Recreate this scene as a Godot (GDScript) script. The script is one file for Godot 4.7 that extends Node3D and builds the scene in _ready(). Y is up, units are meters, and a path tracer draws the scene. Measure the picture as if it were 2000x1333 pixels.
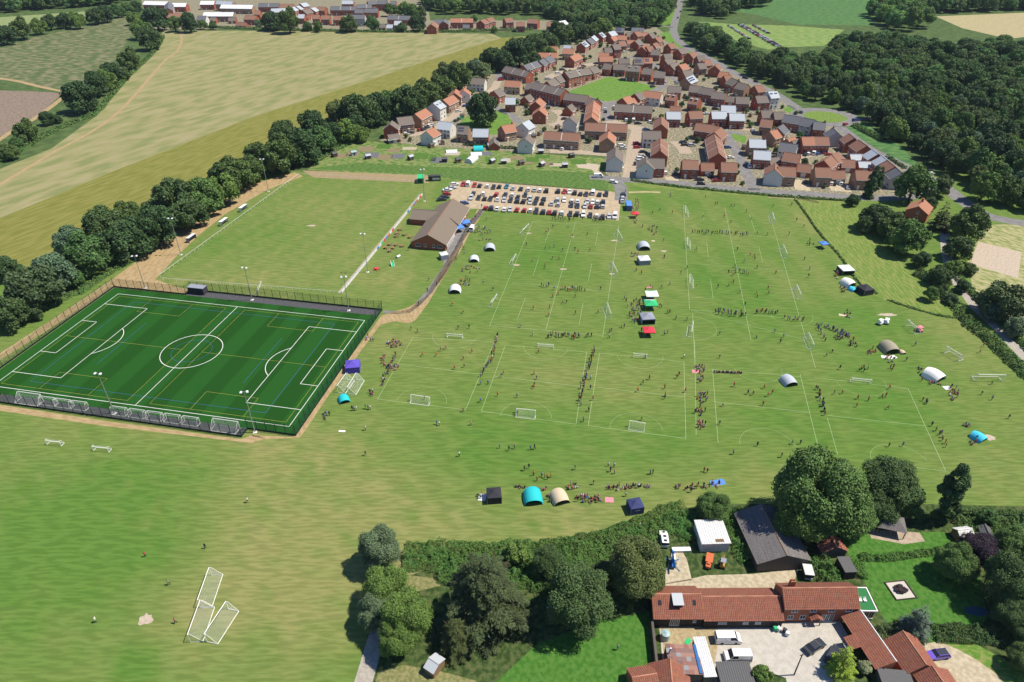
extends Node3D
# A drone's view over a village football tournament. Metres, y up; the camera hangs 120 m above the origin and looks along -z.
const SHEETS := [
["crop_field","pale_crop",1,-1.121,[-224.1,-272,-201.6,-336.7,-161.2,-436.4,-112.6,-521.1,-64.5,-609,-9.8,-702.4,-20.1,-724.2,-152.7,-735.5,-276.9,-741.3,-349.7,-741.3,-314.2,-639,-283.7,-518,-261.7,-437.6,-253.8,-371.8,-261.6,-339,-262.1,-331.5]],
["cereal_field","olive_crop",1,-1.121,[-224.1,-272,-201.6,-336.7,-161.2,-436.4,-112.6,-521.1,-64.5,-609,-9.8,-702.4,29.9,-718.6,4.5,-639,-47.9,-510.4,-110.2,-410.1,-141.5,-310.7,-166.9,-254.2,-188.3,-215.7]],["pasture_field","rough_pasture",1,0.200,[-457.9,-639,-457.6,-699.7,-427,-850.5,-404.1,-804.2,-368.9,-713.1,-335.2,-617.3,-308.8,-542.2,-313.6,-518,-314.5,-495.7,-394.1,-538.8]],
["far_field","far_green",1,0.100,[-574.1,-821.5,-492.1,-869.7,-463.7,-804.2,-487.5,-787.6,-497.4,-741.3,-515.7,-729.8]],["bare_soil_field","soil",1,0.600,[-370.3,-501.5,-323.5,-495.7,-313.1,-490,-293.9,-420.8,-296.4,-385.5]],["meadow_field","far_green2",1,0.000,[301.7,-1128,573.2,-1128,436.3,-858.1,372.2,-771.6,300,-777.9,275.5,-839.4,251.1,-877.5]],
["parkland_field","park_grass",1,0.000,[200,-797.5,231.2,-781.1,287.1,-771.6,335.7,-747.2,282.6,-662.1,248.6,-657.4,226.6,-645.8,210.6,-686.8]],["straw_field","straw",1,0.100,[471.5,-832.1,599.8,-861.9,505.1,-713.1,470.6,-697.1,459.4,-756.2]],
["cut_meadow","cut_grass",2,1.541,[131.6,-299.1,151,-297.9,155.6,-281.3,150.2,-254.2,149.9,-238.1,147.6,-215.7,151.1,-204,148.3,-197.9,144.3,-195.2,133.4,-201.3,127.1,-210.8,126.7,-227.5,127.5,-249.4,128.7,-269.3]],["paddock_field","paddock",1,0.900,[201.7,-269.3,223.8,-271.4,166.9,-182.1,160.7,-188.2,166.1,-215.7,175.5,-235.9]],
["sand_arena","sand",2,0.300,[189.5,-253.2,201.1,-243.4,186.3,-221.8,175.2,-233.3]],["allotment_ground","allot",1,0.000,[-90.6,-388.3,-69,-380.8,51.6,-354.8,46.7,-335.2,49.2,-324.3,46,-308,-25.1,-322.2,-40.7,-327.9,-104.3,-337.5,-99.6,-363.1]],["furrowed_plot","furrow",2,0.117,[-106.7,-336.7,-42.2,-329.4,-40.3,-318.8,-98.5,-326.5]],
["estate_ground","estate",1,0.300,[-75.5,-385.5,-61.9,-415.4,-36.7,-507.4,0,-617.3,47.9,-686.8,95,-765.4,147.8,-765.4,153.9,-666.9,168.1,-592.9,181.5,-501.5,183.5,-464.4,192.6,-417.5,200.2,-378.1,202.9,-336.7,204.2,-309.4,187,-299.1,116.3,-308,57.7,-321.5,43.1,-325.8,52.1,-358.9,0,-366.6,-51.3,-376.3]],
["town_ground","estate",1,0.000,[-361.5,-747.2,-430.4,-877.5,-523.2,-1067.9,-121.8,-1067.9,-88.3,-804.2,49.7,-804.2,62.6,-756.2,-20.4,-735.5,-154.9,-747.2,-280.9,-753.2]],["car_park","gravel",2,0.000,[-30.4,-319.4,-20.1,-322.9,0,-319.4,45,-309.4,48.3,-306.7,50.8,-300.4,46,-274.1,-14.9,-287.1,-22.9,-287.1,-28.1,-294.8]],
["gravel_track","dirt",2,-1.269,[-109.8,-333.8,-104.1,-328.6,-116.7,-309.4,-126.3,-281.3,-129.5,-260.1,-130.9,-240.3,-130.9,-227.5,-131,-221.1,-121.8,-215.7,-105,-210.1,-89.1,-205.4,-77.3,-201.3,-88.6,-204,-111.9,-209,-143.2,-214.9,-147.1,-220.3,-144.3,-236.7,-140.7,-266.7,-135.1,-293,-124.5,-318.8]],
["dirt_path","dirt",2,-1.325,[-147.1,-220.3,-142.9,-215.7,-149.4,-192,-156,-169.9,-157.4,-164.9,-159.8,-168.6,-158.2,-173.5,-152.3,-197.2]],
["dirt_path","dirt",3,1.200,[-12.8,-287.1,-14.4,-274.7,-18,-259.1,-20.3,-244.8,-23.3,-231.6,-26.8,-215.7,-28.8,-204.7,-32,-193,-33.8,-190.7,-39,-192,-43,-190.1,-45.5,-187.9,-43.9,-195.6,-35.1,-201.3,-30.6,-208.3,-28.2,-221.5,-23.3,-244.8,-20.3,-261.6,-16.7,-277.4,-15.5,-285.9]],
["fence_verge","dirt",2,1.200,[-43.5,-195.2,-42.4,-193.9,-44.1,-186.7,-48.2,-169.1,-52.1,-151.9,-54.6,-138.5,-55.5,-134.6,-64.1,-134,-70,-135.6,-57.4,-134.8,-52.9,-155.4,-49.1,-173.5]],["tall_grass_bank","long_grass",2,0.000,[-104.6,-339,-80.2,-348.3,-42.2,-342.1,0,-339,41.3,-333,45.8,-327.9,46.5,-308,0,-317.4,-25.2,-322.9,-40.3,-328.6,-42.3,-330.8]],
["bare_turning","sand",2,0.200,[33.2,-345.2,40,-347.5,45.7,-345.2,43.7,-336.7,45.7,-331.5,42.4,-331.5,40.5,-338.3,34.1,-340.5]],["fence_verge","dirt",2,0.200,[-145.7,-148.9,-110.6,-141.4,-70.8,-134,-67.4,-136,-64.8,-134,-67.6,-132.5,-109.5,-139.3,-144,-146.2]],
["clubhouse_path","tarmac",3,1.200,[-14.2,-287.1,-11.9,-285.9,-16.4,-269.3,-19.8,-254.2,-21.4,-240.3,-24.8,-225.4,-28.2,-211.9,-31.4,-203,-34.6,-197.2,-39.7,-196.6,-43.6,-197.2,-43.7,-198.9,-39.1,-198.6,-34.9,-199.9,-30.9,-211.2,-27.6,-225.4,-24,-240.3,-21.4,-256.6,-18.7,-272]],
["clubhouse_apron","tarmac",3,1.200,[-26.4,-240.3,-25.4,-254.2,-21,-274.7,-16.7,-277.4,-19.5,-259.1,-22.2,-243.9,-24.1,-231.6,-26.1,-231.6]],["village_green","green_lawn",3,0.400,[37.6,-494.2,60.5,-525.9,72.6,-542.2,87.7,-530.7,101.9,-513.4,103.8,-507.4,84.6,-484.4,74.8,-474.9,61.9,-470.9,59.4,-473.6,53,-485.8]],
["oak_lawn","green_lawn",3,0.200,[-32.4,-414.3,-30.2,-429.6,-23.1,-449.5,-13.3,-453.1,-3.3,-441.1,0,-423,0.9,-415.4,-7.5,-398,-14.9,-396,-22.6,-402]],["verge_lawn","green_lawn",3,0.100,[125.7,-404,131.3,-398,135.6,-392.1,130.9,-380.8,125.7,-388.3,123.8,-398]],
["verge_lawn","green_lawn",2,0.100,[144.6,-724.2,159,-741.3,154.8,-699.7,157.3,-650.4,159.9,-621.6,153,-630.2,148.3,-666.9,143.6,-686.8]],["verge_lawn","green_lawn",2,0.100,[188.7,-927.7,208,-954.8,170.1,-787.6,156.8,-771.6,160.4,-821.5]],["verge_lawn","green_lawn",3,0.100,[182.7,-461.9,185.1,-453.1,181.5,-445.9,176.7,-441.1,175.2,-449.5]],
["bushy_verge","far_green2",2,0.100,[201.3,-412.2,215.7,-420.8,214.8,-398,216.5,-376.3,211.2,-348.3,204.6,-339,203,-356.4,200.6,-379,197.5,-398]],["sports_verge","cut_grass",2,0.000,[56.4,-321.5,115.9,-306.7,165.7,-299.1,161.2,-294.2,114.4,-301.6,59.1,-314.7]],
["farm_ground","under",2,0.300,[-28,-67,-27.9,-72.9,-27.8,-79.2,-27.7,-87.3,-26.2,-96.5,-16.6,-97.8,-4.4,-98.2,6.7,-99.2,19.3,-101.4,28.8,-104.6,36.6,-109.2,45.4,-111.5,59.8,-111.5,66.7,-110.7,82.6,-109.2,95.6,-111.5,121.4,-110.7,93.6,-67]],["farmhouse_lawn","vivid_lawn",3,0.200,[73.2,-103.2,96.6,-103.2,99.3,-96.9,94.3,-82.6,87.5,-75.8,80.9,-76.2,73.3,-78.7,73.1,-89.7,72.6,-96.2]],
["side_lawn","vivid_lawn",3,0.200,[-4.1,-67.5,4.9,-76.2,16.1,-80.9,27.7,-83.1,25.8,-71.9,21.2,-67.5]],["drive_verge","verge_lawn",3,0.200,[80.7,-76.8,87.9,-76.5,95.4,-69.9,93.9,-67.5,88.4,-67.5,85.9,-72.9,83.3,-75.1]],["gravel_drive","pale_gravel",4,0.200,[69.7,-67,78.5,-76.2,81.6,-76.6,84.2,-75.1,86.5,-73.1,88.9,-69.9,89,-67]],
["farm_yard","concrete",3,0.100,[28.7,-79.7,40,-80.1,64.4,-81.2,64.9,-75.8,59.6,-67,49.6,-67,49.9,-69.4,47,-70.7,36.7,-67,27.5,-67]],["yard_gravel","yard_gravel",4,0.100,[28.9,-79.9,40,-80.1,39.1,-75.8,37.5,-71.9,28.4,-71.9]],["farm_track","pale_gravel",3,0.100,[31.8,-89.7,36.8,-90.7,40.7,-91.7,50.4,-92,60.6,-93.3,58.3,-89.7,56.7,-88.2,31.3,-87]],
["farm_track","pale_gravel",3,1.200,[34.5,-97.3,36.8,-98.6,37.5,-95.5,37.4,-90.5,31.7,-89.5,32.2,-92.2]],["rough_bank","dry_grass",3,0.600,[-24.9,-67.5,-24.5,-70.9,-19.9,-71.9,-13.2,-70.7,-6.5,-68.9,-6,-67.5]],["clearing","dry_grass",3,0.300,[-25.7,-95.5,-18.2,-96.5,-17.3,-93.3,-21.4,-91.6,-16,-91,-14.8,-89.1,-20.9,-87.3,-22.3,-86.3,-23.3,-89.7]],
]
const ROADS := [
["main_road","tarmac",3,7.5,[247.7,-1097.2,199,-897.8,172.3,-787.6,160.9,-735.5,156,-681.7,159,-643.5,166.4,-606.9,171.7,-559.4,178.3,-521.1,183.7,-491.4,185.2,-464.4,186.1,-441.1]],["main_road","tarmac",3,7.5,[196.7,-412.2,196.1,-375.4,200.5,-354,204.4,-334.5,207.7,-316,206.9,-296.7,208.5,-279.1,220.9,-270.4]],["main_road","tarmac",3,6.5,[206.8,-429.6,219.5,-429.6,231.1,-434.1]],
["side_road","tarmac",3,5,[150.5,-771.6,156.3,-768.5,165.6,-759.2]],["access_road","tarmac",4,6.5,[38.6,-327.2,44.4,-326.5,54.2,-323.6,67.7,-321.5,84.3,-317.4,102.8,-312,120.9,-307.4,143.7,-303.5,165.9,-299.7,183.1,-301,192.5,-305.5,207.1,-318.8]],["access_road","tarmac",5,6,[50.3,-322.9,52.1,-313.3,50.1,-296.7]],
["estate_road","tarmac",4,5.5,[115.2,-309.4,117.6,-327.9,120.5,-350.7,122.9,-373.6,124.8,-396,127.9,-402,134.3,-398]],["estate_road","block_paving",3,9,[59.1,-324.3,62.3,-342.8,66.4,-363.1,70.6,-385.5,75,-408.1,66.5,-415.4,59.9,-425.2]],["estate_road","tarmac",4,6,[59.9,-425.2,60.1,-443.5,63.4,-463.2,73.8,-469.6,85.9,-481.7,106.3,-507.4,112,-525.9,112.6,-542.2]],
["estate_road","tarmac",3,5,[63.4,-463.2,52.5,-480.3]],["estate_road","block_paving",3,6,[-59.4,-396,-48.3,-404,-41.4,-423,-35.6,-438.8,-32.1,-461.9,-26,-476.2,-19.4,-484.4,-12.8,-507.4,-10.6,-529.1]],["estate_road","tarmac",3,5,[-10.6,-529.1,-9.8,-545.5,-5.9,-554.1]],["estate_road","tarmac",3,5,[-19.4,-484.4,-8.3,-449.5,0,-437.6,4.7,-420.8]],
["estate_road","block_paving",3,8,[27,-538.8,39.9,-559.4,53.4,-577.6,68.9,-589]],["estate_road","tarmac",3,5,[68.9,-589,85,-600.9,101.7,-613.1,110.7,-596.9,117.4,-568.4,120.4,-542.2,124.2,-522.7,126.5,-507.4]],["estate_road","tarmac",3,5,[110.7,-596.9,110.5,-628,109.4,-650.4,104.9,-666.9]],
["estate_road","tarmac",3,5,[131.5,-453.1,141.8,-448.3,155.4,-449.5,163.1,-453.1,175.5,-460.6]],["estate_road","block_paving",3,7,[28.1,-449.5,32.3,-437.6,29.7,-420.8,23.2,-415.4]],["estate_road","block_paving",3,7,[92.8,-384.5,94.5,-371.8,94.1,-363.1]],["estate_road","block_paving",3,6,[144.4,-348.3,156.2,-358.9,166,-363.1,172.9,-363.1]],
["estate_path","block_paving",3,3,[129.6,-414.3,142,-404,143.2,-398]],["estate_road","block_paving",3,6,[20.9,-367.4,36.2,-365.7,51,-361.4]],["country_lane","pale_tarmac",3,3.6,[184.3,-269.3,175.4,-251.8,168,-235.9,162.8,-221.5,160.9,-211.2,158.8,-199.6,158.7,-187.6,157.6,-176.3,157.1,-166.7]],["farm_drive","pale_tarmac",4,3.3,[-27.1,-67,-26.5,-72.9,-25.9,-78.7,-25.2,-83.1]],
["field_track","dirt",2,3.5,[-396.2,-542.2,-363.1,-525.9,-339.1,-510.4,-312.7,-495.7]],["field_track","dirt",2,3.5,[-290.5,-376.3,-295.6,-408.1,-296.4,-425.2,-302.3,-458.1,-309.6,-490]],["field_track","dirt",2,2.2,[-332.3,-741.3,-309.3,-686.8,-294,-639,-287.4,-596.9,-270.4,-525.9,-254.1,-455.6,-247.9,-410.1,-249,-363.1,-248.1,-317.4,-248.8,-310.7]],
["worn_track","straw",2,2,[55,-306.7,63.4,-307.4,70,-306.7]],["worn_track","straw",2,2.5,[119.1,-301.6,132.5,-299.1,140.2,-294.2]],["driveway","pale_gravel",3,6,[78.9,-327.9,78.9,-320.1]],["driveway","pale_gravel",3,7,[142.1,-322.9,138.1,-309.4]],["driveway","pale_gravel",3,9,[158.3,-318.8,156,-308]],
]
const ROUNDABOUT := [196.2,-433.6,12.8]
const PITCH_LINES := [
[8.82,-273.05,-7.39,-189.15,27.29,-272.51,10.99,-186.66,45.57,-269.32,28.96,-182.12,8.82,-273.05,45.51,-268.79,4.47,-245.68,41.15,-241.6,0,-218.73,35.17,-211.93,-7.06,-189.46,29.26,-183.32,16.18,-265.66,13.52,-253.19,35.98,-263.09,33.52,-249.39,10.31,-237.62,7.78,-223.83,30.55,-233.74,27.89,-219.89,4.67,-207.57,1.88,-193.93,24.64,-204.04,22.06,-189.78],
[77.75,-291.8,60.55,-199.57,95.78,-288.84,75.98,-180.65,104.66,-281.34,101.58,-262.58,113.03,-278.53,93.55,-180.65,72.71,-261.57,108.53,-257.57,67.07,-234.16,103.64,-227.47,62.26,-208.29,70.55,-206.86,61.08,-199.57,95.87,-193.29,84.63,-282.47,83.03,-274.68,79.04,-253.19,76.45,-238.93,73.01,-221.45,70.46,-207.21,98.97,-248.92,96.36,-235.02,61.08,-197.22,55.87,-170.75],
[-31.74,-182.12,-37.87,-150.72,-37.87,-150.72,-12.84,-145.98,-5.37,-180.94,-12.84,-145.98,-31.74,-182.12,-5.35,-179.77,-34.8,-167.79,-9.54,-162.58],[-2.09,-178.03,-8.44,-145.32,23.15,-174.05,17.16,-139.96,-8.44,-145.32,17.16,-139.96,-2.09,-178.03,23.15,-174.05,-5.28,-161.57,19.94,-156.62],
[27.06,-173.5,20.4,-139.33,52.19,-168.85,45.46,-134.25,20.4,-139.33,45.46,-134.25,27.06,-173.5,52.19,-168.85,24.47,-156.14,48.87,-151.64],[59.92,-164.9,53.44,-132.47,85.25,-162.58,78.4,-129.01,56.6,-149.57,81.69,-144.88,59.92,-164.9,84.8,-161.32],
[92.81,-174.61,90.94,-165.68,88.68,-160.81,113.85,-155.66,85.63,-142.71,82.72,-128.07,113.85,-155.66,107.04,-122.25,86.1,-143.57,110.47,-139.33,107.04,-122.25,92.18,-125.12,58.08,-180.65,48.45,-135.64,61,-199.23,93.55,-180.65],
]
const PITCH_ARCS := [
[-25.34,-149.34,7,82],[-18.39,-183.02,7,-98],[10.59,-177.16,7,-95],[3.75,-142.71,7,85],[39.38,-172.39,7,-92],[33.01,-137.68,7,86],[73.53,-165.42,7,-92],[65.94,-131.31,7,88],[101.47,-159.07,7,-88],[97.3,-125.12,7,95],[59.77,-188.21,7,0],[93.97,-196.23,7,-90],
]
const GRASS_PATCHES := [
[48,-240.3,16,0.5],[50.9,-274.7,10,0.4],[-61.7,-249.4,14,0.35],[-44.3,-215.7,14,0.5],[-83.6,-291.8,20,0.25],[-65.5,-129.8,12,0.55],[-46.2,-131.7,10,0.4],[-49.2,-117.2,30,0.45],[-34.6,-104.6,25,0.5],[-48,-94.9,20,0.4],[-53.8,-82.6,18,0.4],[-40,-88.5,14,0.45],[-67.5,-81.4,8,0.4],[-96.9,-141.9,14,0.45],[-123,-144,14,0.4],[35.3,-155.4,18,0.35],[7.5,-160.3,14,0.3],[-15.7,-170.7,16,0.25],
[49.7,-118.9,20,0.45],[35.4,-109.2,14,0.5],[11.6,-106.1,22,0.45],[68.9,-117.2,14,0.5],[11.3,-101,12,0.6],[-17,-101.7,14,0.5],[110.8,-117.2,14,0.3],[140.9,-170.7,14,0.4],[144,-188.2,10,0.5],[103.4,-215.7,9,0.2],[132.8,-274.7,16,0.45],[-55.1,-165.4,10,0.4],[-39.3,-182.1,10,0.45],[-133.9,-188.2,16,0.6],[-147.1,-170.7,14,0.6],[-118.1,-215.7,12,0.45],[-96,-215.7,12,0.4],[-79.7,-210.1,10,0.4],
[8.8,-201.3,10,0.2],[-106.3,-109.2,18,-0.5],[-91.5,-115.6,18,-0.4],[-92.8,-94.9,20,-0.45],[-78.8,-100.3,14,-0.35],[-73.3,-122.4,10,-0.3],[13.1,-129.8,22,-0.4],[38.6,-126,18,-0.4],[-13.1,-129.8,18,-0.35],[108.8,-188.2,20,-0.35],[105.9,-146.2,18,-0.4],[70.6,-146.2,20,-0.3],[-119.3,-249.4,12,-0.3],[-94.5,-264.1,14,-0.25],[-71.9,-304.2,12,-0.3],[81.2,-215.7,18,-0.3],[12,-240.3,14,-0.3],
[-48.7,-76,5,-0.6],[-68.7,-70.9,4,-0.8],[-70.8,-74.4,4,-0.7],
]
const BARE_SPOTS := [
[7,-261.1,1.2,0.6],[41.9,-254.2,1.4,0.7],[1.8,-232.5,1.4,0.7],[19.3,-229.1,1.5,0.6],[24.7,-257.6,1,0.4],[37.2,-225.4,1.2,0.6],[-72.2,-81.4,1.6,1.4],[126.2,-196.2,3.2,1],[124.9,-134.6,1.8,1.2],[-85.4,-268.8,2,0.8],[133.1,-248,2,0.7],[60.1,-244.3,1.2,0.7],[-157.2,-211.2,2.5,1.2],
]
const HOUSES := [
[-69,-393,7.6,1.565,8,5,8.2,"g","b","2",4,0,0],[-63,-404.4,9.1,0.421,8,5,8.2,"g","t","2",4,2,0],[-55,-416.8,13.3,1.181,8,5,8.2,"o","t","2",2,3,0],[-46.5,-429.7,7.8,1.163,10.2,7.2,9,"s","w","3",2,0,2],[-40.8,-449,12.8,1.113,8,5,8.2,"o","t","2",2,1,0],[-37.5,-465.7,11.5,1.567,8,5,8.2,"o","t","2",2,2,0],[-32,-470.8,8.3,1.547,8,5,8.2,"o","w","2",2,2,0],
[-24.3,-501.8,11.5,-0.203,8,5,8.2,"g","w","2",2,1,0],[4.2,-531.9,25.2,-0.792,8,5,8.2,"g","b","2",0,17,0],[0.9,-493.8,11.4,-0.266,8,5,8.2,"o","y","2",2,0,0],[-9.8,-469.1,7.7,0.926,8,5,8.2,"g","b","2",2,1,0],[13.9,-550.8,19.6,0.982,8,5,8.2,"d","b","2",0,1,0],[22.9,-563.2,11.1,1.207,8,5,8.2,"d","b","2",0,2,0],[28.3,-573.3,11.1,1.074,8,5,8.2,"d","b","2",0,3,0],
[27.8,-589.7,18.2,-0.056,8,5,8.2,"o","y","2",0,1,0],[34.3,-616.9,9.2,-0.243,8,5,8.2,"o","y","2",0,3,0],[13.2,-487.1,6.5,-0.438,8,5,8.2,"g","b","2",2,2,0],[24.8,-471,28.4,-0.798,10.2,7.2,9,"g","b","3",2,0,0],[10,-463.8,7.7,1.046,5.6,3,6.2,"g","b","h",2,1,0],[16.2,-443.3,10.4,1.288,8,5,8.2,"o","b","2",2,1,0],[-1.1,-448.3,6.5,-0.000,8,5,8.2,"s","b","2",2,0,0],
[-15.8,-447.6,8.9,-0.142,8,5,8.2,"o","w","2",2,1,0],[17.1,-423,9.3,1.403,8,5,8.2,"o","b","2",2,2,0],[7.8,-395,7.7,1.038,8,5,8.2,"s","w","2",4,2,0],[-2.7,-388.7,7.7,0.541,8,5,8.2,"o","t","2",4,0,0],[-17.3,-380.6,8.6,-0.056,8,5,8.2,"s","b","2",4,0,0],[-27.3,-386.2,6.5,-0.186,8,5,8.2,"g","t","2",4,1,1],[-37.8,-394.2,8.4,-0.371,8,5,8.2,"s","w","2",4,1,0],
[-45.4,-380.2,8.1,1.082,8,5,8.2,"o","w","2",4,0,0],[7.8,-366.7,7.9,1.359,8,5,8.2,"g","w","2",4,0,0],[-10,-372.2,7.7,1.629,4.2,2.3,5.5,"g","b","1",4,1,0],[-66.9,-383.6,6.5,0.470,4.2,2.3,5.5,"g","b","1",4,2,0],[27.6,-374.5,19.5,-0.217,8,5,8.2,"r","t","2",4,0,0],[34.5,-404.7,6.5,1.308,8,5,8.2,"g","w","2",2,2,0],[36.2,-439.2,8,1.131,5.6,3,6.2,"g","b","h",2,2,0],
[42.1,-457,15.8,-0.475,8,5,8.2,"g","b","2",0,11,0],[52,-445.8,7.3,-0.754,8,5,8.2,"g","b","2",0,12,0],[49.7,-427.9,26,-1.705,8,5,8.2,"o","t","2",2,4,0],[47.1,-409,9.8,-1.698,8,5,8.2,"o","t","2",2,5,0],[53.7,-391,23.8,-0.148,8,5,8.2,"r","t","2",6,0,0],[52.2,-370.8,12.6,1.399,8,5,8.2,"o","t","2",6,0,0],[75.1,-430.5,23,-0.208,8,5,8.2,"g","b","2",0,19,0],
[73.1,-450.5,7.9,0.818,8,5,8.2,"o","b","2",0,1,0],[80.4,-457.9,6.5,0.608,5.6,3,6.2,"o","b","h",0,0,0],[82,-460.6,6.5,0.834,8,5,8.2,"g","b","2",0,7,0],[92.8,-464,12.4,-0.449,8,5,8.2,"o","w","2",0,0,0],[96.5,-415.3,8.2,-0.068,8,5,8.2,"s","b","2",0,0,0],[86.1,-397.5,15.8,-1.760,8,5,8.2,"r","b","2",3,7,0],[77.5,-353.6,21.6,-1.756,8,5,8.2,"r","b","2",6,0,0],
[77.1,-376.8,9.8,-0.048,8,5,8.2,"g","w","2",6,3,0],[52.6,-341.6,14.2,1.418,8,5,8.2,"g","w","2",6,2,0],[66.2,-329.7,9.2,1.395,8,5,8.2,"g","w","2",6,1,0],[71.4,-330.8,8.1,-0.094,8,5,8.2,"g","b","2",6,0,0],[87.9,-328.9,7.7,-0.098,8,5,8.2,"r","b","2",3,2,0],[97.3,-331.5,6.5,-0.059,5.6,3,6.2,"r","b","h",3,1,0],[105.9,-325.1,7.6,-0.098,8,5,8.2,"r","b","2",3,1,0],
[107.2,-355.2,33,-1.740,8,5,8.2,"r","b","2",3,4,0],[110.7,-389.5,12.6,-0.453,8,5,8.2,"r","b","2",3,6,0],[114,-379,11.3,1.004,8,5,8.2,"r","b","2",3,5,0],[109.8,-416.7,8.3,0.135,8,5,8.2,"r","b","2",1,3,0],[123.9,-416.1,8.9,-0.000,8,5,8.2,"s","b","2",1,3,0],[133.5,-412,8.7,-0.063,8,5,8.2,"s","b","2",1,2,0],[133.1,-429.3,8.6,-0.138,8,5,8.2,"s","b","2",1,1,0],
[147.8,-450.2,8.3,-0.155,8,5,8.2,"g","b","2",1,4,0],[143.8,-461.1,6.5,-0.273,5.6,3,6.2,"g","b","h",1,0,0],[136.2,-462,9,-0.463,8,5,8.2,"g","b","2",1,5,0],[131.3,-473.2,9.7,-0.703,8,5,8.2,"g","b","2",0,15,0],[124.8,-479.2,8.8,-0.329,8,5,8.2,"g","b","2",0,13,0],[109.8,-478.5,8.8,-0.162,8,5,8.2,"g","b","2",0,10,0],[104.2,-458.6,6.5,-0.449,8,5,8.2,"r","b","2",0,1,2],
[117.3,-448.9,6.5,-0.649,8,5,8.2,"r","b","2",0,2,2],[102.6,-437.3,6.5,-0.192,5.6,3,6.2,"r","b","h",0,0,0],[125.8,-506.1,11.8,0.923,8,5,8.2,"s","t","2",0,1,1],[128,-525.4,7.8,0.441,8,5,8.2,"g","b","2",0,14,0],[154.4,-545.3,9.7,1.171,8,5,8.2,"r","b","2",0,4,0],[154.2,-520.5,6.7,-0.513,8,5,8.2,"o","b","2",0,7,0],[154,-510,6.5,0.319,8,5,8.2,"r","b","2",0,3,0],
[156,-498.4,9.7,-1.230,8,5,8.2,"g","b","2",1,6,0],[158.5,-486.4,7.7,-0.862,8,5,8.2,"g","t","2",1,0,0],[167.1,-480.6,7,0.420,8,5,8.2,"r","b","2",1,1,0],[168,-455.5,6.5,0.293,10.2,7.2,9,"s","w","3",1,0,2],[160.5,-452.8,8.1,0.161,8,5,8.2,"g","b","2",1,1,0],[153.3,-418.4,6.8,-0.000,8,5,8.2,"g","b","2",1,3,0],[159.6,-415,6.5,-0.000,8,5,8.2,"g","b","2",1,2,0],
[165.2,-406.8,9.7,-0.587,8,5,8.2,"d","b","2",1,1,0],[172.5,-400.5,7.6,-0.759,8,5,8.2,"d","p","2",1,1,0],[176.2,-394.2,6.5,-0.315,8,5,8.2,"d","b","2",1,2,0],[147.5,-398.9,6.5,-0.419,8,5,8.2,"r","t","2",1,0,0],[151.1,-386.3,8.6,0.931,8,5,8.2,"d","t","2",1,0,0],[144.3,-378,6.5,0.661,8,5,8.2,"o","t","2",3,0,0],[152.8,-372.4,6.5,0.599,5.6,3,6.2,"o","t","h",3,0,0],
[145.3,-354.8,8.7,-0.458,8,5,8.2,"d","w","2",3,0,0],[154.3,-368.4,6.5,0.486,5.6,3,6.2,"g","b","h",3,0,0],[159,-366,6.5,-0.000,8,5,8.2,"o","b","2",3,0,0],[165.8,-366.2,8.9,-0.051,8,5,8.2,"r","b","2",10,5,0],[178.7,-378.5,8.6,1.474,8,5,8.2,"d","p","2",1,2,0],[183.7,-368.3,8.2,-1.614,8,5,8.2,"r","b","2",1,2,0],[184.4,-356.3,10.3,-1.556,8,5,8.2,"r","b","2",10,4,0],
[184.6,-341.7,7.2,-1.583,8,5,8.2,"s","b","2",10,2,0],[185,-332.3,6.5,-1.647,8,5,8.2,"s","b","2",10,1,0],[184.4,-323.7,8.8,-1.611,8,5,8.2,"r","b","2",10,1,0],[183.7,-314,7.7,-1.665,8,5,8.2,"d","p","2",10,0,0],[179,-348.8,6.5,-0.000,4.2,2.3,5.5,"s","b","1",10,2,0],[178.6,-337.5,6.5,-0.064,4.2,2.3,5.5,"s","b","1",10,1,0],[156.6,-331.9,10.1,0.867,8,5,8.2,"r","b","2",10,2,0],
[163.3,-338.9,7.1,0.738,8,5,8.2,"r","b","2",10,3,0],[169.2,-336.3,6.5,-0.144,5.6,3,6.2,"r","b","h",10,0,0],[130.8,-362,8.5,-0.104,8,5,8.2,"s","t","2",3,0,0],[127.6,-342.9,8.3,-0.197,8,5,8.2,"s","b","2",3,0,0],[141.7,-339.3,7.7,-0.539,8,5,8.2,"r","b","2",3,3,0],[134.2,-343.6,6.5,0.325,4.2,2.3,5.5,"g","b","1",3,0,0],[126.6,-319.7,9.9,1.248,8,5,8.2,"r","w","2",3,0,0],
[131.9,-318.7,8.1,-0.134,8,5,8.2,"r","t","2",3,1,0],[145.2,-329.5,6.5,-0.356,5.6,3,6.2,"r","b","h",3,2,0],[148.9,-317.8,7.4,-0.097,8,5,8.2,"r","t","2",3,2,0],[157.7,-320.3,6.5,-0.000,5.6,3,6.2,"r","t","h",10,0,0],[166.7,-313.9,7.5,-0.094,8,5,8.2,"r","t","2",10,0,0],[47.4,-621.3,6.5,-0.418,8,5,8.2,"s","t","2",0,2,0],[47.2,-606,9.4,-0.229,8,5,8.2,"o","y","2",0,2,0],
[49.8,-581.2,16.1,1.050,8,5,8.2,"o","b","2",0,5,0],[61.7,-636.3,10.3,1.135,8,5,8.2,"s","b","2",7,4,1],[67.9,-650.7,10.8,1.136,8,5,8.2,"d","b","2",7,3,0],[72.8,-663.1,10.8,1.214,8,5,8.2,"s","b","2",7,3,0],[81.5,-679.8,8.7,1.136,8,5,8.2,"s","b","2",7,2,1],[92.4,-687.8,10.5,0.880,8,5,8.2,"s","b","2",7,1,0],[103.1,-707.9,8.7,-0.164,8,5,8.2,"d","b","2",7,2,1],
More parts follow.
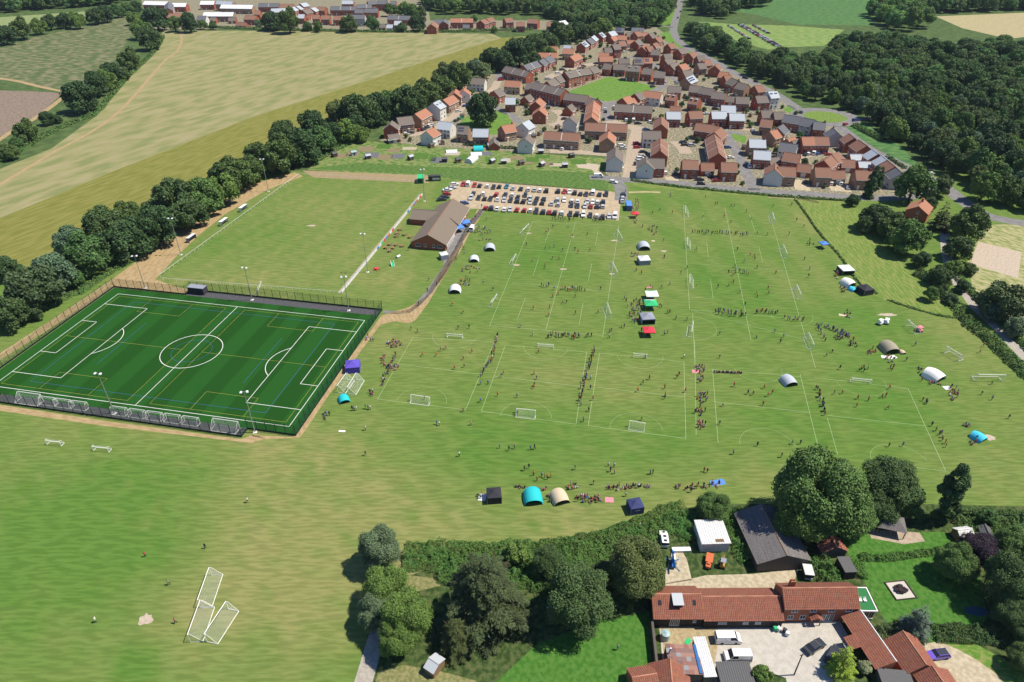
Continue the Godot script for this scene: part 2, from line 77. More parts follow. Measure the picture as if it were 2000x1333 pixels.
[120.2,-707.9,11.6,-0.123,8,5,8.2,"d","b","2",7,1,0],[110.7,-696.4,6.5,0.242,5.6,3,6.2,"g","b","h",7,0,0],[116.2,-686.5,8.1,0.727,8,5,8.2,"r","b","2",7,2,0],[124.6,-695.7,6.5,-0.000,5.6,3,6.2,"o","b","h",7,1,0],[100.1,-667.5,8.3,-0.155,8,5,8.2,"o","y","2",7,0,0],[93,-676,9.6,0.938,5.6,3,6.2,"o","b","h",7,2,0],[95.5,-639.8,6.5,0.396,8,5,8.2,"r","b","2",7,4,0],
[86.8,-613.6,6.5,0.364,10.2,7.2,9,"g","b","3",7,0,0],[80.7,-611.4,6.5,-0.000,8,5,8.2,"g","b","2",7,5,0],[74.6,-589.2,8.3,-0.248,8,5,8.2,"o","b","2",0,6,0],[74.8,-576.2,10.6,-0.000,8,5,8.2,"o","b","2",0,2,0],[106.6,-658.4,6.5,-0.000,5.6,3,6.2,"o","w","h",7,0,0],[110,-644.6,9.1,0.910,8,5,8.2,"g","b","2",7,2,0],[127.7,-678.5,7.3,0.799,8,5,8.2,"g","b","2",7,1,0],
[89.7,-578.6,8.6,-0.000,5.6,3,6.2,"g","b","h",0,0,0],[99.1,-566.5,7.6,-0.000,8,5,8.2,"g","b","2",0,16,1],[107.1,-570.3,6.5,-0.000,8,5,8.2,"o","b","2",0,4,1],[112.1,-621.4,16.8,1.206,8,5,8.2,"r","b","2",7,5,0],[73.4,-548.9,6.5,-0.501,8,5,8.2,"g","b","2",0,9,0],[81.7,-547.1,8.9,-0.203,8,5,8.2,"g","b","2",0,8,0],[90.1,-532,10.3,-0.344,10.2,7.2,9,"g","b","3",0,2,2],
[101,-532.2,7.5,-0.476,8,5,8.2,"g","b","2",0,6,0],[107.5,-521.3,8.1,-0.206,8,5,8.2,"g","b","2",0,4,0],[27,-496.8,10.8,1.004,8,5,8.2,"g","b","2",0,5,0],[33.3,-508.4,9.9,0.928,8,5,8.2,"g","b","2",0,3,0],[44,-516,17.4,0.724,10.2,7.2,9,"g","b","3",0,1,2],[54.4,-532.2,6.5,0.652,8,5,8.2,"g","b","2",0,1,0],[60.4,-537.4,9.2,0.856,8,5,8.2,"g","b","2",0,2,0],
[130.2,-659.3,9.5,0.903,8,5,8.2,"r","b","2",7,1,0],[125.5,-644,8.6,0.971,5.6,3,6.2,"r","b","h",7,0,0],[136.3,-629.3,7.7,0.641,8,5,8.2,"r","b","2",7,3,0],[141.1,-608.1,9.8,0.726,8,5,8.2,"g","b","2",7,3,0],[146.4,-591.3,8.9,0.772,8,5,8.2,"r","b","2",7,7,0],[150,-577.2,6.8,0.292,8,5,8.2,"g","b","2",0,22,0],[151,-562.7,7.8,0.502,8,5,8.2,"r","t","2",0,0,0],
[144.3,-550.7,6.5,0.281,8,5,8.2,"g","t","2",0,0,0],[115.7,-616.9,6.5,0.526,8,5,8.2,"r","b","2",7,6,0],[118.9,-601.7,7.1,-0.302,8,5,8.2,"g","b","2",7,4,0],[124.8,-585.1,6.5,0.317,8,5,8.2,"g","b","2",0,21,0],[121.9,-565.5,8.8,0.707,8,5,8.2,"g","b","2",0,20,0],[122.8,-549.8,10,0.811,8,5,8.2,"g","b","2",0,18,0],[129.3,-547.1,8.5,0.687,8,5,8.2,"o","b","2",0,3,0],
[-415.3,-884.2,30.9,-0.139,8.6,5.6,11,"W","b","2",9,3,0],[-384.6,-843.5,55.6,-1.192,10.2,7.2,9,"d","b","3",9,0,0],[-383,-869.4,16.5,-0.000,8.6,5.6,11,"W","b","2",9,2,0],[-356.7,-791.3,15.2,0.232,8.6,5.6,9.5,"r","t","2",9,0,0],[-352.8,-814.4,6.5,-0.000,5.6,3,11,"W","w","h",9,0,0],[-321.7,-775.9,9.6,-0.000,8.6,5.6,9.5,"d","w","2",9,0,0],
[-356.6,-886.3,16.2,-0.000,8.6,5.6,11,"W","b","2",9,1,0],[-331.4,-873.6,22.9,-0.379,10.2,7.2,9,"s","t","3",9,0,0],[-311.6,-855.1,37.5,-0.108,8.6,5.6,11,"W","t","2",9,1,0],[-312.8,-800.1,31.7,-0.000,8.6,5.6,11,"W","t","2",9,2,0],[-314.6,-786.5,6.5,-0.000,5.6,3,6.2,"g","b","h",9,1,0],[-294.6,-786.5,7.5,-0.000,5.6,3,6.2,"g","b","h",9,2,0],
[-274.5,-755.5,11.3,-0.281,5.6,3,6.2,"r","b","h",8,0,0],[-279.3,-867.3,23.5,-0.000,8.6,5.6,9.5,"d","b","2",9,0,0],[-256.7,-861.2,14.6,-0.000,8.6,5.6,9.5,"r","b","2",9,1,0],[-257.1,-827.7,15.7,0.244,8.6,5.6,9.5,"s","b","2",9,2,0],[-243.9,-835.4,11.6,1.496,8.6,5.6,9.5,"s","b","2",8,4,0],[-240.5,-845.2,8,1.397,8.6,5.6,9.5,"s","b","2",9,3,0],[-240.4,-869.4,9.7,1.033,8.6,5.6,9.5,"s","b","2",9,1,0],
[-221.8,-808.5,12.1,1.151,10.2,7.2,9,"g","b","3",8,0,0],[-220.3,-831.6,11.5,1.470,8.6,5.6,9.5,"s","b","2",8,3,0],[-212.4,-840.2,9.8,-0.201,8.6,5.6,9.5,"r","b","2",8,6,0],[-221,-786.1,6.5,-0.000,8.6,5.6,9.5,"s","b","2",8,1,0],[-272,-778.4,12.4,-0.138,8.6,5.6,9.5,"r","b","2",8,4,0],[-275.2,-811,6.6,-0.000,8.6,5.6,9.5,"r","b","2",9,2,0],[-204.6,-782.7,7,-0.000,8.6,5.6,9.5,"r","b","2",8,3,0],
[-194,-779.2,8.5,-0.000,8.6,5.6,9.5,"r","b","2",8,2,0],[-181.5,-775.9,7.4,-0.000,8.6,5.6,9.5,"r","b","2",8,1,0],[-189,-843.2,28.6,-0.000,8.6,5.6,9.5,"d","b","2",8,4,0],[-193.4,-890.7,13.3,-0.000,8.6,5.6,9.5,"s","b","2",8,5,0],[-169,-859.1,17.2,0.238,8.6,5.6,9.5,"d","b","2",8,7,0],[-167,-822.1,9.5,-0.000,8.6,5.6,9.5,"d","b","2",8,2,0],
[-154.5,-825.8,14.6,-0.000,8.6,5.6,9.5,"d","b","2",8,3,0],[-165,-888.5,10.4,0.428,8.6,5.6,9.5,"d","b","2",8,8,0],[-150.8,-877.9,11.9,-0.000,10.2,7.2,9,"d","b","3",8,2,0],[-137.1,-873.6,6.5,-0.000,10.2,7.2,9,"d","b","3",8,1,0],[-159.3,-771.4,15.8,-0.000,10.2,7.2,9,"d","p","3",8,0,0],[-117.3,-777.6,23.6,-0.144,8.6,5.6,9.5,"d","b","2",8,1,0],
[-113.8,-743.4,7.1,-0.000,8.6,5.6,9.5,"s","b","2",8,2,0],[-130.4,-744.7,6.5,-0.000,5.6,3,6.2,"g","b","h",8,0,0],[-121.8,-741.6,6.5,-0.000,5.6,3,6.2,"s","w","h",8,0,0],[-74.4,-752.9,9.3,-0.000,8.6,5.6,9.5,"d","b","2",8,5,0],[-68.3,-748.2,15.8,1.589,8.6,5.6,9.5,"d","b","2",8,6,0],[-51,-759.3,22.9,-0.000,8.6,5.6,9.5,"o","b","2",8,0,0],[-45.7,-741.6,6.6,-0.000,5.6,3,6.2,"d","b","h",8,0,0],
[-29.4,-751.3,10.7,1.103,8.6,5.6,9.5,"r","b","2",8,7,0],[-23,-762.6,8.9,0.820,8.6,5.6,9.5,"r","b","2",8,8,0],[-3.9,-761,8.5,0.395,8.6,5.6,9.5,"r","b","2",8,9,0],[8.4,-737.2,8.6,-0.000,8.6,5.6,9.5,"r","b","2",7,10,0],[21.7,-754.5,10.8,-0.303,8.6,5.6,9.5,"r","b","2",7,9,0],[39.5,-737.2,10.1,-0.000,8.6,5.6,9.5,"r","b","2",7,8,0],[50,-743.5,9,0.764,8.6,5.6,11,"W","w","2",7,0,0],
[-78.2,-731.3,18.2,1.529,8.6,5.6,9.5,"r","b","2",8,5,0],[239.7,-528.3,7.1,-0.489,5.6,3,6.2,"d","b","h",1,2,0],[247.1,-521.7,6.9,-0.488,5.6,3,6.2,"d","b","h",1,1,0],[262.1,-521.7,8.2,-0.407,5.6,3,6.2,"d","b","h",1,3,0],[84.4,-891.1,6.5,-0.000,8,5,8.2,"o","b","2",7,0,0],[113.8,-884.7,13.2,0.330,8,5,8.2,"r","w","2",7,0,0],
]
const LANDMARKS := ["the village green","the roundabout","the lone lawn oak","the road junction","the allotments","the distant car field","the car park entrance","the main road bend","the crop field","the school roofs","the brick cottage"]
const CARS := [
[-23.6,-316,4.57,"R",0,0,1],[-21,-316,1.40,"V",3,0,2],[-18,-314.7,4.58,"R",0,0,3],[-15.4,-314,1.39,"D",0,0,4],[-11.7,-313.7,1.42,"W",0,0,5],[-8.8,-312,4.63,"D",0,0,6],[-6,-312.7,1.47,"D",0,0,7],[-2.5,-312.7,4.60,"T",0,0,8],[0.6,-310.7,1.40,"S",1,0,9],[4.3,-310,1.44,"D",1,0,10],[7.8,-309.4,1.46,"W",0,0,11],[10.7,-308.7,1.46,"S",1,0,12],[13.3,-308,1.40,"W",0,0,13],
[16.3,-307.4,1.46,"D",2,0,14],[21.8,-306.7,1.48,"D",2,0,15],[24.7,-306.1,4.57,"R",0,0,16],[27.1,-306.4,4.62,"W",1,0,17],[29.5,-304.8,1.45,"D",2,0,18],[32.1,-303.5,1.42,"D",0,0,19],[34.7,-303.2,4.59,"D",1,0,20],[38,-304.8,1.41,"V",3,0,21],[40.9,-302.9,1.39,"D",1,0,22],[44,-302.9,4.57,"D",2,0,23],[-18,-304.2,1.46,"D",0,1,1],[-13.4,-303.9,1.50,"W",0,1,2],[-7.3,-302.3,1.40,"R",2,1,3],
[-3.1,-302.3,4.57,"D",1,1,4],[0.2,-302.3,1.39,"W",0,1,5],[2.8,-299.7,1.46,"D",0,1,6],[6.2,-301.9,4.62,"D",0,1,7],[8.5,-298.8,1.44,"S",2,1,8],[11.6,-297.9,1.40,"D",1,1,9],[14.7,-297.3,1.50,"D",1,1,10],[20.9,-296,1.47,"S",2,1,11],[23.9,-296,4.65,"W",0,1,12],[27.4,-294.8,1.41,"W",0,1,13],[29.9,-294.2,1.45,"W",1,1,14],[34.3,-294.2,4.57,"S",1,1,15],[36.7,-293.6,4.60,"W",0,1,16],
[38.9,-293.6,1.47,"W",0,1,17],[41.5,-293.6,1.44,"D",2,1,18],[-18.9,-298.8,4.58,"S",2,2,1],[-15.4,-298.5,4.61,"D",0,2,2],[-12.5,-297.6,1.51,"D",0,2,3],[-9.9,-297.3,4.57,"D",0,2,4],[-6.6,-297,1.46,"W",1,2,5],[-3.6,-296,4.61,"S",0,2,6],[-0.6,-295.7,4.61,"D",1,2,7],[2.5,-294.8,1.50,"D",2,2,8],[5.3,-294.2,1.40,"D",2,2,9],[8.2,-293.6,4.59,"S",0,2,10],[10.7,-293,4.54,"D",1,2,11],
[13.8,-292.4,1.45,"D",0,2,12],[18,-291.8,1.41,"S",1,2,13],[20.9,-290.6,1.41,"S",0,2,14],[26.8,-289.7,4.62,"D",0,2,15],[29.5,-289.1,4.62,"D",1,2,16],[32.7,-288.8,4.64,"S",0,2,17],[35.4,-288.5,1.45,"R",1,2,18],[38.2,-288.2,1.47,"D",0,2,19],[40.7,-288.5,1.49,"S",0,2,20],[-11.7,-286.8,1.41,"R",0,3,1],[-9.2,-286.5,1.51,"D",2,3,2],[-6.6,-285.9,1.42,"W",1,3,3],[-3.4,-285,1.44,"W",1,3,4],
[-0.9,-285,4.65,"S",0,3,5],[2.3,-284.8,1.40,"R",1,3,6],[5.5,-284.2,1.41,"R",0,3,7],[8.2,-283.9,1.45,"W",0,3,8],[10.8,-282.8,4.63,"D",2,3,9],[13.8,-282.2,1.48,"D",2,3,10],[16.5,-281.9,1.50,"R",1,3,11],[18.9,-281.1,1.40,"D",2,3,12],[22,-281.3,1.45,"W",0,3,13],[25.6,-279.9,4.62,"D",0,3,14],[28.5,-279.9,1.39,"D",2,3,15],[31.2,-279.4,4.63,"W",2,3,16],[34.2,-278.3,4.61,"D",0,3,17],
[37,-278,1.39,"W",0,3,18],[39.4,-276.6,1.45,"D",2,3,19],[42.2,-277.4,4.65,"S",0,3,20],[44.8,-277.4,4.53,"V",3,3,21],[-28.7,-311.3,0.25,"S",1,4,1],[-30.6,-308.7,0.23,"W",1,4,2],[-30.5,-303.5,0.28,"R",0,4,3],[-31.4,-299.4,0.29,"D",1,4,4],[-32.3,-296.7,0.29,"D",1,4,5],[-27.7,-316,0.28,"W",0,4,6],[-21.6,-292.4,0.25,"B",0,4,7],[52,-302.9,1.59,"D",0,5,1],[51,-298.5,1.56,"S",0,5,2],
[50.3,-294.8,1.52,"S",1,5,3],[-61.3,-396.5,0.70,"W",0,14,1],[27.8,-369.6,1.05,"W",0,14,2],[-59.1,-398.5,0.70,"D",1,14,1],[-52.4,-405.5,1.05,"D",2,14,2],[-54.4,-404.5,1.05,"R",0,14,1],[-28.7,-461.3,0.17,"D",0,12,1],[-34.3,-423.5,1.05,"D",0,12,2],[-50.7,-409.6,1.05,"D",0,12,3],[32.7,-427.9,0.35,"D",1,12,4],[-34.4,-445.3,0.35,"W",0,12,1],[-18.6,-481,1.40,"W",0,12,2],[-49.2,-412.8,1.05,"W",2,12,3],
[3.5,-474.2,0.35,"S",0,12,1],[-47.6,-414.9,1.05,"S",0,12,2],[-32,-427.9,1.05,"G",2,12,1],[-30.5,-457.5,0.17,"B",1,12,1],[-49.3,-425.7,1.40,"R",0,12,1],[33.6,-438.2,0.00,"R",1,12,2],[-8.4,-529.9,0.35,"R",2,12,3],[111.5,-523.5,0.00,"W",2,10,1],[66.5,-455,1.40,"W",0,10,2],[60.2,-450.1,1.40,"W",1,10,3],[119.1,-481,1.40,"W",0,10,4],[35.5,-551.5,0.35,"W",2,10,5],[35.2,-553.3,0.35,"W",0,10,6],
[70.2,-424.6,1.48,"W",2,10,7],[74.5,-423.5,1.48,"V",3,10,8],[84.2,-421.3,1.48,"W",0,10,9],[26.8,-533.1,0.35,"S",2,10,1],[121.1,-518.8,0.17,"S",2,10,2],[54.1,-571.1,0.17,"S",1,10,3],[101.2,-509.6,0.52,"D",0,10,1],[59.9,-444.1,1.40,"D",0,10,2],[39.4,-563.9,0.35,"D",2,10,3],[57.4,-576.7,0.17,"D",0,10,4],[56.6,-426.8,1.40,"D",0,10,5],[76.5,-418.1,0.09,"D",1,10,6],[59.9,-595.9,1.40,"R",0,10,1],
[98,-633.5,0.52,"W",0,17,1],[111.6,-647,0.35,"D",1,17,1],[106.2,-614.2,1.40,"D",0,17,2],[79.4,-405.5,0.09,"B",1,16,1],[68.9,-372.2,0.17,"R",0,16,1],[69.8,-378.5,0.17,"R",2,16,2],[49.3,-319.1,-0.35,"W",0,16,1],[42.9,-326.8,0.00,"V",3,16,2],[77.1,-331.9,1.40,"W",0,16,3],[67.9,-353.6,0.09,"W",2,16,4],[60.8,-374.9,0.17,"W",2,16,5],[66.8,-349.5,0.09,"S",0,16,1],[69.4,-357.7,0.09,"S",0,16,2],
[61,-370.5,0.17,"S",0,16,3],[65.2,-344.8,0.09,"D",2,16,1],[81.9,-331.2,1.40,"D",2,16,2],[71,-364.4,0.09,"D",1,16,3],[98.7,-327.6,1.40,"D",2,13,1],[91.5,-317,-0.09,"D",0,13,2],[92,-322.6,0.00,"D",1,13,3],[96.3,-330.5,1.40,"D",1,13,4],[143,-319.1,1.22,"D",0,13,5],[157.5,-360.2,1.05,"D",1,13,6],[96.1,-376.7,0.17,"D",0,13,7],[96.2,-381.3,0.17,"D",1,13,8],[99.9,-375.8,0.17,"S",2,13,1],
[121.5,-344.8,1.40,"B",2,13,1],[118.9,-372.2,0.09,"B",0,13,2],[121.9,-341.7,1.40,"W",2,13,1],[115.7,-355.2,0.09,"W",1,13,2],[100.2,-321.2,0.00,"R",1,13,1],[159.4,-317,1.05,"W",0,20,1],[154.7,-317,1.05,"W",0,20,2],[209.9,-330.5,0.52,"W",0,20,3],[162.7,-361.9,1.05,"V",3,20,4],[159.4,-361,1.05,"W",0,20,5],[164.6,-361,0.52,"B",0,20,1],[170.1,-360.2,0.00,"R",1,20,1],
[141.9,-403.5,1.40,"S",1,11,1],[155.9,-316.4,1.05,"D",0,20,1],[211,-334.1,0.52,"D",0,20,2],[160.4,-311.7,1.22,"S",1,20,1],[201.6,-415.9,0.70,"R",0,11,1],[211.4,-424.6,0.35,"B",2,11,1],[184.1,-442.9,1.40,"D",1,11,1],[131.4,-450.1,0.00,"D",2,11,2],[180.2,-525.1,-0.87,"D",0,11,3],[175.5,-536.4,-0.87,"D",2,11,4],[182,-819.7,1.40,"D",1,15,1],[193.9,-863.8,1.40,"D",0,15,2],
[123.5,-439.3,0.00,"W",1,11,1],
]
const FAR_CARS := [
[224.6,-767.2,2,0,1],[224.6,-763,0,0,2],[224.6,-759.9,0,0,3],[224.6,-756.6,1,0,4],[224.6,-753,2,0,5],[224.5,-749.5,1,0,6],[224.5,-743,0,0,8],[224.5,-740.1,1,0,9],[224.5,-736.4,1,0,10],[224.5,-733.4,0,0,11],[224.5,-730,1,0,12],[224.5,-723.1,3,0,14],[224.4,-719.7,0,0,15],[224.4,-716.2,2,0,16],[224.4,-712.9,3,0,17],[224.4,-709.8,1,0,18],[224.4,-706.4,0,0,19],[224.4,-703,0,0,20],
[224.4,-696,2,0,22],[237,-773.4,2,1,1],[237,-769.2,1,1,2],[237.1,-766,0,1,3],[237.1,-762.7,2,1,4],[237.1,-759.7,2,1,5],[237.2,-755.3,1,1,6],[237.2,-752.8,1,1,7],[237.3,-745.5,3,1,9],[237.4,-741.8,0,1,10],[237.4,-738.9,0,1,11],[237.5,-732.1,1,1,13],[237.5,-728.6,0,1,14],[237.6,-724.5,2,1,15],[237.6,-721,2,1,16],[237.7,-718.2,0,1,17],[237.7,-714.8,3,1,18],[237.8,-710.8,3,1,19],
[237.8,-707.8,3,1,20],[237.9,-703.9,0,1,21],[237.9,-700.2,1,1,22],[238,-693.5,2,1,24],[238.1,-689.8,0,1,25],[238.1,-686.6,2,1,26],[238.1,-683.5,0,1,27],[238.2,-679.6,3,1,28],[238.2,-676.8,2,1,29],[238.3,-669.7,1,1,31],[238.4,-666.3,2,1,32],[238.4,-662.6,2,1,33],[238.5,-658.7,0,1,34],[240.2,-772.8,0,2,1],[240.2,-769.3,1,2,2],[240.3,-765.6,2,2,3],[240.3,-762.6,0,2,4],[240.4,-758.4,1,2,5],
[240.5,-754.8,2,2,6],[240.5,-751.4,3,2,7],[240.6,-748.1,2,2,8],[240.6,-744.7,3,2,9],[240.7,-740.1,1,2,10],[240.8,-737.1,1,2,11],[240.8,-733.9,3,2,12],[240.9,-730.1,3,2,13],[240.9,-726.5,2,2,14],[241,-722.9,2,2,15],[241,-719.2,2,2,16],[241.1,-715.3,0,2,17],[241.2,-712,0,2,18],[241.3,-704.4,0,2,20],[241.3,-700.6,0,2,21],[241.4,-697.1,2,2,22],[241.5,-694.4,0,2,23],[241.5,-690.5,1,2,24],
[241.6,-686.3,0,2,25],[241.6,-682.8,0,2,26],[241.7,-679.8,3,2,27],[241.7,-676.1,2,2,28],[241.8,-671.9,2,2,29],[241.9,-668.3,3,2,30],[241.9,-665.5,2,2,31],[242,-661.6,1,2,32],[251,-770,3,3,1],[251.1,-767.2,2,3,2],[251.1,-763.9,1,3,3],[251.2,-760.6,2,3,4],[251.3,-757.3,0,3,5],[251.4,-751,3,3,7],[251.5,-748.1,2,3,8],[251.6,-744.8,1,3,9],[251.6,-741.9,0,3,10],[251.7,-738.6,1,3,11],
[251.8,-734.9,2,3,12],[251.9,-732.2,1,3,13],[251.9,-729,0,3,14],[252,-725.7,2,3,15],
]
const FAR_CAR_TURN := 0.013
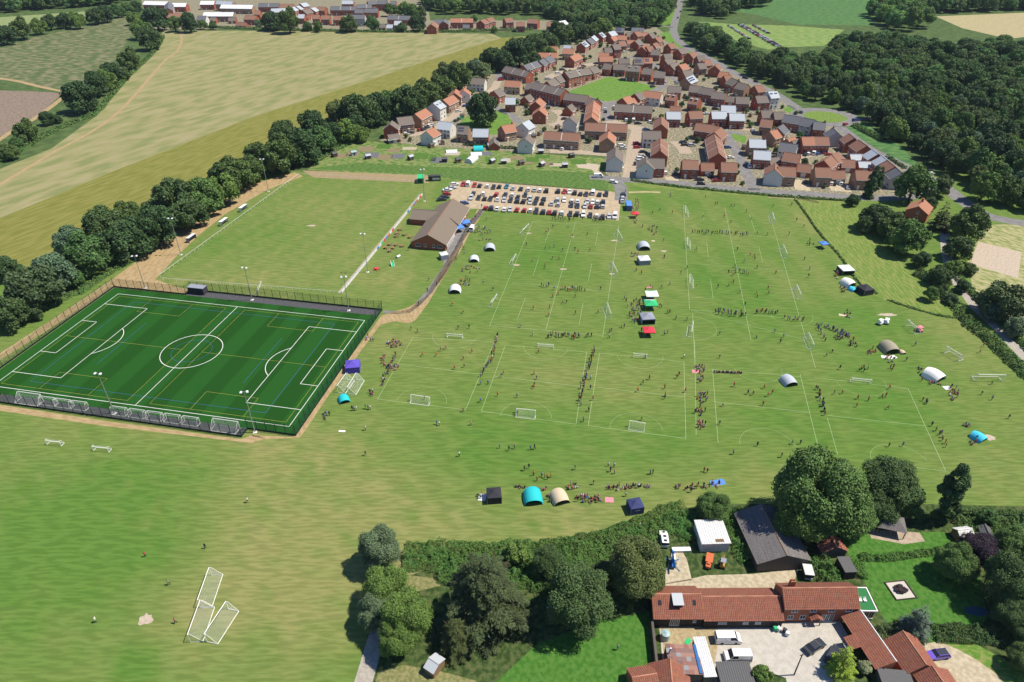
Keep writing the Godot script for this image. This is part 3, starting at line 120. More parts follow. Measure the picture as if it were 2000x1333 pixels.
const TREES := [
[-184.7,-222.1,4.9,0,0.94,0,6],[-160.5,-199.1,8.6,3,1.05,0,3],[-163.1,-188.2,5.9,0,1.09,0,1],[-161.1,-212.8,6.8,2,1.16,0,4],[-173,-243.7,6,2,0.96,0,11],[-157.3,-226.4,8.3,1,0.98,0,8],[-163,-253.1,8.2,0,0.97,0,13],[-160.8,-266.2,6.4,0,1.02,0,14],[-149.8,-235.9,7.4,0,1.03,0,9],[-145.2,-241.3,7.1,0,1.19,0,10],[-141.5,-249.1,8.1,0,1.15,0,12],[-145,-276.3,8.3,0,1.16,0,17],
[-152.5,-274.6,6.1,0,0.91,0,16],[-135.7,-266.3,7.7,0,0.91,0,15],[-133.7,-282,8,1,1.11,0,18],[-130.2,-291.7,6.9,1,1.17,0,19],[-130.6,-309.1,8.6,0,1.04,0,20],[-138.2,-312.2,6.3,0,1.08,0,21],[-127.4,-320.5,7.9,0,0.90,0,22],[-124.7,-332.7,8.7,0,1.02,0,23],[-115.8,-333.8,9.2,0,1.18,0,24],[-122.9,-367.5,7.7,0,1.15,0,27],[-107.4,-345.5,8.6,0,1.16,0,25],[-112.7,-388.1,7.5,0,1.19,0,31],
[-102.8,-363.6,8.2,1,0.97,0,26],[-100.3,-380,6.8,0,0.93,0,28],[-93.8,-381.9,7.4,1,0.95,0,29],[-102.9,-409.8,8.5,3,1.06,0,34],[-89.4,-404.1,10.7,0,1.10,0,33],[-81.3,-417.1,8.6,0,1.18,0,35],[-77.2,-434,7.6,1,1.12,0,37],[-90.9,-393.6,6.5,0,1.09,0,32],[-84.5,-383.3,4.6,1,1.13,0,30],[-66.5,-433.4,10.1,0,1.04,0,36],[-55.7,-451,9.8,0,1.07,0,39],[-48.4,-478.5,9.7,0,0.91,0,40],
[-59.7,-440.3,5.8,0,1.13,0,38],[-48.3,-519.7,8.2,3,0.97,0,42],[-37.6,-500.1,9.3,0,1.18,0,41],[-29.3,-549.6,6.3,2,1.09,0,44],[-21,-535.4,6.1,2,0.99,0,43],[-16.1,-568.1,9.6,0,0.94,0,46],[-6,-560.9,8.7,0,0.98,0,45],[0,-593.7,9.2,0,1.09,0,49],[6.1,-576,10.5,0,1.11,0,48],[19.4,-616.8,10.4,0,0.93,0,51],[31,-633.7,9.7,0,0.92,0,52],[16.2,-571.7,6.5,0,1.06,0,47],[30.5,-601.7,5.9,1,1.07,0,50],
[46.8,-675.3,9.4,0,1.02,0,53],[60.9,-687.6,9.5,0,0.97,0,54],[42.7,-702.8,7.8,0,1.08,0,56],[75,-700,8.7,0,0.90,0,55],[88.1,-717.5,8.9,1,0.99,0,57],[-159,-193,3.4,0,1.04,0,2],[-156.4,-215.3,3.3,1,1.19,0,5],[-163.8,-224.2,4.1,0,1.09,0,7],[-271.6,-382.1,6.3,0,1.17,1,3],[-280.3,-415.9,4.3,0,1.04,1,4],[-276.5,-420.2,2.8,0,0.97,1,5],[-273.2,-443.7,10.7,0,0.97,1,6],[-283.9,-483.2,7.7,0,1.19,1,7],
[-284.9,-499.2,7.2,1,1.11,1,8],[-294,-526.5,7.5,0,0.99,1,9],[-287.8,-531.5,4.9,0,0.91,1,10],[-298.9,-565.4,8.8,0,1.05,1,11],[-318,-643.5,9.9,0,1.10,1,12],[-347.8,-695,9.6,1,1.03,1,13],[-354.4,-742.4,12.2,0,0.98,1,16],[-334,-735,7.1,1,1.10,1,15],[-317.4,-731.4,8.6,0,1.18,1,14],[-264.5,-352.7,4.8,0,0.97,1,1],[-271.9,-371.8,3.7,1,0.91,1,2],[-391.9,-774.8,7.4,1,1.00,1,19],
[-312,-748.6,4.6,1,1.03,1,18],[-301,-746.7,4.1,1,1.10,1,17],[-460.2,-668.1,9.3,0,0.96,2,1],[-460.7,-694.8,9.6,0,1.14,2,2],[-459.3,-720.1,7.4,1,1.12,2,3],[-463.4,-745.6,7.7,0,1.05,2,4],[-454,-755.5,8.3,0,0.96,2,6],[-438.6,-751.7,7.7,1,1.19,2,5],[-434.5,-779.1,9.1,0,0.99,2,7],[-429.7,-791,8.1,0,1.15,2,8],[-433.1,-822.8,7.9,1,0.97,2,9],[-430.2,-840.4,7.4,1,0.97,2,10],
[-426.4,-852.1,6.4,0,1.13,2,11],[-239.2,-740.4,9.7,0,0.99,3,8],[-218.2,-727,11,0,1.19,3,1],[-160.6,-731.5,8.6,0,1.05,3,3],[-139.7,-740.7,7.6,1,0.96,3,9],[-93.9,-738,8.6,0,0.97,3,6],[-108.9,-810,8.3,1,1.03,3,12],[-120.4,-834.6,7.4,1,1.10,3,16],[-136,-831.6,6.2,1,1.18,3,14],[-127.8,-833.3,6.2,1,0.94,3,15],[-100.3,-816.9,7.2,0,1.02,3,13],[-203.8,-738.7,5.1,1,0.96,3,7],
[-192.2,-733,4.6,1,1.19,3,4],[-108.8,-733.6,5.1,1,0.94,3,5],[-259.9,-763.5,4.7,2,0.92,3,10],[-40.5,-788.2,4.3,1,0.92,3,11],[-17.6,-728.2,3.5,1,1.02,3,2],[-17.7,-414.3,9.1,0,1.17,4,25],[165.2,-300.3,3.5,4,1.17,4,22],[173.4,-310.7,2.7,4,1.12,4,24],[181.2,-294.9,7.6,1,1.20,4,21],[198,-301.6,4.7,3,1.18,4,23],[152.4,-266.2,6,0,1.00,4,18],[155.1,-256.9,6.2,0,0.96,4,15],
[153.9,-241.2,6.5,1,1.18,4,12],[151.9,-245.2,4.4,0,1.12,4,13],[178.9,-264.4,6.4,6,0.91,4,17],[185,-255.6,7.2,0,1.10,4,14],[171.5,-238,5.1,0,1.01,4,11],[154.5,-231.2,3.3,0,1.01,4,10],[154.2,-217,4,0,1.00,4,7],[163,-224.7,3.4,1,0.95,4,8],[169.2,-225,2.8,0,0.90,4,9],[153.3,-290.5,3,0,0.98,4,20],[159.5,-211.8,2.5,0,1.01,4,6],[145.4,-205.7,2.5,1,1.19,4,5],[162.5,-194.6,7.4,3,0.94,4,3],
[160.4,-183,3.3,2,1.19,4,1],[158.6,-192.9,3.7,2,0.96,4,2],[151.5,-203.4,2.1,2,1.01,4,4],[146.3,-261.9,3.4,0,1.15,4,16],[184.3,-284.3,3.2,0,1.15,4,19],[-27.6,-94.1,4.3,2,1.21,5,21],[-24.6,-84.4,4.6,1,1.11,5,15],[-20.1,-77.7,4.8,1,1.22,5,8],[-26,-80,3.5,2,1.19,5,10],[-21.2,-74.4,3.4,1,1.33,5,5],[-5.3,-81.3,9.5,5,0.96,5,14],[12.5,-81.1,6.6,0,1.01,5,13],[24.6,-87.9,5.7,3,1.17,5,17],
[18.9,-90.2,2.7,0,0.91,5,18],[45.5,-107.1,3.6,1,1.02,5,32],[66.4,-104.8,9.1,1,1.14,5,27],[62.9,-101.4,5.7,1,1.13,5,25],[74.3,-104.1,5.6,1,0.91,5,26],[86.1,-111.3,6.5,0,0.91,5,34],[83,-106.9,4.1,0,0.92,5,30],[97.4,-107,3.4,4,1.18,5,31],[97.4,-94.7,4.1,7,0.98,5,22],[91.2,-91.5,3.8,1,1.12,5,19],[98,-85.4,5.2,0,1.17,5,16],[107.2,-95.7,4.3,1,1.00,5,24],[96.1,-80.5,3.6,0,0.98,5,12],
[76.9,-77.9,3.5,8,1.19,5,9],[60,-70.5,3.3,9,1.09,5,2],[64.5,-70.7,1.3,11,0.98,5,3],[45,-68.6,1.8,1,1.11,5,1],[93.5,-71.1,2.8,0,0.99,5,4],[97,-76.6,2.9,0,0.98,5,7],[63.1,-109,2.8,0,0.90,5,33],[-10.4,-75.1,3.8,5,1.13,5,6],[7.4,-91.7,3.2,0,1.17,5,20],[1.1,-95.1,2.6,1,1.09,5,23],[90.1,-106.8,2.1,1,1.18,5,29],[106.9,-105.6,2.3,1,0.91,5,28],[0,-80,3.5,5,0.97,5,11],
[214.5,-296,6.1,1,1.31,6,1],[230.4,-284.2,5.2,0,1.44,6,2],[223.3,-292.7,6.5,0,1.12,6,3],[236.7,-290.2,4.9,2,1.23,6,4],[221,-308,4.6,1,1.12,6,5],[233.8,-299,5.6,2,1.25,6,6],[223.4,-316.4,4.4,3,1.26,6,7],[242.6,-303.5,4.5,0,1.35,6,8],[234.4,-315,5,1,1.09,6,9],[227.6,-324,5.9,1,1.43,6,10],[220.6,-330.9,5.1,0,1.26,6,11],[245.6,-315.2,6.5,1,1.32,6,12],[236.2,-326.1,6.1,1,1.12,6,13],
[231.4,-335.5,4.6,3,1.41,6,14],[245,-325.8,5.8,0,1.37,6,15],[221.1,-342.9,6.3,0,1.07,6,16],[252.7,-321.8,4.4,3,1.20,6,17],[253.5,-330.7,6.2,2,1.06,6,18],[244.8,-337.3,6.4,3,1.45,6,19],[220.4,-354.2,4.8,0,1.27,6,20],[234.1,-347.1,5.8,1,1.39,6,21],[229.6,-354.8,5.2,0,1.18,6,22],[263.8,-335.5,5.4,1,1.24,6,23],[257.2,-341.6,4.3,3,1.35,6,24],[248.2,-348.8,5.7,2,1.29,6,25],
[238.7,-356.7,6,0,1.31,6,26],[227.6,-364.7,5.3,3,1.43,6,27],[221.3,-371.2,4.6,0,1.02,6,28],[235.6,-368.5,6.4,3,1.02,6,29],[262.9,-352.4,5.6,1,1.21,6,30],[248.5,-365.2,5.5,2,1.14,6,31],[272,-349.1,5.8,1,1.17,6,32],[217.8,-386.1,6,1,1.15,6,33],[257.2,-362.9,5.5,0,1.31,6,34],[231.6,-381.2,5.4,2,1.24,6,35],[266.6,-362.9,4.8,3,1.33,6,36],[250.4,-374.6,4.8,0,1.13,6,37],
[227,-389.9,6.4,0,1.22,6,38],[244.5,-382,5.3,1,1.19,6,39],[219.5,-398.4,5.7,0,1.13,6,40],[276.2,-362,6,1,1.32,6,41],[236.8,-389.2,4.6,0,1.03,6,42],[268.9,-372.2,6.1,0,1.36,6,43],[262.4,-378.4,5.7,2,1.41,6,44],[237,-398.3,5.6,3,1.11,6,45],[225.5,-405.6,5.5,0,1.39,6,46],[246.2,-394.8,6.5,1,1.33,6,47],[256.7,-389.8,5.8,1,1.41,6,48],[283.7,-373.5,5.2,0,1.42,6,49],
[274.1,-380.6,5.9,3,1.32,6,50],[222.1,-416.8,5.7,0,1.21,6,51],[240.3,-407.1,5.4,0,1.35,6,52],[292.2,-376,5.4,0,1.41,6,53],[270.9,-392.6,6.3,0,1.04,6,54],[230.7,-418.8,5.6,0,1.13,6,55],[279.7,-388.7,4.7,1,1.05,6,56],[265,-399.6,5.7,3,1.43,6,57],[258.4,-406.2,4.5,1,1.29,6,58],[223.1,-428.4,6.1,0,1.14,6,59],[246.4,-416.5,5.3,0,1.13,6,60],[289.1,-388.6,5.1,1,1.10,6,61],
[296.8,-384.7,5.1,1,1.45,6,62],[233.8,-427.7,5.8,1,1.10,6,63],[277.4,-401,5.8,0,1.14,6,64],[256.3,-417.1,4.6,0,1.16,6,65],[267.7,-410.7,6,3,1.25,6,66],[294,-396.5,4.6,1,1.27,6,67],[245.8,-428.5,5.5,1,1.08,6,68],[222.7,-443.2,4.9,2,1.13,6,69],[254.5,-426.4,6.1,0,1.30,6,70],[279.1,-412.9,5.7,0,1.08,6,71],[234.4,-440.2,4.4,1,1.13,6,72],[287.8,-408.6,5.3,1,1.21,6,73],
[215.9,-451.1,4.7,0,1.06,6,74],[304.6,-399.3,5.4,0,1.16,6,75],[271.2,-422.8,5,1,1.08,6,76],[263.9,-428.5,4.9,0,1.04,6,77],[259.2,-435.8,6.6,0,1.01,6,78],[227.6,-453.6,6.5,1,1.44,6,79],[302.5,-407.9,5.1,1,1.45,6,80],[242.2,-446.6,4.3,3,1.32,6,81],[286.9,-419.7,4.2,3,1.22,6,82],[279.9,-427,4.3,1,1.17,6,83],[296.8,-415.9,4.3,3,1.21,6,84],[213.4,-465.9,4.4,1,1.32,6,85],
[204.3,-473.1,5.2,3,1.14,6,86],[226.5,-463.3,4.6,2,1.44,6,87],[251.2,-451.1,4.3,2,1.44,6,88],[259.1,-447,4.5,3,1.31,6,89],[277.9,-435.5,4.6,0,1.11,6,90],[288.1,-430,5.5,3,1.35,6,91],[296.6,-424.6,5.3,3,1.22,6,92],[236.4,-461.5,6.5,2,1.26,6,93],[270.7,-443.6,5.8,1,1.29,6,94],[314.4,-414,6,0,1.20,6,95],[199.5,-481.5,5,1,1.13,6,96],[220.1,-473.7,6.6,0,1.36,6,97],
[311.2,-422.6,5.1,0,1.24,6,98],[249.4,-461.8,4.6,1,1.17,6,99],[296.8,-434.2,5.5,1,1.34,6,100],[283.9,-443.6,5.1,2,1.28,6,101],[244,-469.6,5.2,1,1.25,6,102],[306.5,-431.4,5.8,1,1.21,6,103],[236.1,-474.1,5.4,3,1.07,6,104],[266.3,-457.8,6.5,0,1.08,6,105],[279.7,-451.2,4.2,1,1.44,6,106],[222.8,-482,4.3,1,1.12,6,107],[212.6,-487.4,6.5,3,1.21,6,108],[320,-425.4,6.6,1,1.10,6,109],
[255.5,-468.6,5.1,0,1.09,6,110],[294.4,-445.4,5.5,1,1.31,6,111],[201.3,-495.2,5,0,1.43,6,112],[314.7,-435.1,5.7,1,1.37,6,113],[230.6,-486.1,4.4,0,1.17,6,114],[273.2,-464.7,6.2,0,1.13,6,115],[223.4,-490.9,4.2,1,1.32,6,116],[290.3,-455.3,6.2,0,1.24,6,117],[309.2,-442.8,6.1,3,1.03,6,118],[326.4,-431.2,6.3,1,1.41,6,119],[254,-479.9,6.2,1,1.44,6,120],[245.8,-486,4.2,0,1.20,6,121],
[301.7,-454.7,5,2,1.13,6,122],[217.7,-500.4,4.9,1,1.01,6,123],[231.1,-494.7,5,2,1.42,6,124],[281.6,-468.4,5.3,1,1.37,6,125],[320.8,-442.6,5.8,0,1.17,6,126],[197.8,-509.8,6.6,3,1.00,6,127],[268.4,-477.1,4.5,1,1.10,6,128],[315,-449.7,5.2,1,1.42,6,129],[209.7,-509.7,4.6,3,1.05,6,130],[277.1,-477.1,5.5,0,1.09,6,131],[253.3,-490.3,5.2,1,1.01,6,132],[296.7,-466.9,4.2,3,1.02,6,133],
[218.8,-510.1,4.3,1,1.09,6,134],[329.7,-446.6,4.7,1,1.10,6,135],[305.1,-463.8,6,0,1.17,6,136],[228.1,-507.3,6.3,1,1.37,6,137],[241.3,-501.4,4.9,3,1.30,6,138],
]
const WOODS := [

["right_woodland","dense green woodland beyond the roundabout, reaching to the straw field",8.6,556,[176.9,-741.3,194.1,-697.1,191.6,-617.3,205.3,-577.6,220.6,-568.4,242.2,-566.6,298.5,-666.9,333.9,-652.7,363.5,-621.6,404,-639,462.4,-639,231.6,-280.2,211.6,-296.7,218.4,-331.5,218.5,-363.1,215,-385.5,220.4,-420.8,223,-437.6,205.4,-468.3,194.4,-491.4,189.1,-525.9,177.6,-581.4,168.7,-650.4,170.6,-735.5]],
["top_woodland","broadleaf woodland behind the estate, left of the main road",10.5,0,[-165.5,-1352.8,286.3,-1352.8,194.6,-918.9,153.1,-765.4,90.4,-724.2,54,-784.3,34.4,-839.4,-23.1,-846.8,-75.2,-846.8,-101.6,-877.5]],["hill_woodland","dark copse along the hilltop in the top right corner",11,0,[626.2,-1352.8,930.4,-1352.8,626.9,-885.5,480.3,-846.8,450.6,-869.7]],
["park_woodland","loose trees between the green field and the straw field",12,0,[404.1,-858.1,472.3,-877.5,415.4,-741.3,376.8,-735.5]],["roadside_woodland","trees along the main road at the top edge",11,0,[272.4,-1067.9,352.8,-1097.2,306.5,-902,265.2,-885.5,231.9,-804.2,207.8,-839.4,218.9,-927.7]],
["corner_woodland","dark wood along the top left corner behind the pale field",11,0,[-948.3,-1352.8,-626.2,-1352.8,-484.7,-983.3,-484.4,-927.7,-557.3,-869.7,-608.5,-839.4]],["town_woodland","trees standing behind the town roofs at the top edge",13,0,[-626.2,-1352.8,-152.1,-1352.8,-117.2,-1024,-294.8,-993.2,-487.2,-1034.7]],
]
const CLEARINGS := [254.9,-536.4,24.1,330.3,-529.9,8.6,354.3,-514.2,7.4,263,-497.1,5.4,337.7,-563.9,16.1,301.8,-699.7,9.7]
const HEDGES := [
["hedge","rough undergrowth at the foot of the hedgerow oaks beside the dirt track",4,1.6,1,[-153.9,-210.1,-150.6,-225.4,-145.9,-240.3,-141.7,-269.3,-135.7,-294.8,-125.8,-322.9,-114.1,-345.2,-107,-348.3]],
["hedge","clipped green hedge below the oaks beside the pale crop field track",4,2.2,1,[-267.4,-348.3,-269.3,-379,-269.3,-410.1,-265.1,-441.1,-275.3,-481.7,-291.3,-542.2,-312.3,-634.6,-335.4,-707.7]],["hedge","low hedge of saplings dividing the mown pitches from the cut meadow",0.9,0.7,1,[130.5,-297.9,129.8,-284.8,127.9,-261.6,127.9,-240.3,126.3,-217.6,129.5,-210.1]],
["hedge","broken low hedge curving round the near end of the cut meadow",0.9,0.7,1,[130.9,-206.1,134.1,-202.6,139.1,-198.6,145.7,-194.6,153.9,-193.9]],["hedge","thick hedge between the playing field and the country lane",5,2.4,1,[152.7,-201.3,150.7,-188.2,152.1,-180.6,151.8,-169.4,152.2,-159.1]],
["hedge","hedge on the far side of the country lane beside the paddock",3,1.8,1,[164.1,-221.5,163,-210.1,161.5,-195.2,161.1,-180.6,160.5,-172.1]],["hedge","roadside hedge along the top edge of the mown pitches",1.6,1.2,1,[58.4,-322.9,66,-318.8,81,-313.3,101.6,-307.4,119.5,-302.9,141.8,-298.5,156.1,-296]],
["bramble_thicket","tangled green bramble bank along the near edge of the playing field",8,2.2,10,[-23.1,-96.2,-14.3,-96.5,-4.4,-96.2,6.6,-96.9,16.7,-98.6,26,-101.4,33.6,-105.8,40.6,-108.4]],["bramble_thicket","overgrown nettles and shrubs between the white shed and the grey barn",6,2,10,[49.6,-109.2,50.5,-103.9,50.6,-98.2,51.5,-95.5]],
["bramble_thicket","bramble patch beside the parked white off roader",5,1.4,10,[35.7,-104.6,39,-103.9,39.4,-100.3]],["bramble_thicket","weedy green thicket left of the olive tree above the farm drive",7,2.5,10,[-15.1,-92.9,-4.3,-92.2,6.4,-91,16,-91]],["hedge","trimmed box hedge crossing the farmhouse lawn",1.8,1.4,10,[74.6,-96.2,79,-95.9,85.5,-96.7,93,-97.8]],
["shrub_border","bushy climber mound beside the dark flat garden roof",5,2.4,10,[65.7,-95.5,65.3,-91.6,68,-90.3]],["shrub_border","climber covered garden wall right of the dark flat garden roof",4,2,10,[72.9,-94.9,72,-91]],["shrub_border","mixed olive green shrubs between the lawn and the tiled garage",4,2,3,[70,-77.6,73.5,-78.1,76.6,-79.4]],
["shrub_border","dark shrub border along the shaded end of the farmhouse lawn",4,1.8,0,[80.9,-78.1,86,-78.3,91.4,-77.6,97,-75.5]],["hedge","scrubby field edge bushes behind the green mesh fence",5,2.2,1,[100.3,-106.9,107.3,-106.9,118.3,-105.8]],["hedge","garden hedge below the shed roofs at the right edge",5,2.5,1,[99.8,-101.7,106.6,-101.7,115,-102.4]],
["hedge","tall weeds along the dirt track under the hedgerow oaks",4,1.2,1,[-167.4,-188.2,-162.7,-197.2,-157.4,-206.5,-154.5,-211.2]],["hedge","shrub line at the far edge of the pale crop field below the town",5,2.4,1,[-314.4,-759.2,-247.9,-747.2,-183.9,-738.4,-121.8,-732.6,-50.9,-735.5,20.7,-747.2]],
["hedge","rank grass and shrubs between the allotments and the hedgerow oaks",5,1.6,1,[-104.3,-348.3,-95.9,-371.8,-87.7,-388.3]],["hedge","dark garden hedge between the houses and the allotments",1.2,1.8,0,[-27.1,-377.2,-5.6,-371.8,2.8,-370.9]],["hedge","young shrubs along the pavement beside the bypass below the woodland",2,1.5,1,[200.5,-358.1,200.6,-348.3,200.9,-339]],
["hedge","bushes below the roundabout at the woodland edge",5,2.5,1,[206.2,-414.3,207.6,-402,210.2,-384.5]],["hedge","understorey shrubs along the near edge of the lane trees",4,3,0,[150.6,-225.4,153.2,-215.7,151,-201.3]],
]
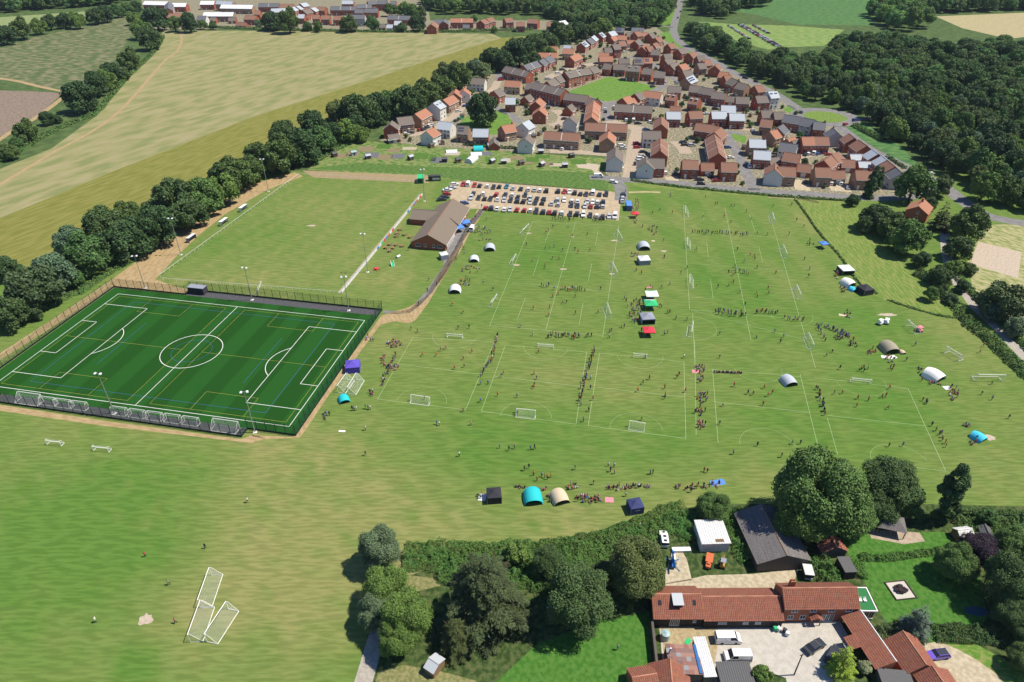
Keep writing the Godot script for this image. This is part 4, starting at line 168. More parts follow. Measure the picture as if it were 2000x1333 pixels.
const PEOPLE := [
[19.92,-74.93,1,"S",51,18,0,27],[-65.82,-80.53,2,"P",51,5,0,27],[28.69,-104.63,2,"W",51,20,0,27],[8.8,-112.18,4,"N",46,1,1,5],[-5.56,-112.81,0,"R",42,5,0,6],[9.39,-112.64,4,"O",46,2,1,5],[8.3,-112.97,0,"K",46,3,1,5],[16.66,-112.05,4,"B",47,6,0,21],[18.54,-111.79,4,"K",47,13,0,21],[15.34,-112.35,0,"K",47,2,0,21],[-7.39,-113.16,0,"W",42,2,0,6],[18.34,-112.05,4,"K",47,12,0,21],
[9.2,-113.44,4,"O",46,4,1,5],[-4.41,-113.73,4,"O",42,6,0,6],[20.15,-112.1,0,"K",47,19,0,21],[17.89,-112.54,0,"S",47,11,0,21],[-70.81,-89.35,2,"S",51,3,0,27],[16.5,-112.85,0,"P",47,5,0,21],[18.77,-112.61,4,"R",47,15,0,21],[-8.04,-113.89,4,"K",42,1,0,6],[8.54,-113.86,4,"P",46,5,1,5],[15.19,-113.22,4,"P",47,1,0,21],[20.88,-112.48,4,"S",47,21,0,21],[19.78,-112.68,4,"R",47,18,0,21],
[19.38,-112.77,4,"K",47,16,0,21],[-5.71,-114.29,0,"K",42,4,0,6],[17.36,-113.17,4,"B",47,9,0,21],[17.1,-113.24,0,"P",47,8,0,21],[-7.09,-114.38,0,"O",42,3,0,6],[15.41,-113.59,4,"R",47,3,0,21],[16.13,-113.51,0,"W",47,4,0,21],[-81.46,-80.75,1,"W",51,1,0,27],[18.75,-113.2,4,"K",47,14,0,21],[16.94,-114.12,4,"W",47,7,0,21],[19.68,-113.69,4,"N",47,17,0,21],[20.44,-113.67,4,"P",47,20,0,21],
[17.86,-114.16,4,"S",47,10,0,21],[7.54,-115.83,4,"R",43,9,0,10],[4.65,-116.12,4,"N",43,6,0,10],[6.43,-116.13,4,"B",43,8,0,10],[3.86,-116.26,4,"R",43,5,0,10],[1.99,-116.44,4,"K",43,3,0,10],[5.32,-116.35,4,"W",43,7,0,10],[8.1,-116.38,4,"N",43,10,0,10],[2.93,-116.62,4,"K",43,4,0,10],[13.41,-116.1,4,"N",45,1,0,7],[0.94,-116.88,4,"K",43,1,0,10],[14.32,-116.06,0,"P",45,4,0,7],
[1.55,-116.94,4,"K",43,2,0,10],[26.87,-113.93,0,"W",51,19,0,27],[15.02,-116.45,4,"W",45,5,0,7],[13.47,-116.86,4,"O",45,2,0,7],[15.75,-116.69,4,"W",45,7,0,7],[14.14,-117.45,0,"S",45,3,0,7],[23.07,-116.09,0,"K",48,2,0,24],[25.11,-115.79,4,"W",48,6,0,24],[24.25,-116.05,0,"K",48,4,0,24],[15.27,-117.8,4,"K",45,6,0,7],[23.43,-116.49,4,"R",48,3,0,24],[22.94,-116.85,4,"W",48,1,0,24],
[6.08,-118.94,2,"O",44,4,0,8],[-66.78,-98.64,2,"K",51,4,0,27],[24.28,-116.69,4,"B",48,5,0,24],[26.45,-116.27,4,"W",48,9,0,24],[27.3,-116.2,4,"R",48,11,0,24],[19.62,-117.75,0,"K",49,2,0,8],[25.36,-116.92,4,"B",48,7,0,24],[26.99,-116.62,4,"O",48,10,0,24],[27.41,-116.56,0,"N",48,12,0,24],[8.59,-119.45,0,"O",44,7,0,8],[25.71,-116.99,0,"O",48,8,0,24],[28.45,-116.57,4,"K",48,14,0,24],
[28.14,-116.84,4,"N",48,13,0,24],[7.99,-119.97,0,"O",44,6,0,8],[28.97,-116.75,0,"K",48,15,0,24],[30.23,-116.65,0,"W",48,17,0,24],[9.49,-120.14,0,"O",44,8,0,8],[7.25,-120.32,2,"S",44,5,0,8],[5.26,-120.66,0,"O",44,3,0,8],[29.59,-117.38,4,"B",48,16,0,24],[30.83,-117.1,4,"K",48,19,0,24],[30.88,-117.1,4,"N",48,20,0,24],[32.12,-116.88,4,"S",48,21,0,24],[30.55,-117.31,4,"W",48,18,0,24],
[32.48,-116.91,4,"S",48,22,0,24],[32.99,-116.83,4,"S",48,24,0,24],[32.89,-116.87,4,"S",48,23,0,24],[3.03,-122.42,0,"K",44,1,0,8],[42.54,-115.19,0,"K",50,6,0,19],[39.86,-116.33,0,"B",50,2,0,19],[41.4,-116,4,"K",50,4,0,19],[39.42,-116.89,4,"N",50,1,0,19],[4.19,-123.31,0,"N",44,2,0,8],[15.57,-122.78,1,"N",49,1,0,8],[25.14,-121.36,1,"P",49,5,0,8],[42.11,-116.61,4,"K",50,5,0,19],
[43.08,-116.33,4,"S",50,7,0,19],[40.4,-117.31,4,"O",50,3,0,19],[24.21,-122.07,0,"K",49,4,0,8],[44.15,-116.38,0,"O",50,9,0,19],[-78.85,-96.46,1,"R",51,2,0,27],[43.35,-117.37,4,"R",50,8,0,19],[45.82,-116.65,4,"K",50,11,0,19],[44.7,-117.16,0,"K",50,10,0,19],[46.7,-116.67,4,"W",50,13,0,19],[46,-117.03,0,"K",50,12,0,19],[33.9,-121.19,0,"S",49,7,0,8],[23.92,-123.85,0,"W",49,3,0,8],
[47.37,-116.93,0,"S",50,14,0,19],[34.56,-121.36,1,"K",49,8,0,8],[25.3,-123.67,1,"W",49,6,0,8],[49.27,-116.99,4,"W",50,17,0,19],[48.11,-117.77,0,"S",50,15,0,19],[48.51,-117.87,4,"K",50,16,0,19],[49.75,-117.61,0,"K",50,18,0,19],[-61.83,-112,2,"W",51,6,0,27],[-13.34,-127.51,1,"W",51,11,0,27],[50.06,-118.07,4,"K",50,19,0,19],[-0.78,-129.58,2,"N",51,14,0,27],[4.72,-129.96,1,"B",51,16,0,27],
[5.77,-130.15,2,"K",51,17,0,27],[0.66,-130.34,2,"S",51,15,0,27],[-3.15,-130.54,0,"T",51,13,0,27],[47.97,-121.72,2,"K",51,22,0,27],[47.29,-122.07,2,"R",51,21,0,27],[-37.11,-127.89,2,"K",51,8,0,27],[-10.96,-139.54,1,"P",51,12,0,27],[56.15,-128.26,1,"S",51,23,0,27],[-19.44,-139.33,1,"W",51,10,0,27],[-20.16,-139.75,0,"B",51,9,0,27],[19.21,-140.92,1,"B",9,1,1,5],[-38.82,-137.47,0,"W",51,7,0,27],
[1.4,-143.57,2,"N",53,1,1,7],[68,-127.14,1,"K",51,25,0,27],[1.26,-144.88,3,"G",53,2,1,7],[34.97,-141.43,3,"G",54,1,1,10],[-13.35,-145.1,2,"O",52,1,1,11],[63.17,-131.31,0,"K",51,24,0,27],[50.15,-138,4,"R",24,1,1,10],[21.06,-145.36,0,"K",9,2,1,5],[49.48,-138.49,4,"K",24,2,1,10],[51.25,-138.79,4,"S",24,3,1,10],[50.63,-139.53,4,"P",24,4,1,10],[49.89,-139.86,4,"O",24,6,1,10],
[19.16,-147.68,0,"S",8,1,1,25],[51.71,-139.66,0,"K",24,5,1,10],[51.06,-139.99,0,"R",24,7,1,10],[50.52,-140.3,4,"S",24,8,1,10],[-8.73,-149.34,3,"B",52,2,1,11],[50.49,-141.12,4,"O",24,10,1,10],[50.8,-141.04,4,"S",24,9,1,10],[18.75,-148.74,0,"S",8,2,1,25],[55.55,-139.75,2,"N",55,1,0,8],[72.41,-132.08,2,"S",51,26,0,27],[-50.7,-142.03,4,"K",18,1,1,6],[18.79,-149.94,1,"K",8,3,1,25],
[-39.07,-145.98,1,"W",19,6,0,6],[1.44,-151.41,2,"S",53,3,1,7],[19.23,-150.21,0,"R",8,4,1,25],[-39.67,-146.2,1,"S",19,5,0,6],[74.52,-132.08,1,"N",51,27,0,27],[-43.36,-145.54,0,"S",19,2,0,6],[22.69,-150.17,0,"R",9,3,1,5],[-51,-143.06,4,"B",18,2,1,6],[-40.42,-146.42,0,"K",19,4,0,6],[-49.73,-143.53,0,"K",18,3,1,6],[-42.84,-145.76,1,"W",19,3,0,6],[-4.05,-151.87,2,"O",52,4,1,11],
[-43.96,-145.76,0,"K",19,1,0,6],[-50.54,-143.68,0,"B",18,4,1,6],[51.3,-143.44,4,"N",23,1,1,10],[-24.6,-150.49,2,"K",52,3,1,11],[-51.5,-143.9,4,"K",18,5,1,6],[50.14,-144.43,0,"N",23,3,1,10],[19.69,-151.67,1,"K",8,5,1,25],[51.71,-144.25,4,"N",23,2,1,10],[-50.95,-144.63,4,"S",18,6,1,6],[50.57,-145.1,4,"O",23,5,1,10],[19.71,-152.52,0,"K",8,6,1,25],[51.31,-145.2,4,"K",23,7,1,10],
[52.06,-145.14,4,"K",23,6,1,10],[52.91,-145.08,0,"K",23,4,1,10],[50.78,-145.86,4,"K",23,8,1,10],[20.05,-153.36,1,"K",8,7,1,25],[19.97,-153.51,1,"R",8,8,1,25],[52.12,-145.95,4,"O",23,9,1,10],[6.17,-155.42,3,"O",53,4,1,7],[51.9,-146.83,0,"K",23,10,1,10],[19.73,-155.41,0,"S",8,9,1,25],[42.91,-150.72,2,"K",54,2,1,10],[6.35,-156.62,3,"K",53,5,1,7],[20.56,-155.47,0,"K",8,10,1,25],
[22.48,-155.22,1,"N",9,4,1,5],[-39.47,-151.85,0,"R",16,1,1,5],[-9.04,-157.35,3,"B",52,5,1,11],[-6.97,-157.6,2,"B",52,6,1,11],[-40.11,-152.57,4,"N",16,2,1,5],[43.27,-151.87,2,"R",54,3,1,10],[35.93,-153.99,3,"R",54,5,1,10],[53.22,-148.99,4,"N",22,1,1,13],[20.82,-157.02,0,"R",8,11,1,25],[58.45,-147.31,3,"S",55,2,0,8],[-39.75,-153.49,4,"K",16,4,1,5],[-40.5,-153.41,0,"N",16,3,1,5],
[52.83,-149.98,4,"S",22,3,1,13],[54.23,-149.56,0,"S",22,2,1,13],[20.86,-157.97,0,"K",8,12,1,25],[52.26,-150.77,4,"O",22,4,1,13],[-40.13,-154.51,4,"W",16,5,1,5],[7.18,-159.81,2,"N",53,6,1,7],[20.54,-158.66,0,"S",8,13,1,25],[53.07,-151.35,4,"S",22,7,1,13],[53.85,-151.24,0,"K",22,6,1,13],[21.4,-159.23,1,"N",8,14,1,25],[52.49,-151.85,0,"S",22,9,1,13],[55.12,-151,4,"P",22,5,1,13],
[-3.16,-161.07,2,"B",52,7,1,11],[54.57,-151.67,4,"B",22,8,1,13],[21.68,-159.87,1,"B",8,15,1,25],[-9.17,-161.1,0,"S",10,1,1,10],[-37.61,-156.96,4,"N",15,1,1,13],[22.96,-159.77,0,"W",9,5,1,5],[49.31,-153.75,3,"R",54,4,1,10],[43.79,-155.42,2,"O",54,6,1,10],[53.73,-152.49,4,"B",22,10,1,13],[-37.67,-157.35,4,"N",15,2,1,13],[-37.24,-157.53,1,"K",15,3,1,13],[37.82,-157.6,3,"K",54,7,1,10],
[-8.69,-162.09,1,"N",10,2,1,10],[-2.57,-162.33,3,"O",52,8,1,11],[55.36,-152.67,0,"S",22,11,1,13],[6.5,-162.33,2,"O",53,7,1,7],[53.77,-153.37,4,"P",22,13,1,13],[21.82,-161.06,1,"N",8,16,1,25],[54.76,-153.19,4,"K",22,12,1,13],[22.01,-161.57,2,"W",80,1,0,1],[96.98,-131.11,2,"G",56,1,0,2],[22.06,-161.85,0,"N",8,17,1,25],[69.66,-147.76,2,"R",55,6,0,8],[-37.53,-159.06,0,"W",15,4,1,13],
[-8.46,-163.57,1,"N",10,3,1,10],[-37.28,-159.89,4,"N",15,5,1,13],[22.24,-162.74,0,"S",8,18,1,25],[-8.22,-164.51,1,"S",10,4,1,10],[40.12,-159.81,2,"R",54,8,1,10],[-37.7,-160.52,1,"N",15,6,1,13],[100.63,-131.31,2,"T",56,2,0,2],[22.36,-164.12,0,"B",8,19,1,25],[-17.12,-164.9,3,"R",52,9,1,11],[-7.69,-165.67,0,"N",10,5,1,10],[-37.31,-161.67,0,"S",15,7,1,13],[22.99,-164.72,1,"K",8,20,1,25],
[-14.28,-165.94,3,"K",52,10,1,11],[-7.28,-166.55,0,"K",10,6,1,10],[-36.84,-162.6,4,"N",15,8,1,13],[66.84,-152.81,3,"N",55,4,0,8],[85.15,-143.56,1,"R",25,1,1,6],[23.22,-165.54,0,"N",8,21,1,25],[68.37,-152.57,3,"N",55,5,0,8],[48.3,-160.31,3,"R",54,9,1,10],[54.47,-158.35,0,"S",21,1,1,6],[23,-166.14,1,"B",8,22,1,25],[-36.78,-163.76,4,"R",15,9,1,13],[-7.07,-167.74,0,"B",10,7,1,10],
[-36.29,-164.14,1,"K",15,10,1,13],[-34.9,-164.51,4,"P",12,7,0,10],[72.36,-151.87,3,"O",55,7,0,8],[55.19,-159,4,"O",21,2,1,6],[85.56,-145.04,0,"K",25,2,1,6],[-6.44,-168.31,1,"O",10,8,1,10],[23.69,-167.04,0,"N",8,23,1,25],[85.81,-145.35,0,"S",25,3,1,6],[85.68,-145.52,1,"B",25,4,1,6],[54.51,-159.89,4,"B",21,4,1,6],[64.03,-156.38,3,"R",55,3,0,8],[-36.81,-165.03,4,"N",15,11,1,13],
[49.21,-161.82,2,"K",54,10,1,10],[-35.75,-165.34,4,"S",12,5,0,10],[55.78,-159.71,0,"S",21,3,1,6],[-6.03,-169.27,1,"O",10,9,1,10],[-36.83,-165.52,0,"K",15,12,1,13],[-34.05,-166.18,4,"P",12,10,0,10],[55.3,-160.39,0,"P",21,5,1,6],[-37.48,-165.5,4,"N",12,1,0,10],[-34.82,-166.12,4,"S",12,8,0,10],[73.89,-153.04,3,"R",55,8,0,8],[-36.3,-166.11,4,"S",12,4,0,10],[-6.11,-170.08,0,"W",10,10,1,10],
[23.4,-168.62,1,"K",8,24,1,25],[-35.47,-166.57,4,"N",12,6,0,10],[-37.29,-166.32,4,"N",12,2,0,10],[85.95,-147.31,0,"B",25,5,1,6],[-34.78,-166.98,4,"K",12,9,0,10],[-14.82,-169.93,3,"O",52,11,1,11],[24.17,-168.92,0,"O",8,25,1,25],[-38.48,-166.32,0,"P",14,1,0,1],[-36.6,-166.8,4,"R",15,13,1,13],[86.34,-147.35,1,"K",25,6,1,6],[-36.69,-166.83,4,"S",12,3,0,10],[56.26,-161.42,4,"O",21,6,1,6],
]
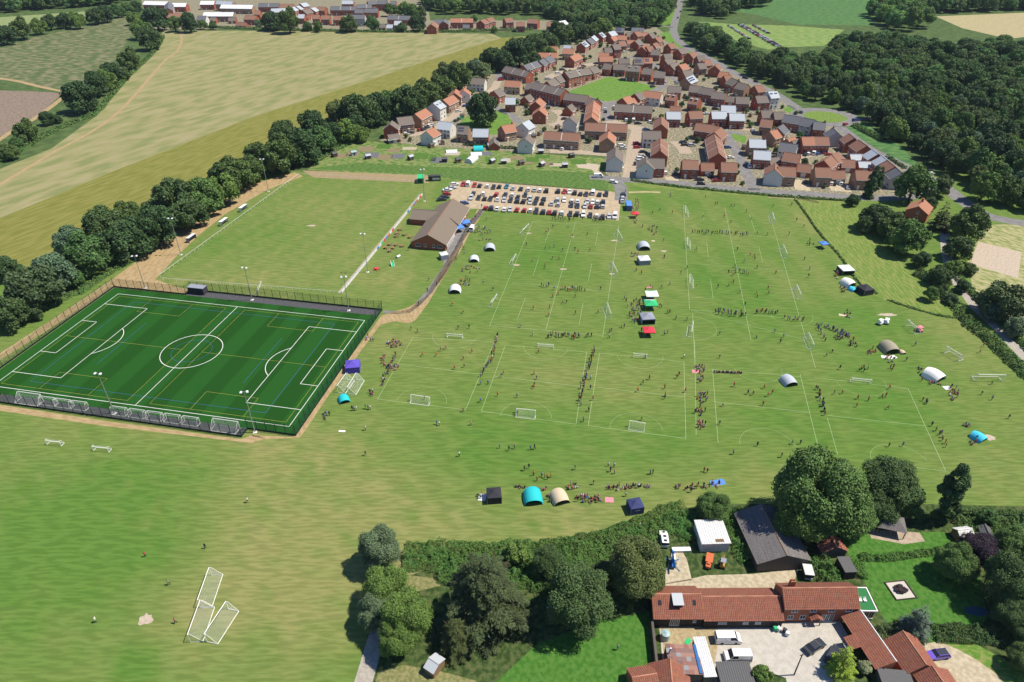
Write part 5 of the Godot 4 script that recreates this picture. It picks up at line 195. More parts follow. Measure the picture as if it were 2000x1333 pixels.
const CROWD := [86.3,-147.6,0,0,-5.5,-171.1,1,1,-38.3,-167.1,4,10,86.3,-148.2,0,0,72.4,-155.4,3,5,-36.6,-167.6,4,0,24.2,-170.1,0,0,111.5,-130.9,1,6,55.6,-163,4,0,-36.4,-168.5,4,0,-39.4,-167.9,4,5,24.2,-170.8,0,0,-6.3,-172.6,0,0,-38.8,-168.5,0,2,86.3,-149.9,1,3,55,-164,4,0,87,-149.6,0,1,-36.2,-169.3,1,0,56.8,-163.6,4,0,112,-132.2,0,5,24.9,-171.5,1,2,-35.9,-169.6,1,4,-23.3,-171.8,3,6,-5.6,-173.4,0,6,8.2,-173.5,2,6,56.3,-164.5,4,3,-12.3,-173.5,3,5,111.8,-133.3,0,6,55.1,-165,0,10,-39.3,-169.5,0,10,60.1,-163.3,4,1,-27.5,-171.8,3,6,24.9,-172.3,0,6,86.5,-151.3,1,0,61.1,-163.2,4,0,60.7,-163.5,4,1,57.4,-164.7,4,2,56,-165.3,4,2,61.7,-163.3,4,1,86.7,-151.8,0,5,-39,-170.4,0,5,86.9,-151.7,1,0,-35.7,-171.2,4,6,63.3,-163.1,4,1,62.6,-163.4,4,1,-5.3,-174.9,0,0,62.8,-163.3,4,1,-39.9,-170.4,4,5,55.2,-166.1,4,4,63.8,-163.2,4,0,57.6,-165.6,0,10,95.4,-147.1,3,5,64.2,-163.2,4,0,112.5,-134.6,1,3,65.2,-162.9,4,1,40.7,-170.7,2,5,64.8,-163.1,4,1,25.5,-173.7,1,2,65.6,-163,4,2,56.2,-166.5,4,0,-35.8,-172.1,0,1,25.4,-174,0,0,66.1,-162.9,4,0,-5.4,-175.8,0,2,57.1,-166.4,4,0,-22.1,-174.6,2,10,112.3,-135.6,0,5,67,-162.9,4,1,67.5,-162.9,4,0,66.9,-163.1,4,0,67.9,-162.9,4,1,87.6,-153.3,0,6,-39.4,-172.3,4,2,113,-136,0,4,-20.6,-175.7,3,10,-5.4,-176.9,0,6,87.5,-153.8,0,1,25.5,-175.3,1,0,112.2,-137.2,0,6,118.8,-131.8,4,10,87.4,-154.8,1,0,-5.3,-177.8,1,1,87.1,-155.2,1,0,119,-132.8,4,2,91.5,-153,2,0,119.7,-132.3,0,5,52.6,-170.7,3,3,112.1,-139.2,0,1,103.5,-146.2,3,6,120.4,-132.8,4,4,97.2,-150.7,2,6,-4.9,-179.3,0,2,93.8,-153,3,5,-4.8,-179.9,1,5,99.8,-149.8,2,6,120.8,-133.6,0,0,121.4,-133.1,4,0,-36.8,-176.5,0,10,-36.1,-176.8,4,10,-37.8,-176.5,4,0,-4.8,-181,1,3,-35,-177.7,4,0,-37,-177.4,0,6,-36.2,-177.8,0,2,-38.8,-177.3,0,0,-37.9,-177.6,4,6,-34.9,-178.5,4,5,19.8,-180.9,1,5,-4.8,-181.9,1,0,11.4,-181.7,0,0,-37.1,-178.3,4,10,63.4,-170.7,2,1,-36.2,-178.7,4,4,11.7,-182.1,1,0,12.6,-182.2,1,0,-38.4,-178.6,4,0,19.6,-181.6,1,0,19.1,-181.7,0,5,-39.4,-178.5,4,4,15.7,-182.2,0,0,-37,-179.1,4,0,14.8,-182.3,0,1,-35.7,-179.4,4,0,-4.6,-183,0,0,16.1,-182.4,0,0,14.2,-182.7,0,2,21.5,-182,0,2,16.5,-182.6,1,0,-38.9,-179.2,4,3,6.6,-183.3,3,3,21.2,-182.3,1,0,18.2,-182.6,1,4,104.2,-151.2,2,5,-37.9,-179.6,4,1,-36.6,-180,4,10,23.7,-182.1,2,1,12.3,-183.3,0,1,14.1,-183.2,1,5,17.8,-182.9,0,0,20.4,-182.8,0,2,17,-183.3,0,1,13.1,-183.7,1,1,20,-183.2,1,0,24.3,-182.7,0,0,120.8,-139.3,4,2,121.4,-138.8,4,0,25.4,-182.7,0,0,-37.7,-180.8,4,1,105.5,-151.6,2,5,31.1,-182.1,0,3,121.5,-139.8,4,0,-44,-180.1,0,2,122.4,-139.6,4,4,-44.9,-180.2,0,2,-46.3,-180.6,4,5,-44.2,-181.2,4,2,-46.4,-181.4,4,4,-30.5,-185.1,2,1,-17.5,-187,2,0,31.6,-185.1,2,2,42.7,-182.9,0,10,-46,-182.2,0,0,115.3,-148.4,2,0,-14,-187.6,2,0,2.7,-188.2,2,2,115.6,-148.7,1,4,32.2,-185.7,1,5,115,-149.8,1,5,115.7,-149.3,0,0,108.3,-155.4,3,6,-32.8,-186.7,0,0,41.8,-185.3,1,1,48.9,-183.6,1,2,44.4,-185.1,1,10,41.9,-186.1,1,1,50.2,-184.5,1,10,36.6,-187.9,2,0,42.9,-186.7,0,5,35.8,-188.2,0,7,44.1,-186.5,0,0,97.8,-164.9,3,0,103.3,-164,1,7,104.5,-163.7,0,0,123.6,-150.1,4,10,40.4,-190.4,0,4,104.2,-164.7,1,9,66.6,-183.6,3,0,124.1,-151,4,4,12.4,-195.2,3,6,104.9,-165.2,0,0,39.8,-191.7,0,2,134.6,-142.3,2,0,106.2,-164.9,1,7,41.1,-192,0,10,124.1,-152.4,4,3,125.5,-151.3,0,10,42.2,-192.1,4,6,105.7,-165.9,0,9,96.4,-171.6,2,2,40.8,-192.8,4,0,77.9,-181.5,0,2,42.4,-193.1,1,0,21.4,-196.6,2,5,39.2,-193.9,0,2,124.7,-153.5,4,6,-16.4,-197.2,3,6,125.6,-153.1,4,5,84.8,-179.2,0,1,126.3,-152.8,4,0,121.2,-157.3,0,5,119.4,-159.1,2,5,40.2,-194.8,4,2,126.3,-154,4,0,113,-164.1,0,5,121.3,-158.1,4,6,127,-153.7,0,2,29.1,-197.2,2,9,39.4,-195.5,1,0,98.9,-173.5,2,0,7.3,-199.6,3,5,126.3,-154.8,4,6,122.6,-158,4,0,125.9,-155.5,4,0,123.6,-157.4,4,10,122,-158.6,4,3,41.2,-195.9,1,5,42.3,-195.7,0,2,113.1,-165.3,1,0,39.9,-196.5,4,5,54.5,-193,0,1,12.8,-200.2,2,6,122.9,-158.7,0,3,126.4,-156,0,1,58,-192.3,0,0,114,-165.4,1,1,127.4,-155.4,0,2,43.2,-196.4,0,4,41,-196.9,4,0,123.8,-158.9,4,2,123,-159.6,4,2,86.7,-182.1,2,2,134.7,-150.3,2,2,124.7,-159.2,0,0,124.2,-159.9,4,0,133.1,-152.6,2,0,40.7,-198.4,1,4,120.6,-163.1,4,2,41.4,-199,4,3,41.8,-198.9,4,2,-20.4,-202.3,3,6,42.9,-198.9,0,2,114.1,-168.5,4,2,84.9,-185.1,3,4,52.5,-196.9,2,5,41.3,-199.6,1,5,17.5,-203.3,3,10,53.3,-197.2,0,0,18.9,-203.7,2,0,115.4,-169,4,2,42.6,-200.3,1,4,44,-200,0,0,121.5,-164.9,4,0,-32.2,-202.3,0,0,114,-170.2,4,5,109.9,-173.1,4,1,39.7,-201.3,2,3,122.2,-164.8,4,1,99.2,-179.9,0,0,44.5,-200.6,4,3,121.9,-165.7,4,4,110.8,-173.3,4,5,114.7,-170.8,4,2,41,-201.8,4,0,105.9,-177,0,0,115.9,-170.8,4,6,110.7,-174.3,4,0,111.5,-173.9,4,6,116.8,-170.5,4,0,43.8,-202.1,0,0,43.1,-202.2,4,1,45.1,-201.9,0,5,51.1,-200.6,0,2,115.6,-171.7,4,5,107.8,-176.8,4,0,106.2,-177.7,4,0,112.4,-173.9,4,5,119.7,-169.1,2,1,41.4,-203.1,4,0,99.5,-181.9,1,3,99.6,-181.9,0,6,107.1,-177.8,0,2,50.7,-201.3,2,0,43.8,-202.9,4,0,112.9,-174.7,4,10,14.2,-207.6,2,5,112.2,-175.4,0,0,42.1,-203.9,1,0,69.6,-196.3,0,4,73.1,-195.2,1,2,71,-196,1,3,103.5,-181,4,0,73.5,-195.1,1,0,39.6,-204.7,0,0,43.6,-204,1,0,22.1,-207.6,3,5,45.3,-203.9,1,4,108.4,-178.6,4,0,75,-195,1,0,104.4,-181,4,1,74.5,-195.2,0,1,107.2,-179.5,4,0,99.4,-183.9,1,3,44.3,-204.5,0,0,76.6,-194.7,0,1,68.8,-197.6,0,1,103.3,-182,4,2,72.8,-196.3,1,5,43.1,-205.2,1,0,77,-195.1,0,0,138.8,-157.4,2,7,71.8,-197.2,0,2,16.3,-209.4,2,5,108.1,-180.1,0,5,70,-198.1,1,0,44.5,-205.3,4,0,69.9,-198.1,1,0,104.2,-182.5,4,2,105.5,-181.8,4,0,39.3,-206.5,2,2,71.7,-197.7,1,4,73.9,-197,0,4,77.6,-195.5,1,2,104.8,-182.5,0,4,75.3,-196.5,0,1,71.6,-198,1,0,105.6,-182.2,4,0,77.1,-196,1,2,105,-182.6,4,2,70.7,-198.4,0,1,73.1,-197.6,0,2,78.4,-195.5,0,0,99.9,-185.7,0,4,75.7,-197,1,3,104.5,-183.5,0,4,99.5,-186.4,0,4,106.7,-182.4,0,1,77.3,-196.9,1,0,107.7,-182.1,4,0,107.4,-182.6,4,4,106.5,-183.8,4,4,105.7,-184.2,0,4,107.3,-183.3,4,4,106,-184.2,4,4,106,-184.2,0,4,107.9,-183.3,4,4,99.8,-187.8,1,1,106.7,-184.1,4,1,-6.8,-212.7,3,0,104.4,-185.5,4,4,23.1,-211.7,0,1,20.7,-212,0,6,105.2,-185.5,0,2,92.1,-192.3,0,0,106.5,-184.8,0,1,107.7,-184.1,4,4,82.4,-196.8,0,1,19.8,-212.4,1,5,105,-185.8,4,4,104.3,-186.3,0,4,25.9,-211.9,0,0,93.3,-192.1,0,3,91.7,-192.8,1,4,15,-213,2,4,108.5,-184,4,4,106.4,-185.2,0,4,100.6,-188.4,0,4,24,-212.3,0,2,17.5,-213,1,2,24.8,-212.3,0,0,20.2,-212.8,1,3,104.2,-186.7,0,1,83,-197.1,1,5,103.4,-187.2,4,2,22.1,-212.9,0,4,107.5,-185.1,4,4,102.6,-187.8,4,4,-30.1,-211.9,0,0,90.9,-193.8,1,5,94.6,-192.1,1,6,18,-213.5,0,6,23.4,-213,1,0,18.7,-213.5,0,6,103.1,-187.9,0,4,102.3,-188.4,4,2,19.1,-213.5,1,0,85.3,-196.7,1,0,84.1,-197.3,1,5,22.7,-213.3,1,3,21.5,-213.4,0,0,100.2,-189.7,4,0,101.5,-189.1,0,4,94.1,-193,1,2,24.2,-213.3,0,0,96.3,-192,1,0,87.3,-196.6,0,4,11.3,-214.9,1,1,12.4,-214.9,0,2,86.7,-197,1,2,88.6,-196.3,0,1,31.6,-213,2,0,95.5,-193.1,0,4,87.9,-196.8,1,2,84.9,-198.2,1,6,96.9,-192.7,1,0,86.1,-197.8,0,5,10.6,-215.6,0,0,13.2,-215.8,0,1,89.5,-196.9,1,0,-15.5,-216.4,4,0,-16.6,-216.4,4,4,47.4,-211.9,1,0,80.2,-202.3,0,0,-18.7,-217,4,5,-10.4,-217.6,2,2,-17.5,-217.2,4,4,126.5,-177.5,2,2,-27.2,-216.4,0,1,-17,-217.9,0,0,50.4,-213.8,2,10,-15.4,-219.1,0,1,-18.8,-218.9,0,6,-17.3,-219.4,4,0,49.6,-214.5,0,5,-18.4,-219.7,4,2,53.7,-214.5,2,0,-16.3,-220.7,4,1,-16.9,-221.5,0,2,-30.4,-220.3,2,2,57.1,-216.8,1,2,112.1,-194.6,4,1,86,-207.6,2,6,113,-194.2,4,3,66.6,-215.7,3,7,80.8,-210.8,0,2,144.6,-173.5,3,6,112.2,-196.5,4,2,-15.6,-226.2,4,0,113.1,-196.6,4,0,73.9,-214.5,2,0,86.6,-210.1,3,6,-12.9,-226.9,0,3,114.1,-196.7,4,0,-18.5,-227.2,4,2,90.7,-210.1,0,5,-12.4,-228.6,0,3,114.1,-198.8,4,4,78.1,-215.7,2,6,-16.9,-228.8,4,6,-15.8,-229,0,6,-18.5,-228.8,4,6,-13.1,-229.3,4,3,12.4,-229.5,3,10,-17.4,-229.4,4,4,147.5,-176.9,3,5,-14.3,-229.9,4,5,48.2,-225.4,2,6,-15.4,-231.1,4,1,-17.3,-231.1,4,2,12.6,-231.6,3,5,-16.6,-231.5,4,4,46.6,-227.5,2,6,91.7,-213.8,2,5,80.5,-218.3,2,5,62.9,-225.4,2,5,7.9,-235,3,2,15.6,-237.2,2,1,-21.6,-236.7,0,0,18.2,-237.2,2,6,81.8,-223.9,0,6,66.1,-229.5,2,0,80.7,-225.8,0,0,82.9,-225.3,1,3,83.1,-225.3,1,1,87.5,-224,1,6,82.1,-226.6,1,2,86.5,-225.6,1,2,87.2,-225.3,1,2,86,-225.8,0,5,117.3,-211.5,4,1,85,-226.6,1,1,-18.7,-241.6,2,2,118.2,-211.7,4,5,84.1,-228.2,1,3,117.7,-213.2,4,0,118.8,-212.8,0,10,26,-242.5,3,5,46.6,-239.6,4,2,118.5,-213.8,4,10,47.6,-239.8,4,4,20,-243.9,2,0,120.3,-213.2,0,1,59,-238.1,0,0,84.3,-230.4,2,0,118.2,-215,4,1,119.4,-214.5,4,1,49.2,-240.8,4,6,30.7,-243.9,3,0,98.2,-225.4,2,5,24.9,-244.8,2,0,13.2,-245.7,3,4,-19.1,-245.7,2,0,47.1,-242.1,4,0,49.5,-241.6,4,2,48.4,-241.9,4,0,120.7,-215.3,0,2,92.4,-229.5,2,0,15.1,-247.1,2,2,120.4,-216.9,4,1,109.4,-222.6,3,0,16.8,-247.5,2,8,-41,-244.8,2,0,-19.9,-248,0,0,5.7,-248.9,3,0,89,-234.6,2,2,119.6,-221.6,4,3,119.5,-223.3,4,5,120.4,-223.3,0,0,-13.3,-253.7,4,0,-9.3,-253.9,4,0,120.1,-224,4,6,111.8,-228.3,0,2,-11.8,-254.1,0,10,73,-243.9,0,7,93.7,-236.7,0,5,-10.4,-254.6,4,0,120.7,-224.5,0,10,24,-254.2,3,7,-9,-255.3,4,2,120.7,-225.3,0,2,73.2,-245.7,2,7,121.9,-226.1,4,0,94.3,-239.4,3,5,93,-240.3,3,5,24.7,-257.6,3,6,-12.4,-259.2,0,0,-12.9,-260,0,2,89.2,-244.8,2,0,61.6,-253.2,2,2,31.1,-259.1,2,6,-10.1,-260.9,4,5,-11.3,-260.9,4,0,14.1,-261.1,3,6,-9.1,-261.5,0,4,-15.5,-261.3,4,0,-10.1,-261.8,0,3,-14.2,-261.7,1,10,112.9,-236.7,2,5,-14.7,-262.3,0,2,-13.2,-262.8,4,3,15.4,-263.1,3,2,-15.4,-263.5,1,6,-10.3,-264.1,4,2,-11.5,-264.6,1,4,-14.5,-264.7,0,6,-12.1,-265.2,0,3,58.9,-259.1,0,10,-11.2,-265.6,1,2,-15.5,-265.5,0,0,-13.9,-266,0,2,59,-260.1,4,2,17.3,-266.2,3,1,23.8,-266.7,3,8,60.1,-261.6,4,1,58.4,-262.4,4,0,57.6,-264.1,4,5,58.9,-264,4,2,57.7,-265.2,4,6,58.6,-265,0,2,60.9,-264.8,0,1,75,-261.3,0,0,77.8,-260.7,0,0,80.3,-260,1,0,79.6,-260.2,1,2,77.2,-261.2,0,1,55.2,-266.7,1,0,78.9,-260.8,0,0,76.2,-261.7,1,1,58,-266.4,0,6,82.7,-259.8,1,0,80.8,-261.4,0,0,83.4,-260.6,0,5,81.6,-261.2,1,0,59.5,-267.4,4,1,61.4,-267,4,1,84.4,-260.7,1,0,18.9,-273.4,0,2,85.1,-260.5,0,0,87.1,-259.8,0,2,86,-260.3,1,0,22,-273.3,1,0,24.7,-273.3,0,0,21,-273.9,1,0,89.5,-259.8,0,2,35.7,-272.5,1,4,87.2,-260.7,1,4,123.4,-245.6,4,0,-11.1,-274.7,2,0,60.3,-268.2,4,0,88.8,-260.3,0,4,37,-272.6,0,0,17.5,-274.5,1,1,34.7,-272.9,1,2,94.2,-258.5,1,0,95,-258.4,0,1,90.8,-259.9,1,2,38.5,-272.6,0,6,89.8,-260.3,1,0,25.1,-274.3,0,2,86.5,-261.5,0,2,92.3,-259.6,0,0,22.9,-274.6,1,5,92.8,-259.7,1,0,20.2,-275.1,1,0,36.3,-273.6,1,0,24.5,-274.9,0,0,18.6,-275.5,0,5,95.8,-259,0,4,52.9,-271.1,4,0,-15.8,-275.8,2,0,30.5,-274.7,1,0,26.7,-275.2,0,0,38.3,-273.9,1,4,21.9,-275.7,1,0,119.5,-249.5,0,0,36.1,-274.3,0,0,93.5,-260.4,0,5,97.5,-259,1,2,96.9,-259.3,1,0,52.6,-272.2,4,0,119.1,-250.8,4,10,120.1,-251,4,2,121.5,-250.4,4,0,124.3,-249.1,0,1,52.4,-274.1,0,1,53.8,-273.9,4,3,101.7,-260.1,0,2,105.6,-259.1,2,0,127.4,-249.7,4,2,121,-253.4,0,1,126,-252,4,10,127.7,-252.4,4,6,114.5,-259.1,0,0,54.5,-278.5,4,0,55.1,-279.9,4,0,54.5,-281.2,4,0,53.3,-281.5,0,2,55.1,-281.8,4,5,93.7,-271.4,0,7,53.7,-282.2,0,5,61.8,-281.3,3,0,55,-283.8,0,3,-13.6,-288.8,2,0,83.4,-277.4,2,2,70.7,-281.9,2,6,55.9,-285.9,4,2,55.8,-286.9,0,5,65.8,-284.8,0,2,92.4,-277.4,2,5,54.2,-287.4,4,10,56.6,-287.6,0,5,103.4,-274.7,3,2,54.2,-289,4,6,123.5,-267.2,3,0,56.1,-291.2,4,3,54.5,-292.5,4,6,57.3,-292.1,0,5,56.2,-292.5,0,5,122.7,-273.6,0,5,57.4,-295.6,0,0,103.8,-283,3,0,57,-298,4,4,98.7,-289.4,3,5,92.1,-291.8,2,0,100.1,-289.4,2,0,93.1,-291.8,3,1,73.7,-301,2,2,117.4,-288.8,2,0,53.7,-307.4,2,2,89.6,-299.7,3,6,74.3,-304.2,0,2,126.3,-290.6,3,0,93.1,-320.8,0,0]
const CLUSTERS := [
"the short group below the upper pitch","the line below the second upper pitch","the line below the third upper pitch","the line across the top right pitch","the group beside the middle right pitch","the line above the lower right pitch","the line near the far right goal","the row beside the far right goal","the long column between central pitches","the spaced watchers beside the long column",
"the left column between lower pitches","the seated row along the dark pitch line","the picnic group in front of the purple gazebo","the picnic rugs below the dirt path","the red topped group on the rugs","the row along the left touchline","the pair of chairs beside the left touchline","the seated group against the green fence","the group at the near fence corner",
"the huddle below the turquoise tent","the upper family group beside the seated row","the picnic left of pitch four","the middle group left of pitch four","the dark group left of pitch four","the near group left of pitch four","the column left of the lower right pitch","the blue row of chairs near the meadow","the group left of the blue chairs","the blue team resting behind the chairs",
"the second bench of the blue team","the family below the blue team","the group left of the camouflage tent","the rugs below the camouflage tent","the yellow group below the camouflage tent","the pair below the camouflage tent rugs","the people in front of the white dome tent","the people behind the white dome tent","the row of chairs below the white dome tent",
"the watchers beside the far right touchline","the dark group by the right touchline","the group beside the blue pop up tent","the chairs above the blue pop up tent","the group around the dark gazebo","the seated row behind the turquoise tent","the orange team by the turquoise dome tent","the family behind the beige tent","the bags and chairs beside the beige tent","the large ring of chairs",
"the seated row behind the ring of chairs","the talkers above the seated row","the seated row beside the blue rug","the lone figures on the near grass","the players on the lower left pitch","the players on the second lower pitch","the players on the third lower pitch","the players on the fourth lower pitch","the players on the lower right pitch","the players by the far right goals",
"the camp beside the green and white gazebo","the camp around the grey gazebo","the helpers behind the red gazebo","the walkers between the pitches","the players on the upper left pitch","the players on the third upper pitch","the players on the top right pitch","the players on the middle right pitch","the players on the third right pitch","the crowd outside the clubhouse bar",
"the group beside the upper grey shelter","the rugs below the second grey shelter","the group above the third grey shelter","the stalls beside the blue container","the group above the wide grey shelter","the chairs by the wide grey shelter","the left fence watchers below the cars","the right fence watchers below the cars","the group around the small blue gazebo",
"the group beside the meadow gazebo","the group behind the white shelter","the picnic near the blue chairs","the path walkers by the clubhouse",
]
const GOALS := [
[4.46,-260.06,7.13,-266.17,1,0,"white goal at the left end of the topmost left pitch"],[43.79,-260.56,44.65,-252.71,-1,0,"white goal at the right end of the topmost left pitch"],[76.98,-285.91,75.53,-277.98,1,0,"white goal left of the topmost right pitch"],[70.93,-253.19,69.42,-246.14,1,0,"white goal left of the second right pitch beside a green keeper"],
[65.11,-221.45,63.61,-214.54,1,0,"white goal left of the third right pitch"],[0.19,-232.04,1.59,-238.06,1,0,"white goal at the left end of the second left pitch"],[38.08,-231.2,38.97,-223.04,-1,0,"white goal at the right end of the second left pitch"],[32.58,-200.59,33,-193.93,-1,0,"white goal at the right end of the third left pitch"],
[-6.84,-200.93,-5.19,-206.86,1,0,"white goal at the left end of the third left pitch"],[57.33,-182.42,59.24,-188.83,1,0,"narrow white goal at the near left corner of the right pitches"],[113.7,-278.53,112.16,-270.91,-1,0,"white goal at the right end of the topmost right pitch"],[107.7,-246.14,106.56,-238.49,-1,0,"white goal at the right end of the second right pitch"],
[101.65,-213.41,100.81,-206.86,-1,0,"white goal at the right end of the third right pitch"],[94.57,-182.12,93.76,-175.46,-1,0,"white goal near the blue row of chairs"],[-20.78,-182.12,-15.83,-181.53,1,1,"low white goal at the top of the first lower pitch"],[8,-176.31,12.93,-175.74,1,1,"low white goal at the top of the second lower pitch"],
[37.13,-171.02,41.12,-170.47,1,1,"low white goal at the top of the third lower pitch"],[-22.88,-149.11,-28.17,-150.26,1,0,"white goal at the bottom of the first lower pitch"],[6.41,-143.36,1.26,-144.22,1,0,"white goal at the bottom of the second lower pitch"],[35.25,-138.09,31.32,-139.12,1,0,"white goal at the bottom of the third lower pitch"],
[98.58,-158.58,103.96,-157.6,1,1,"low white goal at the top of the lower right pitch"],[129.19,-189.15,129.78,-184.52,1,2,"big white goal turned sideways beside the cut meadow"],[133.7,-173.5,135.59,-169.12,1,2,"big white goal in the middle of the right hand trio"],[142.96,-158.82,135.19,-159.07,-1,2,"big white goal nearest the country lane hedge"],
[-120.21,-131.89,-116.19,-131.31,1,1,"low white training goal on the near grass, left of the pair"],[-107,-129.58,-102.8,-129.01,1,1,"low white training goal on the near grass, right of the pair"],[-62.35,-84.06,-62.91,-91.74,-1,2,"big white goal at the far end of the near left trio"],[-61.33,-76.51,-61.8,-83.94,-1,2,"big white goal joined to the near end of the far one, near left trio"],
[-58.25,-76.61,-56.6,-83.71,-1,2,"big white goal standing alone on the right of the near left trio"],[-49.61,-153.75,-48.2,-159.81,-1,2,"big white goal left of the pair beside the purple gazebo"],[-46.55,-153.04,-45.36,-159.81,-1,2,"big white goal right of the pair beside the purple gazebo"],[-89.23,-209.37,-90.18,-216.05,1,0,"white goal at the near edge of the fenced football field"],
]
const TENTS := [
["gazebo",-47.4,-164.9,4.2,0.15,"purple","purple","purple pop up gazebo beside the green mesh fence"],["gazebo",-4.2,-113.1,3.4,0.10,"black","black","black walled gazebo at the near left of the seated rows"],["gazebo",28.4,-109.8,3.2,0.20,"navy","navy","navy gazebo with printed valance nearest the bramble bank"],
["gazebo",125.1,-211.2,4.2,0.30,"black","black","black gazebo with clear windows beside the cut meadow"],["gazebo",124.3,-226.2,4.6,0.10,"white","dark","long white topped gazebo with black walls beside the cut meadow"],["gazebo",124.1,-247.5,3,0.20,"blue","none","small blue gazebo among people near the sapling hedge"],
["gazebo",48.7,-206.9,4.2,0.00,"greenwhite","none","green and white gazebo farther from the camera in the middle camp"],["gazebo",47.3,-200.6,4.2,0.00,"whitegreen","none","white and green gazebo nearer the camera in the middle camp"],["gazebo",44.7,-192,4.4,0.10,"grey","grey","grey gazebo between the green one and the red one"],
["gazebo",43.8,-183.6,3.6,0.00,"red","none","red gazebo at the near end of the middle camp"],["gazebo",-19.8,-268.3,3.6,0.50,"blue","none","blue gazebo against the clubhouse, farther one of two"],["gazebo",-22.1,-263.1,3.8,0.50,"blue","none","blue gazebo against the clubhouse, nearer one of two"],
["gazebo",-26.4,-238.1,3,0.40,"silver","grey","silver topped stall gazebo at the near corner of the clubhouse"],["shelter",-8.8,-246.1,4.4,0.00,"grey","","grey arched shelter nearest the clubhouse crowd"],["shelter",-14.6,-236.3,3.8,0.00,"silver","","pale arched shelter in the middle of the dirt path row"],
["shelter",-20.3,-212.3,4.4,0.00,"silver","","pale arched shelter nearest the green fenced pitch"],["shelter",52.5,-247.1,5,0.00,"grey","","wide grey arched shelter above the pale gazebo"],["gazebo",50.4,-234.2,4.2,0.10,"silver","grey","pale grey walled gazebo below the wide arched shelter"],["shelter",121.7,-217.2,4.4,0.40,"white","","white arched shelter beside the cut meadow"],
["shelter",123.7,-160.8,5.2,0.50,"white","","white dome tent near the big goals"],["shelter",80.3,-158.3,4.2,0.20,"grey","","grey shelter left of the lower right pitch"],["shelter",-47.1,-150,3.2,0.40,"turquoise","","turquoise pop up tent beside the near fence corner"],["shelter",4.9,-113.1,4.6,0.10,"turquoise","","turquoise dome tent in the near seated row"],
["shelter",11.2,-113,4.2,0.30,"beige","","beige dome tent in the near seated row"],["shelter",117.2,-175.2,5.2,0.10,"camo","","camouflage dome tent near the far right goals"],["shelter",120.6,-173.5,1.8,0.20,"beige","","tiny beige pop up tent beside the camouflage one"],["shelter",121.7,-134.2,3.4,0.50,"cyan","","bright blue pop up tent at the far right"],
["shelter",121.5,-213,2.6,0.60,"cyan","","pale blue pop up tent between the white shelter and black gazebo"],["gazebo",53.5,-277.4,3,0.10,"red","none","small red stall awning below the blue container"],
]
const RUGS := [
[49.8,-118.4,"blue",3.6,1.8,"blue groundsheet at the end of the seated row"],[22.9,-112.8,"pink",2,1.6,"pink rug beside the large ring of chairs"],[-7,-113.6,"silver",1.8,2.2,"silver rug left of the black gazebo"],[111.3,-195.9,"beige",2.4,1.2,"beige rug near the blue chairs"],[54.6,-163.9,"pink",2,1.6,"pink rug in the upper family group"],
[114.5,-171.3,"white",2.4,1.4,"white rug below the camouflage tent"],[116.7,-171.3,"silver",2.4,1.6,"silver rug right of the white one below the camouflage tent"],[-45,-137.1,"white",1.8,0.6,"white board lying on the grass near the fence corner"],[57.5,-253.7,"beige",1.4,1,"beige rug above the wide grey shelter"],[125.2,-155.9,"silver",2,1.6,"silver rug below the white dome tent"],
[49.3,-214.9,"pink",1.6,1,"pink rug above the green gazebo"],
]
const MASTS := [
[-54,-226.7,15.6,"tall floodlight beside the red litter bench on the football field edge"],[-129.7,-241.2,15.3,"tall floodlight beside the team shelter on the dirt track"],[-115.3,-308,15.6,"tall floodlight at the far left corner of the football field"],[-40.1,-296,15,"tall floodlight beside the clubhouse wing"],[-131.8,-214.5,12.8,"floodlight mast at the far left of the green pitch"],
[-90.7,-206.1,12.6,"floodlight mast behind the dark storage cabin"],[-55.5,-198.9,13,"floodlight mast at the far right corner of the green pitch"],[-108.8,-144.4,13.6,"floodlight mast among the stored goals at the near fence"],[-67.9,-136.7,13.5,"floodlight mast at the near corner of the stored goals"],
]
const PLOTS := [
["plot_soil",-85.8,-363.1,7,10],["plot_soil",-79.9,-370.9,8,9],["plot_green",-71.1,-375.4,8,8],["plot_sheet",-75.6,-360.6,8,9],["plot_soil",-67.7,-357.3,8,8],["plot_sheet",-61.1,-358.9,7,8],["plot_soil",-64.4,-368.3,7,6],["plot_pale",-56.4,-371.8,8,5],["plot_sheet",-38.3,-352.3,9,9],["plot_pale",-32.1,-363.1,8,6],["plot_green",-46.6,-358.9,4,10],["plot_green",-42.2,-355.6,4,10],
["plot_green",-50.7,-358.9,4,10],["plot_sheet",-15.2,-363.1,9,6],["plot_soil",-93.3,-359.8,10,7],["plot_green",-25.9,-356.4,5,9],["plot_green",-10.8,-353.2,6,8],["plot_pale",-2.7,-352.3,4,7],["plot_soil",2.7,-356.4,7,6],["plot_green",10.8,-353.2,7,7],["plot_soil",18.6,-346.8,6,5],["plot_pale",23.9,-345.2,9,5],["plot_green",34.9,-349.9,8,8],["plot_soil",8,-348.3,6,4],
["plot_green",16.4,-358.1,8,5],
]
const ALLOTMENT_SHEDS := [
[-76.3,-354.8,0],[-53.5,-353.2,0],[-35.4,-349.9,1],[-28.1,-349.1,2],[-10.4,-347.5,0],[-4.3,-346.8,0],[4.8,-345.2,2],[15.3,-342.8,0],[27.1,-341.3,0],[-68.2,-380.8,0],[-44.5,-373.6,2],[15.5,-363.1,0],[31.6,-356.4,1],[-18.5,-369.2,3],[-21.3,-351.5,4],[-85,-360.6,5],[-94.9,-358.1,1],[-19.3,-361.4,6],[-32.8,-365.7,6],
]
